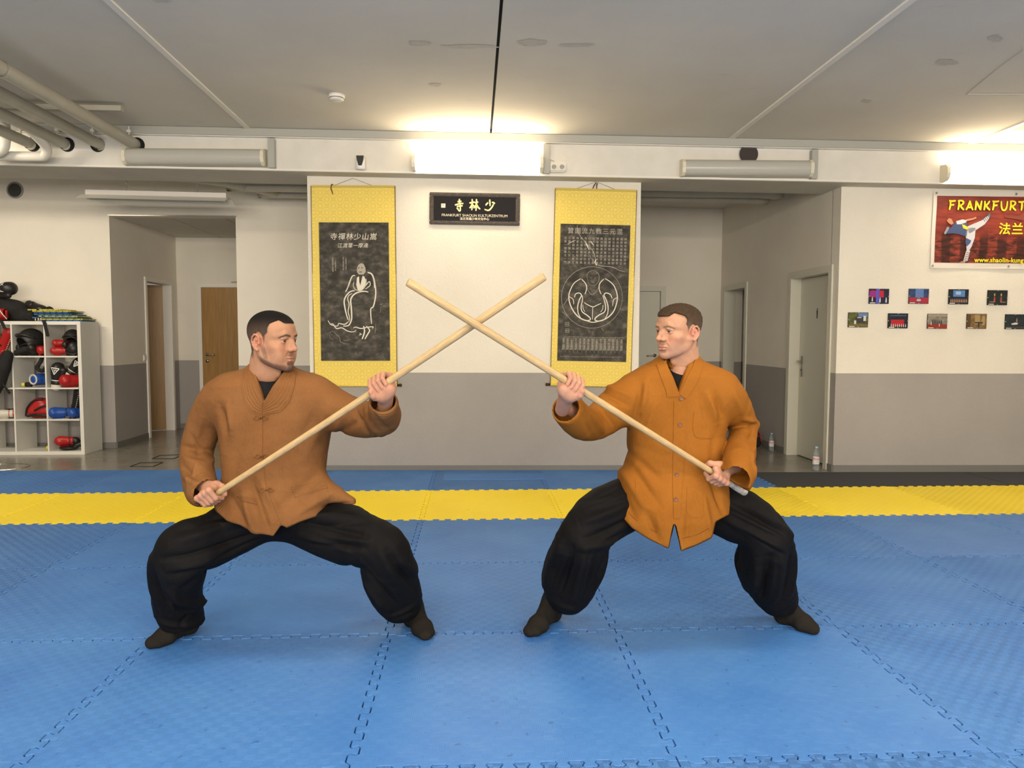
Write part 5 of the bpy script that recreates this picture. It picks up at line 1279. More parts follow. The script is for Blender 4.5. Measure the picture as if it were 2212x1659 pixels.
for x, y in ((564, 902), (566, 985), (576, 1058)):
    t = empty('toggle'); t.parent = jacL
    pts = []
    for dx, dy in ((-16, 3), (-9, -4), (-2, 0), (-9, 5), (-15, 0)):
        h, n_ = hitp(jbL, x+dx, y+dy); pts.append(h+n_*.004)
    child_tube('loop', pts, .0021, BROWN, t, bL)
    pts = []
    for dx, dy in ((15, 2), (8, -4), (2, 0), (8, 5), (16, 1)):
        h, n_ = hitp(jbL, x+dx, y+dy); pts.append(h+n_*.004)
    child_tube('loop', pts, .0021, BROWN, t, bL)
    h, n_ = hitp(jbL, x, y); c = Vector(h)+Vector(n_)*.006
    pts = [c+Vector((.0045*math.sin(a)*(1+.3*math.cos(3*a)), .003*math.cos(2*a), .0045*math.cos(a)*(1+.3*math.sin(2*a)))) for a in np.linspace(0, 4*PI, 17)]
    child_tube('knot', pts, .0030, BROWN, t, bL, 2)
# ochre jacket
drape('collar', jbR, lerp2([(1438, 779), (1443, 796), (1463, 850), (1464, 856)], [(1418, 788), (1424, 806), (1438, 842), (1441, 858)]), OCHRE, jacR, bR, 14, 26, .0035, .003)
drape('collar', jbR, lerp2([(1501, 777), (1497, 792), (1483, 816), (1468, 852)], [(1517, 787), (1514, 804), (1500, 835), (1482, 862)]), OCHRE, jacR, bR, 14, 26, .0040, .003)
drape('front_placket', jbR, lerp2([(1456, 866), (1454, 960), (1453, 1050), (1455, 1120)], [(1484, 862), (1479, 960), (1473, 1050), (1468, 1120)]), OCHRE, jacR, bR, 12, 50, .0032, .003)
drape('pocket', jbR, lerp2([(1386, 888), (1383, 925), (1392, 944), (1405, 948)], [(1428, 884), (1427, 920), (1427, 940), (1422, 947)]), OCHRE, jacR, bR, 18, 20, .0022, .002)
drape('pocket', jbR, lerp2([(1499, 886), (1496, 925), (1500, 942), (1508, 946)], [(1548, 886), (1548, 922), (1546, 940), (1534, 947)]), OCHRE, jacR, bR, 18, 20, .0022, .002)
drape('pocket', jbR, lerp2([(1372, 1036), (1374, 1080), (1384, 1096)], [(1424, 1052), (1426, 1092), (1420, 1110)]), OCHRE, jacR, bR, 18, 20, .0022, .002)
drape('pocket', jbR, lerp2([(1484, 1052), (1483, 1102), (1490, 1118)], [(1518, 1053), (1519, 1106), (1514, 1118)]), OCHRE, jacR, bR, 18, 20, .0022, .002)
for x, y in ((1471, 861), (1468, 917), (1464, 971), (1461, 1025), (1459, 1079)):
    h, n_ = hitp(jbR, x, y); n_ = (n_+Vector((0, -1.5, 0))).normalized()
    M4 = Matrix.Translation(h+n_*.0035-Vector(bR)) @ n_.to_track_quat('Z', 'Y').to_matrix().to_4x4()
    b = BM(); lathe(b, [(0, .0016), (.0022, .0012), (.0045, .0010), (.0068, .0030), (.0088, .0026), (.0094, .0008), (.0090, -.0010), (0, -.0012)][::-1], 24, M4); bt = obj('button', b, BTN, jacR, True)
    b = BM()
    for q in (-.0018, .0018): lathe(b, [(0, .0025), (.0008, .0025), (.0008, .001), (0, .001)][::-1], 6, M4 @ Matrix.Translation((q, 0, 0)))
    obj('thread', b, STITCH, bt)
def hem_band(bvh, A, root, base, m, w=7, inset=13):
    """stitched hem: a fine raised seam following the lower edge"""
    pts = []
    for x, y in A:
        h, n_ = hitp(bvh, x, y-inset)
        if h is not None: pts.append(h+n_*.0003)
    if len(pts) > 2: child_tube('hem_seam', pts, .0008, m, root, base, 4, 5)
hem_band(jbR, [(1322, 1070), (1345, 1107), (1375, 1137), (1405, 1156), (1438, 1170)], jacR, bR, STITCH)
hem_band(jbR, [(1474, 1176), (1505, 1168), (1532, 1154)], jacR, bR, STITCH)

cN = j(576, 800, .905); collar_stand(jacL, bL, BROWN, cN, .066, .070, j(576, 812, .85)[2], j(576, 790, .98)[2], .030)
cN = j(1471, 790, .915); collar_stand(jacR, bR, OCHRE, cN, .062, .068, j(1471, 800, .85)[2], j(1471, 778, .98)[2], .034)

# ---------------------------------------------------------------- hanging scrolls
def on_wall(x, z, off=0.): return (x, wy(x)-off, z)
def flat(name, polys, m, parent, y=-.004):
    b = BM()
    for P in polys: b.faces.new([b.verts.new((p[0], y, p[1])) for p in P])
    return obj(name, b, m, parent)
def ribbon(pts, w, sub=4):
    P = [Vector((p[0], p[1])) for p in pts]; Q = []
    for i in range(len(P)-1):
        p0, p1, p2, p3 = P[max(i-1, 0)], P[i], P[i+1], P[min(i+2, len(P)-1)]
        for k in range(sub): t = k/sub; Q.append(.5*((2*p1)+(p2-p0)*t+(2*p0-5*p1+4*p2-p3)*t*t+(3*p1-p0-3*p2+p3)*t**3))
    Q.append(P[-1]); out = []; n = len(Q)
    for i in range(n-1):
        d = (Q[i+1]-Q[i]); d = d.normalized() if d.length > 1e-7 else Vector((1, 0)); nn = Vector((-d.y, d.x))
        f = lambda k: w*(.45+.55*math.sin(PI*min(1, max(0, (k+.6)/n)))**.5)
        a, c = f(i)/2, f(i+1)/2; out.append([Q[i]-nn*a, Q[i+1]-nn*c, Q[i+1]+nn*c, Q[i]+nn*a])
    return [[(p.x, p.y) for p in q] for q in out]
DAM = mat('yellow_damask', (.8, .6, .1), .5, spec=.3)
v = coords(DAM); sx = N(DAM, 'ShaderNodeSeparateXYZ'); L(DAM, v, sx.inputs[0])
def ringpat(m, sx, k, ox=0.):
    u = mth(m, 'SUBTRACT', mth(m, 'FRACT', mth(m, 'ADD', mth(m, 'MULTIPLY', sx.outputs[0], k), ox)), .5); w = mth(m, 'SUBTRACT', mth(m, 'FRACT', mth(m, 'ADD', mth(m, 'MULTIPLY', sx.outputs[2], k), ox)), .5)
    r = mth(m, 'SQRT', mth(m, 'ADD', mth(m, 'MULTIPLY', u, u), mth(m, 'MULTIPLY', w, w)))
    return mth(m, 'MULTIPLY', mth(m, 'SINE', mth(m, 'MULTIPLY', r, 27.)), mth(m, 'LESS_THAN', r, .46))
pt = mth(DAM, 'ADD', mth(DAM, 'MULTIPLY', ringpat(DAM, sx, 8.), .5), mth(DAM, 'MULTIPLY', ringpat(DAM, sx, 8., .5), .5))
pt = mth(DAM, 'ADD', pt, mth(DAM, 'MULTIPLY', nz(DAM, v, 90, 2), .8))
setcol(DAM, ramp(DAM, pt, [(.1, (.76, .58, .11)), (.8, (.82, .645, .155))])); bump(DAM, pt, .12, .001)
RUB = mat('ink_rubbing_paper', (.03, .03, .03), .8)
v = coords(RUB, scale=(1, 1, 1.4)); setcol(RUB, ramp(RUB, nz(RUB, v, 13, 9, .68), [(.36, (.030, .028, .024)), (.52, (.062, .056, .048)), (.70, (.16, .145, .12))]))
PRINTW = mat('pale_print', (.74, .70, .60), .8); PRINTG = mat('worn_print', (.42, .39, .33), .8)
RODB = mat('dark_lacquered_wood', (.035, .008, .006), .25)
def scroll(label, x0, z0, theta, w, h, rub, zoff=.010):
    r = empty('hanging_scroll', on_wall(x0, z0, .008), math.atan(M_), label, 'scroll', 'scrolls on the centre wall'); r.rotation_euler = (0, theta, math.atan(M_))
    b = BM(); n = 24      # slightly bowed cloth sheet
    A = []
    for k in range(n+1):
        z = -h*k/n; y = -.004-.006*math.sin(PI*k/n)-.004*math.sin(3*PI*k/n)**2
        A.append([b.verts.new((sx_*w/2, yy, z)) for sx_, yy in ((-1, y), (1, y), (1, y+.0016), (-1, y+.0016))])
    for p, q in zip(A, A[1:]):
        for i in range(4): b.faces.new((p[i], p[(i+1) % 4], q[(i+1) % 4], q[i]))
    bmesh.ops.recalc_face_normals(b, faces=b.faces[:]); obj('cloth_mount', b, DAM, r)
    EDGE = mat('scroll_edge', (.16, .10, .02), .7)
    for s in (-1, 1):
        b = BM(); box(b, s*w/2-.0025, s*w/2+.0025, -.0125, .004, -h, 0); obj('side_edge', b, EDGE, r)
    b = BM(); box(b, -w/2, w/2, -.016, .004, -.016, .004, .004); obj('top_rod', b, mat('yellow_rod_cloth', (.60, .46, .10), .6), r)
    b = BM(); tube(b, [(-w/2, -.008, -h), (w/2, -.008, -h)], .014, 14); obj('bottom_roller', b, DAM, r, True)
    b = BM(); lathe(b, [(0, -w/2-.045), (.013, -w/2-.045), (.015, -w/2-.03), (.011, -w/2-.02), (.013, -w/2), (0, -w/2)], 14, Matrix.Translation((0, -.008, -h)) @ Matrix.Rotation(PI/2, 4, 'Y')); obj('roller_knob', b, RODB, r, True)
    b = BM(); lathe(b, [(0, w/2), (.013, w/2), (.011, w/2+.02), (.015, w/2+.03), (.013, w/2+.045), (0, w/2+.045)], 14, Matrix.Translation((0, -.008, -h)) @ Matrix.Rotation(PI/2, 4, 'Y')); obj('roller_knob', b, RODB, r, True)
    a, bb, c, d = rub   # x0, x1, ztop, zbot
    o = obj('rubbing_sheet', box(BM(), a, bb, -.0185, -.0135, d, c), RUB, r)
    tube(bb_ := BM(), [(-.19, -.004, 0), (0, -.002, .072), (.19, -.004, 0)], .0012, 6); obj('cord', bb_, mat('cord_black', (.03, .02, .02), .8), r)
    return r
YP = -.0192
s1 = scroll('yellow scroll with a pale robed standing figure, left of the black sign', -.766, 2.713, -.003, .79, 1.888, (-.325, .332, -.343, -1.652))
s2 = scroll('yellow scroll with a circle drawing and rows of characters, right of the sign', 1.534, 2.695, .019, .776, 1.868, (-.329, .336, -.333, -1.635))
RIB = mat('dark_red_ribbon', (.08, .012, .012), .6)
b = BM(); 
for P in ribbon([(-.200, .0), (-.205, -.03), (-.195, -.055), (-.188, -.082)], .009): b.faces.new([b.verts.new((p[0], -.022, p[1])) for p in P])
tube(b, [(-.205, -.02, 0), (-.195, -.02, .012), (-.185, -.018, .004)], .004, 6, sub=3); obj('ribbon', b, RIB, s1)
b = BM()
for pp in ([(.0, .062), (-.02, .035), (-.032, .004)], [(.012, .058), (.004, .03), (.006, .002)]): 
    for P in ribbon(pp, .010): b.faces.new([b.verts.new((p[0], -.014, p[1])) for p in P])
obj('ribbon', b, RIB, s2)
def pxA(X, Y, ox, oy, s): return (ox+X/s, oy+Y/s)
def locL(p): x, y = p; return ((x-762-(y-401)*.0232)*.00428, -(y-401)*.004381)
def locR(p): x, y = p; return ((x-1288+(y-408.5)*.0272)*.00441, -(y-408.5)*.004426)
def strokes(par, lst, loc, ox, oy, s, name='print_lines', m=None):
    polys = []
    for w, pts in lst: polys += ribbon([loc(pxA(X, Y, ox, oy, s)) for X, Y in pts], w)
    return flat(name, polys, m or PRINTW, par, YP)
# left rubbing: titles and a generic robed figure
text_obj('title_characters', '寺禪林少山嵩', .070, PRINTW, s1, (-.002, YP, -.480), depth=.0003, spacing=1.13, shear=.12)
text_obj('title_characters', '江渡葦一摩達', .048, PRINTW, s1, (-.008, YP, -.562), depth=.0003, spacing=1.02, shear=.12)
strokes(s1, [(.011, [(670, 1455), (630, 1460), (605, 1500), (570, 1580), (545, 1660)]), (.014, [(878, 1408), (930, 1420), (960, 1455), (985, 1530), (998, 1660)])], locL, 680, 400, 7.54)
strokes(s1, [(.010, [(530, 10), (490, 110), (450, 190)]), (.012, [(870, 0), (885, 90), (895, 200), (885, 300), (860, 400), (825, 430), (825, 520), (838, 650)]),
   (.013, [(585, 170), (520, 185), (465, 240), (432, 310), (440, 400), (465, 510), (490, 590)]), (.009, [(550, 210), (500, 240), (483, 290), (505, 370), (490, 470), (512, 560), (500, 620)]), (.014, [(785, 192), (730, 180), (650, 190), (570, 230), (528, 300), (535, 400), (542, 500), (540, 590), (500, 670), (420, 680)]),
   (.010, [(490, 620), (440, 655), (350, 640)]), (.009, [(220, 655), (270, 650), (320, 715), (400, 705), (480, 750), (560, 765), (610, 745)]), (.008, [(350, 640), (330, 680), (240, 660), (195, 600)]),
   (.008, [(700, 160), (760, 80), (800, 40), (810, 95), (740, 150)]), (.006, [(575, 45), (562, 90), (590, 150), (660, 170), (720, 140), (755, 60), (750, 0)]),
   (.010, [(570, 710), (600, 695), (680, 715), (760, 700), (860, 690), (850, 715)]), (.014, [(720, 680), (735, 760), (700, 870)]), (.012, [(760, 680), (810, 740), (780, 800), (740, 870)]), (.007, [(660, 780), (690, 800), (650, 810)])], locL, 680, 600, 6.635)
H_ = lambda pts: [[locL(pxA(X, Y, 680, 400, 7.54)) for X, Y in pts]]
flat('print_chest', H_([(700, 1490), (760, 1455), (820, 1470), (850, 1530), (845, 1610), (815, 1670), (760, 1705), (715, 1690), (690, 1610)]), PRINTW, s1, YP)
flat('print_head', H_([(700, 1330), (725, 1280), (770, 1255), (810, 1270), (840, 1330), (845, 1400), (800, 1450), (740, 1450), (700, 1400)]), PRINTG, s1, YP+.00005)
for q in ([(735, 1440), (800, 1440), (770, 1560), (760, 1620), (740, 1560)], [(715, 1330), (745, 1322), (742, 1334), (715, 1342)], [(770, 1322), (800, 1330), (798, 1340), (770, 1334)], [(735, 1395), (785, 1392), (780, 1404), (738, 1405)]):
    flat('print_shadow', H_(q), RUB, s1, YP-.0003)  # dark ink marks over the printed head and chest
# faint wave and splash marks below the figure
strokes(s1, [(.0025, [(220, 790), (260, 750), (320, 800), (370, 850), (380, 905), (450, 935), (520, 940)]), (.002, [(215, 800), (230, 850), (280, 880)]), (.002, [(600, 930), (660, 890), (690, 880)]), (.003, [(960, 375), (1000, 355)]), (.002, [(975, 400), (970, 450), (955, 495)]), (.0025, [(900, 650), (890, 790)]), (.002, [(420, 880), (470, 890), (520, 860)])], locL, 680, 600, 6.635, name='print_marks', m=PRINTG)
rt = random.Random(5)
for cx_, cz_, n_, k_ in ((-.20, -.64, 10, .016), (-.175, -.645, 9, .014), (-.10, -.63, 9, .016), (-.075, -.635, 10, .014)):
    text_obj('small_inscription', '\n'.join(rt.choice('山雲少室祖師西來渡江面壁禪心') for _ in range(n_)), k_, PRINTG, s1, (cx_, YP, cz_-.10), depth=.0002, line=.85)
# right rubbing
text_obj('title_characters', '贊圖流九教三元混', .060, PRINTG, s2, (.002, YP, -.400), depth=.0003, spacing=1.22, bold=.0002)
cols = '佛教見性道教保命 儒教明倫綱常是正 農流務本墨流備世 名流責實法流輔制 縱橫應對小說咨詢 陰陽順天醫流原人 雜流兼通述而不作 博者難精精者未博 日月三光金玉五穀 心身皮膚鼻口耳目 為善殊途咸歸於治 曲士偏執黨同排異 毋患多岐各有所施 要在圓融一以貫之 三教一體九流一源 百家一理萬法一門'.split()
for i, c_ in enumerate(cols):
    text_obj('inscription_column', '\n'.join(c_), .026, PRINTG, s2, (.290-i*.0382+.004, YP, -.582), depth=.0002, line=1.26)
cR, rad = locR((1279, 640)), .292
flat('print_circle', ribbon([(cR[0]+rad*math.cos(a), cR[1]+rad*math.sin(a)) for a in np.linspace(0, 2*PI, 48)], .0035, 2), PRINTG, s2, YP)
strokes(s2, [(.011, [(430, 0), (340, 60), (290, 140), (258, 240), (270, 350), (320, 460), (400, 550), (500, 595), (560, 590), (565, 560), (520, 520), (450, 470), (435, 400), (455, 300), (450, 240)]),
   (.011, [(780, -10), (860, 40), (920, 110), (960, 250), (930, 400), (880, 490), (800, 560), (700, 600), (640, 590), (640, 560), (700, 510), (770, 470), (790, 400), (770, 300), (745, 230)]),
   (.009, [(440, 5), (500, 70), (515, 140), (490, 220)]), (.009, [(760, 0), (705, 60), (695, 140), (725, 215)]), (.010, [(340, 270), (355, 220), (410, 205), (440, 240), (410, 300), (385, 400), (395, 500), (430, 560)]),
   (.010, [(880, 270), (860, 220), (800, 195), (765, 225), (800, 300), (825, 400), (815, 500), (780, 560)]), (.008, [(480, 340), (530, 370), (605, 400), (660, 375), (725, 345)]), (.006, [(605, 400), (600, 500), (600, 580)]), (.009, [(530, 605), (600, 620), (690, 605)]),
   (.006, [(460, 370), (465, 430), (490, 470)]), (.006, [(750, 370), (745, 430), (715, 470)]), (.007, [(265, 260), (320, 300), (330, 370)]), (.007, [(960, 260), (905, 290), (890, 380)])], locR, 1190, 600, 6.638)
strokes(s2, [(.0035, [(520, 140), (560, 200), (600, 225), (650, 180), (690, 110)]), (.003, [(530, 30), (520, -60), (570, -110), (640, -110), (690, -60), (690, 20), (650, 80), (600, 95), (555, 80), (530, 30)]), (.0025, [(565, -10), (590, -18)]), (.0025, [(625, -18), (652, -10)]), (.0025, [(590, 42), (622, 42)]),
   (.0022, [(160, 840), (350, 835), (700, 835), (1000, 832), (1030, 820), (1050, 850)]), (.002, [(130, 1120), (1030, 1115)]), (.003, [(730, 700), (760, 745)]), (.004, [(180, 390), (240, 290)]), (.003, [(160, 480), (230, 530)]), (.0035, [(555, -330), (620, -240), (700, -190)])], locR, 1190, 600, 6.638, m=PRINTG)
strokes(s2, [(.003, [(430, 650), (450, 780), (600, 960), (700, 1080), (740, 1240), (800, 1290), (1000, 1310), (1120, 1360), (1215, 1380)]), (.009, [(570, 930), (620, 1030)]), (.008, [(650, 900), (700, 970)]), (.009, [(740, 1190), (720, 1240), (750, 1290)]), (.005, [(270, 960), (320, 930), (400, 890)])], locR, 1190, 400, 7.54, name='print_cracks')
for i in range(15):
    x = locR((1190+(175+i*60)/6.638, 760))[0]
    text_obj('name_column', '\n'.join(rt.choice('大山雲福祖西堂少室慧明法清') for _ in range(3))+'\n禪\n師', .028, PRINTG, s2, (x, YP, -1.475), depth=.0002, line=.82)
    if i < 14: flat('column_rule', ribbon([(x+.020, -1.40), (x+.020, -1.555)], .0018, 2), PRINTG, s2, YP)
for q in ((232, 655), (235, 750)):
    x, z = locR(pxA(q[0], q[1], 1190, 600, 6.638)); pl_ = []
    for a, b_ in (((-1, -1), (1, -1)), ((1, -1), (1, 1)), ((1, 1), (-1, 1)), ((-1, 1), (-1, -1)), ((-.4, -.6), (-.4, .6)), ((.4, -.6), (.4, .6)), ((-.8, 0), (.8, 0))): pl_ += ribbon([(x+a[0]*.018, z+a[1]*.018), (x+b_[0]*.018, z+b_[1]*.018)], .003, 1)
    flat('print_seal', pl_, PRINTG, s2, YP)

# ---------------------------------------------------------------- black sign
r = empty('name_sign', on_wall(.382, 2.503, .004), 0, 'black framed sign with gold characters between the two scrolls', 'sign'); r.rotation_euler = (0, .012, math.atan(M_))
SW, SH = .858, .300
SGN = mat('black_sign_gloss', (.005, .004, .006), .4, spec=.15); FRM = noisy('carved_dark_frame', (.025, .017, .013), (.075, .055, .042), 40, .4, 90, .5); GOLD = mat('gold_lettering', (.85, .74, .36), .45)
obj('sign_board', box(BM(), -SW/2+.03, SW/2-.03, -.010, 0, -SH/2+.03, SH/2-.03), SGN, r)
for nm, q in (('frame_rail', (-SW/2, SW/2, SH/2-.036, SH/2)), ('frame_rail', (-SW/2, SW/2, -SH/2, -SH/2+.036)), ('frame_stile', (-SW/2, -SW/2+.04, -SH/2+.036, SH/2-.036)), ('frame_stile', (SW/2-.04, SW/2, -SH/2+.036, SH/2-.036))):
    b = BM(); box(b, q[0], q[1], -.020, 0, q[2], q[3], .006)
    if q[1]-q[0] > .5: box(b, q[0]+.012, q[1]-.012, -.025, -.012, q[2]+.012, q[3]-.014, .003)
    else: box(b, q[0]+.014, q[1]-.012, -.025, -.012, q[2]-.02, q[3]+.02, .003)
    obj(nm, b, FRM, r)
def sg(X, Y): q = at_y(910+X/9.617, 400+Y/9.617, 4.93, M_); return (q.x-.382, q.z-2.503+.012*(q.x-.382))
for lst in ([[(752, 345), (835, 335)], [(790, 285), (795, 395)], [(698, 415), (790, 388), (875, 380)], [(738, 442), (860, 428)], [(808, 400), (812, 515), (795, 538), (768, 512)], [(740, 468), (772, 508)]],
            [[(998, 372), (1112, 350)], [(1055, 288), (1060, 400), (1050, 522)], [(1055, 390), (1035, 440), (1005, 478)], [(1065, 400), (1082, 425), (1102, 440)], [(1108, 368), (1185, 350)], [(1145, 288), (1146, 400), (1136, 535)], [(1140, 400), (1115, 450), (1085, 478)], [(1150, 400), (1180, 458), (1225, 500)]],
            [[(1420, 298), (1424, 350), (1430, 435)], [(1388, 362), (1358, 392), (1338, 422)], [(1465, 358), (1500, 362), (1530, 388)], [(1502, 390), (1470, 455), (1400, 524), (1315, 502)]]):
    P = []
    for st_ in lst: P += ribbon([sg(*q) for q in st_], .0150, 5)
    flat('gold_character', P, GOLD, r, -.0118)
text_obj('gold_lettering', 'FRANKFURT SHAOLIN KULTURZENTRUM', .034, mat('pale_gold_lettering', (.72, .66, .52), .5), r, (.0, -.0115, -.062), depth=.0006, xs=.985)
text_obj('gold_lettering', '法兰克福少林文化中心', .028, MATS['pale_gold_lettering'], r, (.0, -.0115, -.094), depth=.0006, bold=.0005)
b = BM(); box(b, -.318, -.278, -.0116, -.009, .008, .046); o = obj('seal_mark', b, MATS['pale_gold_lettering'], r)
flat('seal_lines', ribbon([(-.310, .036), (-.290, .036)], .003, 1)+ribbon([(-.298, .040), (-.306, .020)], .003, 1)+ribbon([(-.290, .030), (-.286, .016)], .003, 1), SGN, r, -.0120)

# ---------------------------------------------------------------- red banner
r = empty('wall_banner', on_wall(4.775, 2.70, .006), 0, 'red printed banner with yellow lettering on the right wall', 'banner'); r.rotation_euler = (0, .006, math.atan(M_))
BW, BH = 1.95, .735
b = BM(); nx_, nz_ = 40, 16
g_ = [[b.verts.new((BW*i/nx_, -.004-.004*math.sin(i*.9)*math.sin(PI*k/nz_)-.003*math.sin(i*.37+k*.5), -BH*k/nz_)) for i in range(nx_+1)] for k in range(nz_+1)]
for k in range(nz_):
    for i in range(nx_): b.faces.new((g_[k][i], g_[k+1][i], g_[k+1][i+1], g_[k][i+1]))
obj('banner_sheet', b, mat('white_vinyl', (.78, .73, .66), .35), r, True)
RED = mat('red_print', (.5, .06, .03), .4)
v = coords(RED); sz = N(RED, 'ShaderNodeSeparateXYZ'); L(RED, v, sz.inputs[0])
top = ramp(RED, nz(RED, coords(RED, scale=(1, 1, 5)), 5, 6), [(.35, (.16, .028, .020)), (.65, (.30, .045, .030))])
low = ramp(RED, nz(RED, coords(RED, scale=(1, 1, 3.4)), 9, 7, .65), [(.40, (.030, .012, .010)), (.50, (.16, .03, .02)), (.62, (.32, .055, .03))])
bands = mth(RED, 'MULTIPLY', mth(RED, 'ADD', mth(RED, 'SINE', mth(RED, 'MULTIPLY', sz.outputs[0], 34.)), nz(RED, v, 7, 3)), 1.)
low = mixc(RED, ramp(RED, bands, [(.15, (.75,)*3), (.6, (0,)*3)]), low, (.025, .010, .009))
hgt = ramp(RED, mth(RED, 'ADD', mth(RED, 'MULTIPLY', sz.outputs[2], -1.45), mth(RED, 'MULTIPLY', nz(RED, v, 6, 4), .25)), [(.66, (0,)*3), (.80, (1,)*3)])
setcol(RED, mixc(RED, hgt, top, low))
b = BM(); g_ = [[b.verts.new((.035+(BW-.07)*i/nx_, -.0055-.004*math.sin((.035+(BW-.07)*i/nx_)/BW*nx_*.9)*math.sin(PI*(.06+.88*k/nz_))-.003*math.sin((.035+(BW-.07)*i/nx_)/BW*nx_*.37+(.06+.88*k/nz_)*nz_*.5), -.047-(BH-.100)*k/nz_)) for i in range(nx_+1)] for k in range(nz_+1)]
for k in range(nz_):
    for i in range(nx_): b.faces.new((g_[k][i], g_[k+1][i], g_[k+1][i+1], g_[k][i+1]))
obj('print_field', b, RED, r, True)
YL_ = mat('yellow_print', (.85, .70, .03), .45); OUT = mat('dark_print_outline', (.10, .02, .01), .5)
# brush-style capitals, drawn as strokes
GL = {'F': [[(.1, 0), (.22, .5), (.2, 1)], [(.0, .98), (.5, .93), (.95, 1.0)], [(.2, .55), (.5, .52), (.75, .58)]], 'R': [[(.1, 0), (.2, .5), (.18, 1)], [(.02, .97), (.5, 1.0), (.85, .85), (.6, .55), (.22, .5)], [(.38, .5), (.6, .25), (.95, .0)]],
 'A': [[(.0, 0), (.3, .45), (.5, 1.02)], [(.5, 1.02), (.68, .45), (.98, .0)], [(.12, .32), (.5, .28), (.85, .33)]], 'N': [[(.08, 0), (.16, .5), (.12, 1)], [(.12, 1), (.5, .5), (.82, .0)], [(.82, .0), (.84, .5), (.95, 1.02)]],
 'K': [[(.1, 0), (.2, .5), (.16, 1)], [(.85, 1.0), (.55, .65), (.22, .48)], [(.38, .52), (.6, .25), (.95, .02)]], 'U': [[(.05, 1), (.1, .4), (.3, .05), (.65, .06), (.85, .4), (.92, 1.0)]], 'T': [[(.0, .95), (.5, .92), (1.0, 1.03)], [(.5, .95), (.54, .5), (.48, 0)]]}
def glyphs(word, x, z, w, h, gap, th, m, par, y):
    for ch in word:
        if ch in GL:
            P = []
            for st_ in GL[ch]: P += ribbon([(x+a*w, z+c_*h) for a, c_ in st_], th, 4)
            flat('yellow_letter', P, m, par, y)
        x += w+gap
glyphs('FRANKFURT', .148, -.182, .069, .088, .015, .024, OUT, r, -.0175)
glyphs('FRANKFURT', .146, -.180, .069, .088, .015, .018, YL_, r, -.0182)
text_obj('yellow_characters', '法兰', .118, YL_, r, (.762, -.018, -.362), depth=.0003, bold=.002, spacing=1.1)
text_obj('yellow_lettering', 'www.shaolin-kung', .062, YL_, r, (.42, -.018, -.655), depth=.0003, bold=.0016, align='LEFT', spacing=1.04)
# kicking figure printed on the banner (crop coordinates of the photo, 5.184x from 1800,400)
def bl(X, Y): p = at_y(1800+X/5.184, 400+Y/5.184, 4.93, M_); return ((p.x-4.775)*1.0, p.z-2.70+.006*(p.x-4.775))
def bp(name, pts, col, y=-.0178): return flat(name, [[bl(*p) for p in pts]], mat('print_'+name, col, .45), r, y)
bp('print_leg', [(1480, 470), (1600, 420), (1660, 395), (1700, 360), (1740, 340), (1745, 365), (1690, 440), (1600, 500), (1520, 545)], (.50, .52, .60))
bp('print_leg_standing', [(1480, 480), (1590, 480), (1580, 590), (1545, 690), (1515, 740), (1490, 735), (1480, 620)], (.56, .58, .66))
bp('print_calf', [(1485, 735), (1530, 735), (1500, 850), (1450, 860)], (.62, .60, .60))
bp('print_foot', [(1440, 850), (1480, 850), (1470, 872), (1400, 868)], (.42, .22, .16)); bp('print_shoe', [(1720, 330), (1750, 310), (1760, 335), (1745, 365), (1720, 350)], (.10, .10, .11))
bp('print_tunic', [(1310, 480), (1370, 410), (1440, 385), (1480, 400), (1500, 470), (1490, 580), (1400, 550), (1330, 540), (1260, 545), (1240, 520)], (.055, .085, .20))
bp('print_sleeve', [(1370, 405), (1440, 385), (1490, 395), (1480, 420), (1420, 440), (1380, 440)], (.55, .58, .66), -.0181)
bp('print_skirt', [(1480, 590), (1540, 620), (1530, 650), (1490, 690), (1475, 640)], (.07, .10, .24), -.0181)
bp('print_arm', [(1480, 385), (1560, 370), (1590, 355), (1600, 372), (1560, 388), (1490, 405)], (.50, .26, .15)); bp('print_arm_back', [(1235, 540), (1270, 470), (1295, 470), (1285, 500), (1250, 555)], (.30, .32, .40), -.0181)
bp('print_head', [(1265, 400), (1290, 370), (1320, 380), (1342, 430), (1320, 445), (1290, 430)], (.48, .24, .14)); bp('print_belt', [(1435, 440), (1470, 450), (1510, 480), (1495, 500), (1450, 485)], (.80, .62, .04), -.0184)
for q in range(5): bp('print_lacing', [(1487-q*6, 752+q*20), (1525-q*8, 760+q*20), (1524-q*8, 766+q*20), (1486-q*6, 758+q*20)], (.06, .07, .12), -.0181)
for q in range(4): bp('print_lacing', [(1668+q*18, 378-q*12), (1690+q*16, 412-q*14), (1696+q*16, 408-q*14), (1674+q*18, 374-q*12)], (.06, .07, .12), -.0182)
bp('print_silhouette', [(1905, 330), (1930, 345), (2040, 350), (2100, 330), (2136, 300), (2136, 400), (2060, 385), (1960, 370), (1915, 365)], (.22, .05, .035)); bp('print_silhouette_head', [(2095, 190), (2136, 160), (2136, 290), (2100, 250)], (.13, .03, .02))
for x, z in ((.025, -.022), (.80, -.022), (.02, -BH+.024), (.76, -BH+.024), (1.6, -.022), (1.56, -BH+.024)):
    b = BM(); lathe(b, [(.004, .0), (.010, .001), (.011, .004), (.009, .006), (.004, .005)], 14, Matrix.Translation((x, -.008, z)) @ Matrix.Rotation(PI/2, 4, 'X')); obj('eyelet', b, STEEL, r, True)

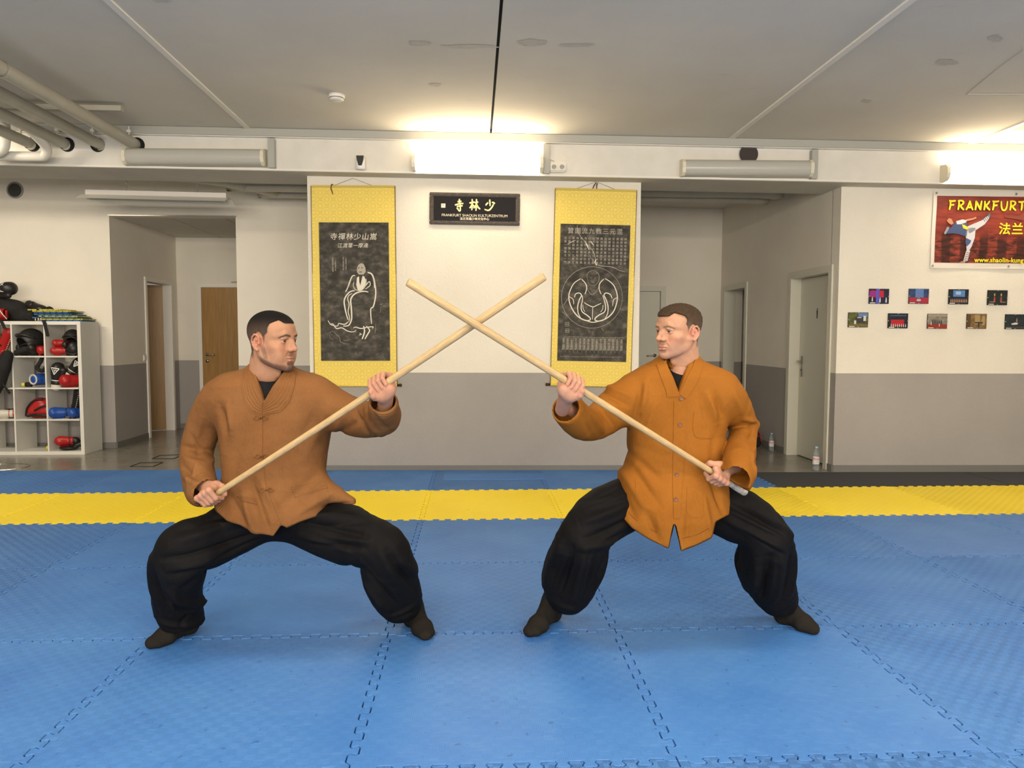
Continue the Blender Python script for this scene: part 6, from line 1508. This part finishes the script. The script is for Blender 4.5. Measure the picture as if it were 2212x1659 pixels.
# ---------------------------------------------------------------- nine small pictures
def rect(x0, x1, z0, z1): return [(x0, z0), (x1, z0), (x1, z1), (x0, z1)]
def fig(x, z, h, lean=0.): w = h*.28; return [[(x-w/2, z), (x+w/2, z), (x+w/2+lean, z+h*.7), (x-w/2+lean, z+h*.7)], [(x-w*.3+lean, z+h*.7), (x+w*.3+lean, z+h*.7), (x+w*.25+lean, z+h), (x-w*.25+lean, z+h)]]
PIC = [((1899, 640), 'blue and red stage photo with a white figure, upper row left end', (.02, .02, .05), [((.50, .02, .05), [rect(-.08, .045, -.01, .055)]), ((.10, .10, .55), [rect(-.03, .0, -.068, .07)]), ((.30, .03, .25), [rect(-.095, -.03, .0, .05)]), ((.55, .55, .6), fig(-.065, -.05, .045)+fig(0.01, -.06, .05)+fig(.07, -.06, .05))]),
 ((1985, 640), 'photo of a lone seated figure on a red stage under blue', (.03, .06, .16), [((.36, .03, .05), [rect(-.095, .095, -.068, -.012)]), ((.10, .20, .50), [rect(-.035, .045, -.01, .07)]), ((.16, .17, .30), fig(0., -.05, .085)), ((.5, .55, .6), [rect(-.02, .02, -.045, -.03)])]),
 ((2071, 641), 'photo of a group below a bright blue stage screen', (.01, .015, .03), [((.08, .22, .50), [rect(-.055, .060, .0, .062)]), ((.35, .45, .7), [rect(-.03, .02, .02, .05)]), ((.40, .22, .14), sum([fig(-.075+i*.017, -.055, .035) for i in range(10)], []))]),
 ((2155, 643), 'dark photo of two dancers in red, upper row fourth', (.012, .02, .018), [((.35, .06, .05), fig(-.03, -.045, .06)+fig(.035, -.045, .06)), ((.45, .33, .22), fig(-.03, -.035, .075)[1:]+fig(.035, -.035, .075)[1:]+[rect(-.08, -.03, -.045, -.040), rect(.03, .08, -.045, -.040)])]),
 ((1854, 691), 'outdoor photo of trees and a white figure, lower row left end', (.10, .11, .035), [((.12, .22, .45), [rect(0., .09, .03, .066)]), ((.16, .13, .05), [rect(-.095, .095, -.068, -.042)]), ((.05, .05, .05), [rect(-.03, .07, -.03, .03)]), ((.6, .6, .6), [rect(.05, .075, -.01, .04), rect(-.01, .03, .018, .026), rect(-.04, -.02, -.04, -.005)])]),
 ((1940, 693), 'photo of a group before a red backdrop in a dark hall', (.012, .015, .03), [((.42, .02, .03), [rect(-.07, .06, -.05, .012)]), ((.05, .10, .20), [rect(-.08, .08, .045, .055)]), ((.6, .55, .55), sum([fig(-.065+i*.02, -.06, .03) for i in range(8)], []))]),
 ((2025, 694), 'photo of a group on a red floor before a pale wall', (.22, .20, .17), [((.30, .03, .02), [rect(-.095, .095, -.068, -.030)]), ((.33, .28, .20), [rect(-.095, .095, .045, .066)]), ((.05, .04, .05), sum([fig(-.05+i*.018, -.03, .045) for i in range(6)], [])), ((.55, .5, .45), fig(-.06, -.035, .035)+fig(.02, -.05, .03))]),
 ((2110, 694), 'golden interior photo with a dark bending figure', (.20, .12, .045), [((.36, .25, .11), [rect(-.02, .03, -.03, .06), rect(.05, .08, -.04, .05)]), ((.10, .05, .02), [rect(-.095, -.06, -.06, .066)]), ((.03, .03, .035), fig(.02, -.055, .05)+[rect(-.02, .06, -.02, -.008)])]),
 ((2193, 695), 'dark photo of a white clad leaping figure at the right end', (.015, .025, .03), [((.6, .58, .55), [[(-.04, -.02), (.0, -.008), (.03, -.012), (.02, -.028), (-.03, -.03)]]), ((.4, .2, .15), fig(.015, -.005, .04)), ((.04, .04, .04), [rect(-.09, .09, -.068, -.045)])])]
for (px_, py_), lab, bg, shapes in PIC:
    c = at_y(px_, py_, 4.93, M_)
    r = empty('framed_photo', on_wall(c.x, c.z, .004), math.atan(M_), lab, 'picture', 'small pictures on the right wall'); r.rotation_euler = (0, .006, math.atan(M_))
    nm = 'photo_%s' % px_
    obj('backing_board', box(BM(), -.098, .098, -.008, 0, -.072, .072, .001), BLACK, r)
    m0 = mat('print_bg_%d' % px_, bg, .15); v = coords(m0); setcol(m0, ramp(m0, nz(m0, v, 30, 4), [(.3, tuple(c_*.6 for c_ in bg)), (.7, tuple(c_*1.4 for c_ in bg))]))
    obj('photo_print', box(BM(), -.0955, .0955, -.0092, -.0078, -.0695, .0695), m0, r)
    for k, (cc, polys) in enumerate(shapes): flat('photo_shape', polys, mat('print_col_%d_%d' % (px_, k), cc, .2), r, -.0094-.0002*k)
    flat('caption_strip', [rect(-.088, -.035, -.067, -.060)], PRINTW, r, -.0106)
    b = BM()
    for q in ((0, .07), (-.096, 0), (.096, 0), (0, -.07)): box(b, q[0]-.006, q[0]+.006, -.0115, -.002, q[1]-.004, q[1]+.004)
    obj('clip', b, STEEL, r)

# ---------------------------------------------------------------- shelf and training gear
def blob(name, prims, m, parent, vx=.005, loc=(0, 0, 0), rot=(0, 0, 0), subs=()):
    A = np.array([q for pr in prims for q in ((np.array(pr[1])-max(np.atleast_1d(pr[3] if pr[0] == 'c' else pr[2]))*1.3), (np.array(pr[2] if pr[0] == 'c' else pr[1])+max(np.atleast_1d(pr[3] if pr[0] == 'c' else pr[2]))*1.3), *((np.array(pr[2])-pr[4], np.array(pr[1])+pr[3]) if pr[0] == 'c' else ()))])
    F = Field(A.min(0)-.01, A.max(0)+.01, vx)
    for pr in prims:
        if pr[0] == 'c': F.cap(pr[1], pr[2], pr[3], pr[4], pr[5] if len(pr) > 5 else .01)
        else: F.ell(pr[1], pr[2], pr[3] if len(pr) > 3 else .01)
    for pr in subs:
        if pr[0] == 'c': F.cap(pr[1], pr[2], pr[3], pr[4], .004, 's')
        else: F.ell(pr[1], pr[2], .004, 's')
    V, Q = F.mesh(); o = np_obj(name, V, Q, m, parent); o.location = loc; o.rotation_euler = rot; return o
SHW = noisy('white_shelf_foil', (.66, .65, .60), (.70, .69, .64), 4, .45)
SX1, SY0, SZ1 = -3.935, 6.14, 1.45
SHD = .39; SWD = 1.47; SX0 = SX1-SWD; CELL = (SWD-.076)/4
r = empty('cube_shelf', (SX0, SY0, FLZ), 0, 'white open cube shelf full of boxing gear by the left wall', 'shelf')
HT = SZ1-FLZ
for x in (0, SWD-.038): obj('side_panel', box(BM(), x, x+.038, 0, SHD, .038, HT-.038, .001), SHW, r)
for z, nm in ((0, 'bottom_panel'), (HT-.038, 'top_panel')): obj(nm, box(BM(), 0, SWD, 0, SHD, z, z+.038, .001), SHW, r)
ch = (HT-.076)/4
for i in (1, 2, 3): obj('divider', box(BM(), .038+i*CELL-.008, .038+i*CELL+.008, 0, SHD-.01, .038, HT-.038), SHW, r)
for k in (1, 2, 3):
    for i in range(4): obj('shelf_board', box(BM(), .038+i*CELL+.008, .038+(i+1)*CELL-.008, .002, SHD-.01, .038+k*ch-.008, .038+k*ch+.008), SHW, r)
def cell(c, rw): return SX1-.038-CELL*(c+.5), FLZ+.038+ch*(3-rw)+(.008 if rw < 3 else 0)+.001
LBK = mat('black_leather', (.014, .013, .013), .4); LRD = mat('red_leather', (.38, .015, .015), .35); LBL = mat('blue_leather', (.015, .07, .33), .35); LWH = mat('white_leather', (.62, .58, .50), .45)
FBK = noisy('black_webbing', (.008, .008, .009), (.016, .015, .015), 80, .85)
MIT = [('c', (-.02, 0, 0), (.06, 0, .01), .050, .060), ('e', (.085, 0, .0), (.052, .058, .058)), ('c', (-.01, -.050, .012), (.065, -.060, .022), .020, .026)]
CUF = [('c', (-.105, 0, 0), (-.03, 0, 0), .046, .046)]
def glove(loc, rot, lab, m1, m2, name='boxing_glove', grp=None, s=1.):
    g = empty(name, loc, 0, lab, 'glove', grp); g.rotation_euler = rot; g.scale = (s, s, s)
    for nm, pr, m in (('mitt', MIT, m1), ('cuff', CUF, m2)):
        if nm not in GCACHE: o = blob(nm, pr, m, g, .006); GCACHE[nm] = o.data
        else:
            me = GCACHE[nm].copy(); me.materials.clear(); me.materials.append(m); o = bpy.data.objects.new(nm, me); COL.objects.link(o); o.parent = g
    b = BM(); lathe(b, [(.048, -.085), (.0495, -.083), (.0495, -.050), (.048, -.048)], 20, Matrix.Rotation(PI/2, 4, 'Y')); obj('strap', b, m1, g, True)
    return g
GCACHE = {}
G_ = 'boxing gloves in the shelf'
x, z = cell(0, 0)
g = glove((x-.06, 6.23, z+.055), (PI/2, .0, PI+.25), 'small red boxing glove lying under another red one, top right cell', LRD, LRD, grp=G_, s=.72)
g = glove((x-.05, 6.24, z+.140), (PI/2, .0, PI+.45), 'small red glove resting on a red glove, top right cell', LRD, LRD, grp=G_, s=.66)
def headgear(loc, rot, lab, m=LBK, s=1.):
    g = empty('head_guard', loc, 0, lab, 'helmet', 'head guards'); g.rotation_euler = rot; g.scale = (s, s, s)
    blob('shell', [('e', (0, 0, 0), (.095, .115, .105)), ('c', (-.07, -.06, -.06), (-.05, -.02, -.10), .035, .03), ('c', (.07, -.06, -.06), (.05, -.02, -.10), .035, .03)], m, g, .006, subs=[('e', (0, -.045, -.025), (.058, .11, .068)), ('e', (0, .0, -.05), (.068, .085, .11))])
    b = BM(); tube(b, [(-.09, -.03, .02), (-.06, -.085, .05), (0, -.11, .06), (.06, -.085, .05), (.09, -.03, .02)], .012, 8, sub=4); obj('brow_pad', b, m, g, True)
    b = BM(); tube(b, [(-.05, -.03, -.12), (0, -.06, -.135), (.05, -.03, -.12)], .008, 6, sub=3); obj('chin_strap', b, FBK, g, True)
    return g
headgear((x+.065, 6.26, z+.19), (.2, 0, .3), 'black padded head guard on a black one, top right cell', s=.98)
headgear((x+.07, 6.27, z+.085), (1.2, 0, .2), 'black head guard lying flat under another, top right cell', s=.86)
x, z = cell(1, 0)
headgear((x-.03, 6.25, z+.17), (.1, 0, -.4), 'large black head guard standing in the second top cell from the right', s=1.25)
g = empty('gear_bag', (x-.02, 6.24, z), 0, 'crumpled black gear bag under the large head guard', 'bag')
blob('bag_body', [('c', (-.10, 0, .05), (.08, .02, .055), .048, .05), ('c', (-.14, -.06, .03), (-.05, -.04, .07), .03, .04), ('e', (.03, -.02, .08), (.08, .06, .05))], FBK, g, .007)
b = BM(); tube(b, [(-.10, -.05, .10), (-.02, -.08, .13), (.06, -.05, .10)], .008, 6, sub=4); obj('strap', b, FBK, g, True)
glove((x+.105, 6.27, z+.062), (PI/2, 0, -1.7), 'red glove beside the black bag, second top cell', LRD, LRD, grp=G_, s=.8)
def shin(loc, rot, lab, m1, m2, s=1.):
    g = empty('shin_guard', loc, 0, lab, 'shin guard', 'shin guards'); g.rotation_euler = rot; g.scale = (s, s, s)
    blob('pad', [('c', (0, 0, -.13), (0, 0, .12), .055, .07), ('c', (0, -.05, -.15), (0, -.14, -.17), .04, .035)], m1, g, .007, subs=[('c', (0, .05, -.20), (0, .05, .22), .055, .065)])
    b = BM()
    for k in range(9): box(b, -.004, .004, -.076, -.066, -.10+k*.025, -.092+k*.025)
    o = obj('piping', b, LWH, g); o['kind'] = 'stuff'
    for zz in (-.06, .06):
        b = BM(); lathe(b, [(.062, -.014), (.066, -.012), (.066, .012), (.062, .014)], 20, Matrix.Translation((0, .01, zz))); obj('strap', b, m2, g, True)
    return g
x, z = cell(2, 0)
shin((x+.04, 6.26, z+.165), (.5, .1, 1.1), 'red shin guard with white stitching leaning in the top cell at the left edge', LRD, FBK, .88)
shin((x-.09, 6.27, z+.155), (.3, -.1, .9), 'red and black shin guard behind the stitched one, at the left photo edge', LRD, LBK, .82)
x, z = cell(0, 1)
g = glove((x-.085, 6.20, z+.125), (PI/2, -PI/2+.12, .15), 'black boxing glove with white cuff and white triangle emblem, standing upright', LBK, LWH, grp=G_, s=1.12)
def emblem(g, cx=.055, zz=.0735, s=1.):
    P = ribbon([(-.035*s, .028*s), (.035*s, .022*s), (-.005*s, -.038*s), (-.035*s, .028*s)], .007*s, 1)+ribbon([(-.012*s, .026*s), (-.002*s, -.020*s)], .006*s, 1)+ribbon([(.006*s, .02*s), (.012*s, .0*s), (-.004*s, .002*s)], .005*s, 1)
    b = BM()
    for q in P: b.faces.new([b.verts.new((cx+v_[1], -v_[0], zz-4.*v_[0]**2-2.*v_[1]**2)) for v_ in q])
    return obj('emblem', b, mat('white_emblem', (.8, .8, .78), .4), g)
emblem(g)
g = glove((x+.075, 6.25, z+.215), (PI/2, -.9, .3), 'black glove with a white emblem lying on the red glove', LBK, LWH, grp=G_, s=.95); emblem(g)
g = glove((x+.075, 6.24, z+.075), (PI/2, 0, PI+.9), 'plump red glove under the black gloves, second row right cell', LRD, LBK, grp=G_, s=1.15)
x, z = cell(1, 1)
g = glove((x+.085, 6.34, z+.088), (PI/2, 0, 1.2), 'blue boxing glove with a white ringed cuff end toward the room', LBL, LBL, grp=G_, s=1.3)
b = BM(); tube(b, [(-.139, .040*math.cos(a), .040*math.sin(a)) for a in np.linspace(0, 2*PI, 25)], .006, 8, caps=False); obj('cuff_ring', b, LWH, g, True)
b = BM(); lathe(b, [(0, -.136), (.034, -.140), (.038, -.138)], 20, Matrix.Rotation(PI/2, 4, 'Y')); obj('cuff_face', b, mat('pale_blue_lining', (.45, .50, .60), .6), g, True)
g = empty('gear_strap', (x+.07, 6.20, z+.19), 0, 'black gear strap hanging over the blue glove', 'strap')
b = BM(); tube(b, [(.03, .02, .16), (.035, -.02, .10), (.0, -.03, .03), (.04, -.02, -.01), (.06, .02, .02)], .022, 8, sub=4); obj('strap_loop', b, FBK, g, True)
g = empty('hand_wrap', (x-.08, 6.20, z+.03), 0, 'small black hand wrap with a yellow end beside the blue glove', 'hand wrap')
b = BM(); tube(b, [(0, 0, 0), (.06, .01, .0)], .026, 14); obj('wrap_roll', b, FBK, g, True); b = BM(); tube(b, [(-.035, -.005, -.002), (-.004, 0, 0)], .022, 12); obj('wrap_end', b, mat('yellow_webbing', (.62, .58, .10), .6), g, True)
x, z = cell(2, 1)
g = empty('kick_shield', (x+.10, 6.12, z+.07), 0, 'long black padded gear hanging down over the shelf edge at left', 'pad'); 
blob('pad_body', [('c', (.045, -.02, .28), (-.0, -.03, .14), .06, .075), ('c', (.0, -.03, .16), (-.06, -.03, -.02), .08, .075), ('c', (-.06, -.03, .0), (-.10, -.03, -.16), .072, .04)], FBK, g, .008)
b = BM(); tube(b, [(.01, -.06, -.02), (.05, -.06, -.08), (.075, -.05, -.13)], .012, 8, sub=3); obj('strap', b, FBK, g, True)
glove((x-.07, 6.24, z+.23), (0, .2, .6), 'red glove behind the hanging black pad at the left edge', LRD, LRD, grp=G_, s=.9)
x, z = cell(1, 2)
g = empty('helmet_bag', (x+.03, 6.27, z), 0, 'red and black zipped sports case in the third row', 'case')
blob('case_body', [('c', (-.06, 0, .085), (.08, 0, .075), .080, .072), ('e', (.0, 0, .16), (.095, .07, .07), .04)], LRD, g, .007)
b = BM(); tube(b, [(-.135, -.045, .03), (-.10, -.075, .12), (-.03, -.07, .20), (.06, -.055, .215)], .010, 8, sub=5); obj('piping', b, LBK, g, True)
b = BM(); tube(b, [(-.11, -.060, .025), (0, -.088, .045), (.13, -.07, .03)], .014, 8, sub=5); obj('base_trim', b, LBK, g, True)
b = BM(); tube(b, [(-.02, -.085, .09), (.05, -.085, .13), (.12, -.06, .16)], .010, 8, sub=5); obj('side_stripe', b, LBK, g, True)
x, z = cell(0, 2)
glove((x-.07, 6.24, z+.066), (PI/2, 0, PI+.5), 'blue glove on the left of a pair, third row right cell', LBL, LBK, grp=G_, s=1.0)
glove((x+.085, 6.27, z+.062), (PI/2, 0, -1.9), 'blue glove on the right of a pair, third row right cell', LBL, LBK, grp=G_, s=.9)
shin((x+.065, 6.32, z+.175), (.2, .25, .3), 'black shin guard standing behind the blue gloves', LBK, FBK, .92)
x, z = cell(2, 2)
glove((x+.03, 6.22, z+.055), (PI/2, .0, 3.5), 'white and dark red glove lying at the left edge of the third row', LWH, LRD, grp=G_, s=.85)
glove((x+.04, 6.36, z+.055), (PI/2, 0, .1), 'black glove behind the white glove, third row left', LBK, LBK, grp=G_, s=.85)
x, z = cell(0, 3)
glove((x-.02, 6.22, z+.105), (PI/2, .0, .1+PI), 'red glove lying on a black pad in the lowest right cell', LRD, LBK, grp=G_, s=.9)
g = empty('focus_mitt', (x+.03, 6.24, z+.026), 0, 'flat black focus mitt under the red glove in the lowest cell', 'pad')
blob('mitt_pad', [('c', (-.10, 0, 0), (.02, 0, 0), .024, .024, .02), ('e', (-.04, 0, 0), (.10, .08, .024)), ('c', (.04, 0, .03), (.10, .03, .05), .03, .035)], LBK, g, .006)
x, z = cell(1, 3)
g = empty('yellow_ball', (x+.135, 6.21, z+.028), 0, 'small yellow ball in the lowest row beside a divider', 'ball'); b = BM(); bmesh.ops.create_uvsphere(b, u_segments=20, v_segments=12, radius=.028); obj('ball', b, mat('yellow_rubber', (.60, .52, .03), .5), g, True)
# pile on top of the shelf
zt = SZ1
def gear(name, loc, lab, cat, prims, m, subs=(), rot=(0, 0, 0)):
    g = empty(name, loc, 0, lab, cat); g.rotation_euler = rot; blob('body', prims, m, g, .008, subs=subs); return g
g = gear('sparring_vest', (-4.72, 6.33, zt), 'big heap of black padded body gear on the shelf', 'padding', [('c', (-.20, 0, .07), (.16, 0, .06), .075, .07, .03), ('e', (-.08, 0, .14), (.20, .13, .11), .04), ('e', (-.20, 0, .22), (.12, .10, .10), .04)], FBK)
b = BM(); tube(b, [(.20, -.08, .05), (.24, -.10, .02), (.22, -.13, .02), (.14, -.12, .06)], .010, 6, sub=4); obj('strap', b, FBK, g, True)
g = glove((-4.82, 6.24, zt+.345), (PI/2, -.15, .0), 'black boxing glove with white lettering on top of the gear heap', LBK, LBK, grp='gloves on top of the shelf', s=1.25)
t_ = text_obj('glove_lettering', 'RDX', .040, MATS['white_emblem'], g, (.050, .010, .0625), rot=(0, 0, 1.35), depth=.0006)
g = glove((-4.45, 6.25, zt+.15), (PI/2, .4, -.2), 'black glove lying on the right slope of the gear heap', LBK, LBK, grp='gloves on top of the shelf', s=.95)
g = empty('kick_pad', (-4.83, 6.14, zt+.075), .1, 'red white and blue striped pad at the left photo edge on the shelf', 'pad')
b = BM(); box(b, -.15, .12, -.05, .05, -.06, .06, .02); obj('pad_body', b, LRD, g, True)
b = BM(); box(b, -.15, .07, -.054, -.050, .010, .056, .001); obj('blue_panel', b, mat('navy_leather', (.02, .03, .12), .4), g)
b = BM(); tube(b, [(-.15, -.055, .058), (.07, -.055, .058), (.09, -.055, .01), (.14, -.052, -.055)], .006, 6); obj('white_piping', b, LWH, g, True)
g = empty('hand_wraps', (-4.36, 6.19, zt+.02), 0, 'black straps with white print at the foot of the gear heap', 'straps')
b = BM(); tube(b, [(-.10, 0, 0), (-.02, -.01, .03), (.05, 0, .02), (.10, .02, .09), (.06, .03, .13), (.0, .03, .10)], .016, 8, sub=5); obj('strap_band', b, FBK, g, True)
for k in range(3): b = BM(); box(b, -.07+k*.03, -.06+k*.03, -.022, -.018, -.012, .018); obj('white_bar', b, LWH, g)
for k, (px_, lab) in enumerate(((101, 'black strap end hanging over the shelf top between two cells'), (9, 'black strap end hanging over the shelf top near the left edge'))):
    p = at_y(px_, 702, SY0-.01); g = empty('hanging_strap', (p.x, SY0-.012, zt+.004), 0, lab, 'strap', 'straps over the shelf edge')
    ln = .17 if k == 0 else .09
    b = BM(); V_ = [(-.045, .08, .004), (-.035, -.002, .004), (-.02, -.008, -.02), (.012, -.008, -ln)]
    for sx_ in (-.018, .018):
        pass
    ps = [Vector(v_) for v_ in V_]
    ra = [b.verts.new(p_+Vector((-.018, 0, 0))) for p_ in ps]; rb = [b.verts.new(p_+Vector((.018, 0, 0))) for p_ in ps]; rc = [b.verts.new(p_+Vector((-.018, .004, .003))) for p_ in ps]; rd = [b.verts.new(p_+Vector((.018, .004, .003))) for p_ in ps]
    for q in range(3): b.faces.new((ra[q], rb[q], rb[q+1], ra[q+1])); b.faces.new((rc[q], rc[q+1], rd[q+1], rd[q])); b.faces.new((ra[q], ra[q+1], rc[q+1], rc[q])); b.faces.new((rb[q], rd[q], rd[q+1], rb[q+1]))
    obj('webbing', b, FBK, g)
MY, MB_ = noisy('loose_yellow_foam', (.46, .42, .07), (.54, .50, .10), 10, .7), noisy('loose_blue_foam', (.03, .11, .28), (.05, .15, .35), 10, .7)
stk = [(-4.17, .46, .30, 0, .0, MB_), (-4.15, .44, .30, .006, .014, MY), (-4.22, .48, .32, .0, .030, MB_), (-4.20, .42, .30, .03, .044, MY), (-4.24, .40, .32, .0, .060, MB_), (-4.26, .38, .30, .02, .078, MB_), (-4.26, .40, .32, .05, .094, MY), (-4.33, .36, .3, -.06, .108, MY)]
for k, (xc, w_, d_, rz, dz, m_) in enumerate(stk):
    ordn = ('lowest', 'second', 'third', 'fourth', 'fifth', 'sixth', 'seventh', 'topmost')[k]
    g = empty('foam_mat', (xc, 6.33, zt+.001+dz+.0015*k), rz, '%s, %s sheet of the loose foam mat stack on the shelf' % (ordn, 'yellow' if m_ is MY else 'blue'), 'mat', 'loose foam mats')
    b = BM(); box(b, -w_/2, w_/2, -d_/2, d_/2, 0, .013, .002)
    for q in range(6): box(b, -w_/2+.02+q*w_/6, -w_/2+.02+q*w_/6+w_/13, -d_/2-.014, -d_/2+.004, 0.0005, .0125)
    obj('foam_sheet', b, m_, g)

# ---------------------------------------------------------------- bottles and bag on the right
PET = mat('clear_bottle_plastic', (.75, .82, .88), .08); bsdf(PET).inputs['Transmission Weight'].default_value = .85; bsdf(PET).inputs['IOR'].default_value = 1.25
LABW = mat('white_bottle_label', (.72, .70, .70), .5); LABR = mat('red_bottle_print', (.45, .05, .06), .5); CAPB = mat('blue_bottle_cap', (.25, .45, .62), .4)
def bottle(px_, py_, h, lab, y_add=0.):
    p = at_z(px_, py_, FLZ); g = empty('water_bottle', (p.x, p.y+y_add, FLZ+.0005), 0, lab, 'bottle', 'water bottles'); s = h/.24
    b = BM(); lathe(b, [(0, 0), (.026, 0), (.032, .008), (.033, .03), (.0315, .06), (.033, .065), (.033, .135), (.0315, .14), (.032, .155), (.026, .185), (.015, .207), (.0125, .215), (.0125, .228), (0, .229)], 24, Matrix.Scale(s, 4)); obj('bottle_body', b, PET, g, True)
    b = BM(); lathe(b, [(.0334, .062), (.0338, .063), (.0338, .134), (.0334, .135)], 24, Matrix.Scale(s, 4)); obj('label', b, LABW, g, True)
    b = BM(); lathe(b, [(.0339, .105), (.0342, .106), (.0342, .128), (.0339, .129)], 24, Matrix.Scale(s, 4)); obj('label_band', b, mat('pink_label_band', (.62, .38, .40), .5), g, True)
    b = BM(); lathe(b, [(0, .222), (.015, .222), (.0155, .224), (.0155, .238), (.014, .240), (0, .240)], 20, Matrix.Scale(s, 4)); obj('cap', b, CAPB, g, True)
    for k in range(4):
        b = BM(); a0 = -PI/2-.5
        for q in range(5): 
            a = a0+q*.2; c_ = Vector((math.cos(a)*.0345*s, math.sin(a)*.0345*s, (.115-.012*k)*s)); box(b, c_.x-.0022, c_.x+.0022, c_.y-.0004, c_.y+.0004, c_.z-.0018, c_.z+.0018)
        if k == 0: o = obj('label_print', b, LABR, g)
        else: o = obj('label_print', b, mat('grey_bottle_print', (.25, .25, .28), .5), g)
        o['kind'] = 'stuff'
    return g
bottle(1762, 1015, .235, 'clear water bottle with pink and white label on the floor before the near door')
bottle(1666, 974, .21, 'smaller looking clear water bottle beside the black sports bag')
p = at_z(1648, 970, FLZ); p = Vector((3.66, 6.34, FLZ))
g = empty('sports_bag', tuple(p), .2, 'slumped black sports bag with red piping by the alcove wall', 'bag')
blob('bag_body', [('c', (-.08, 0, .08), (.06, 0, .07), .075, .065, .03), ('e', (-.01, 0, .15), (.11, .08, .09), .04)], FBK, g, .007)
b = BM(); tube(b, [(-.10, -.05, .18), (-.02, -.07, .235), (.07, -.06, .19), (.10, -.06, .08)], .006, 8, sub=5); obj('red_piping', b, mat('red_piping_cloth', (.35, .03, .03), .6), g, True)
b = BM(); tube(b, [(-.06, -.085, .10), (.05, -.085, .16)], .006, 8, sub=3); obj('zip', b, MATS['red_piping_cloth'], g, True)
b = BM(); tube(b, [(-.08, -.03, .20), (-.03, -.04, .29), (.04, -.03, .28), (.07, -.02, .20)], .009, 8, sub=5); obj('handle', b, FBK, g, True)
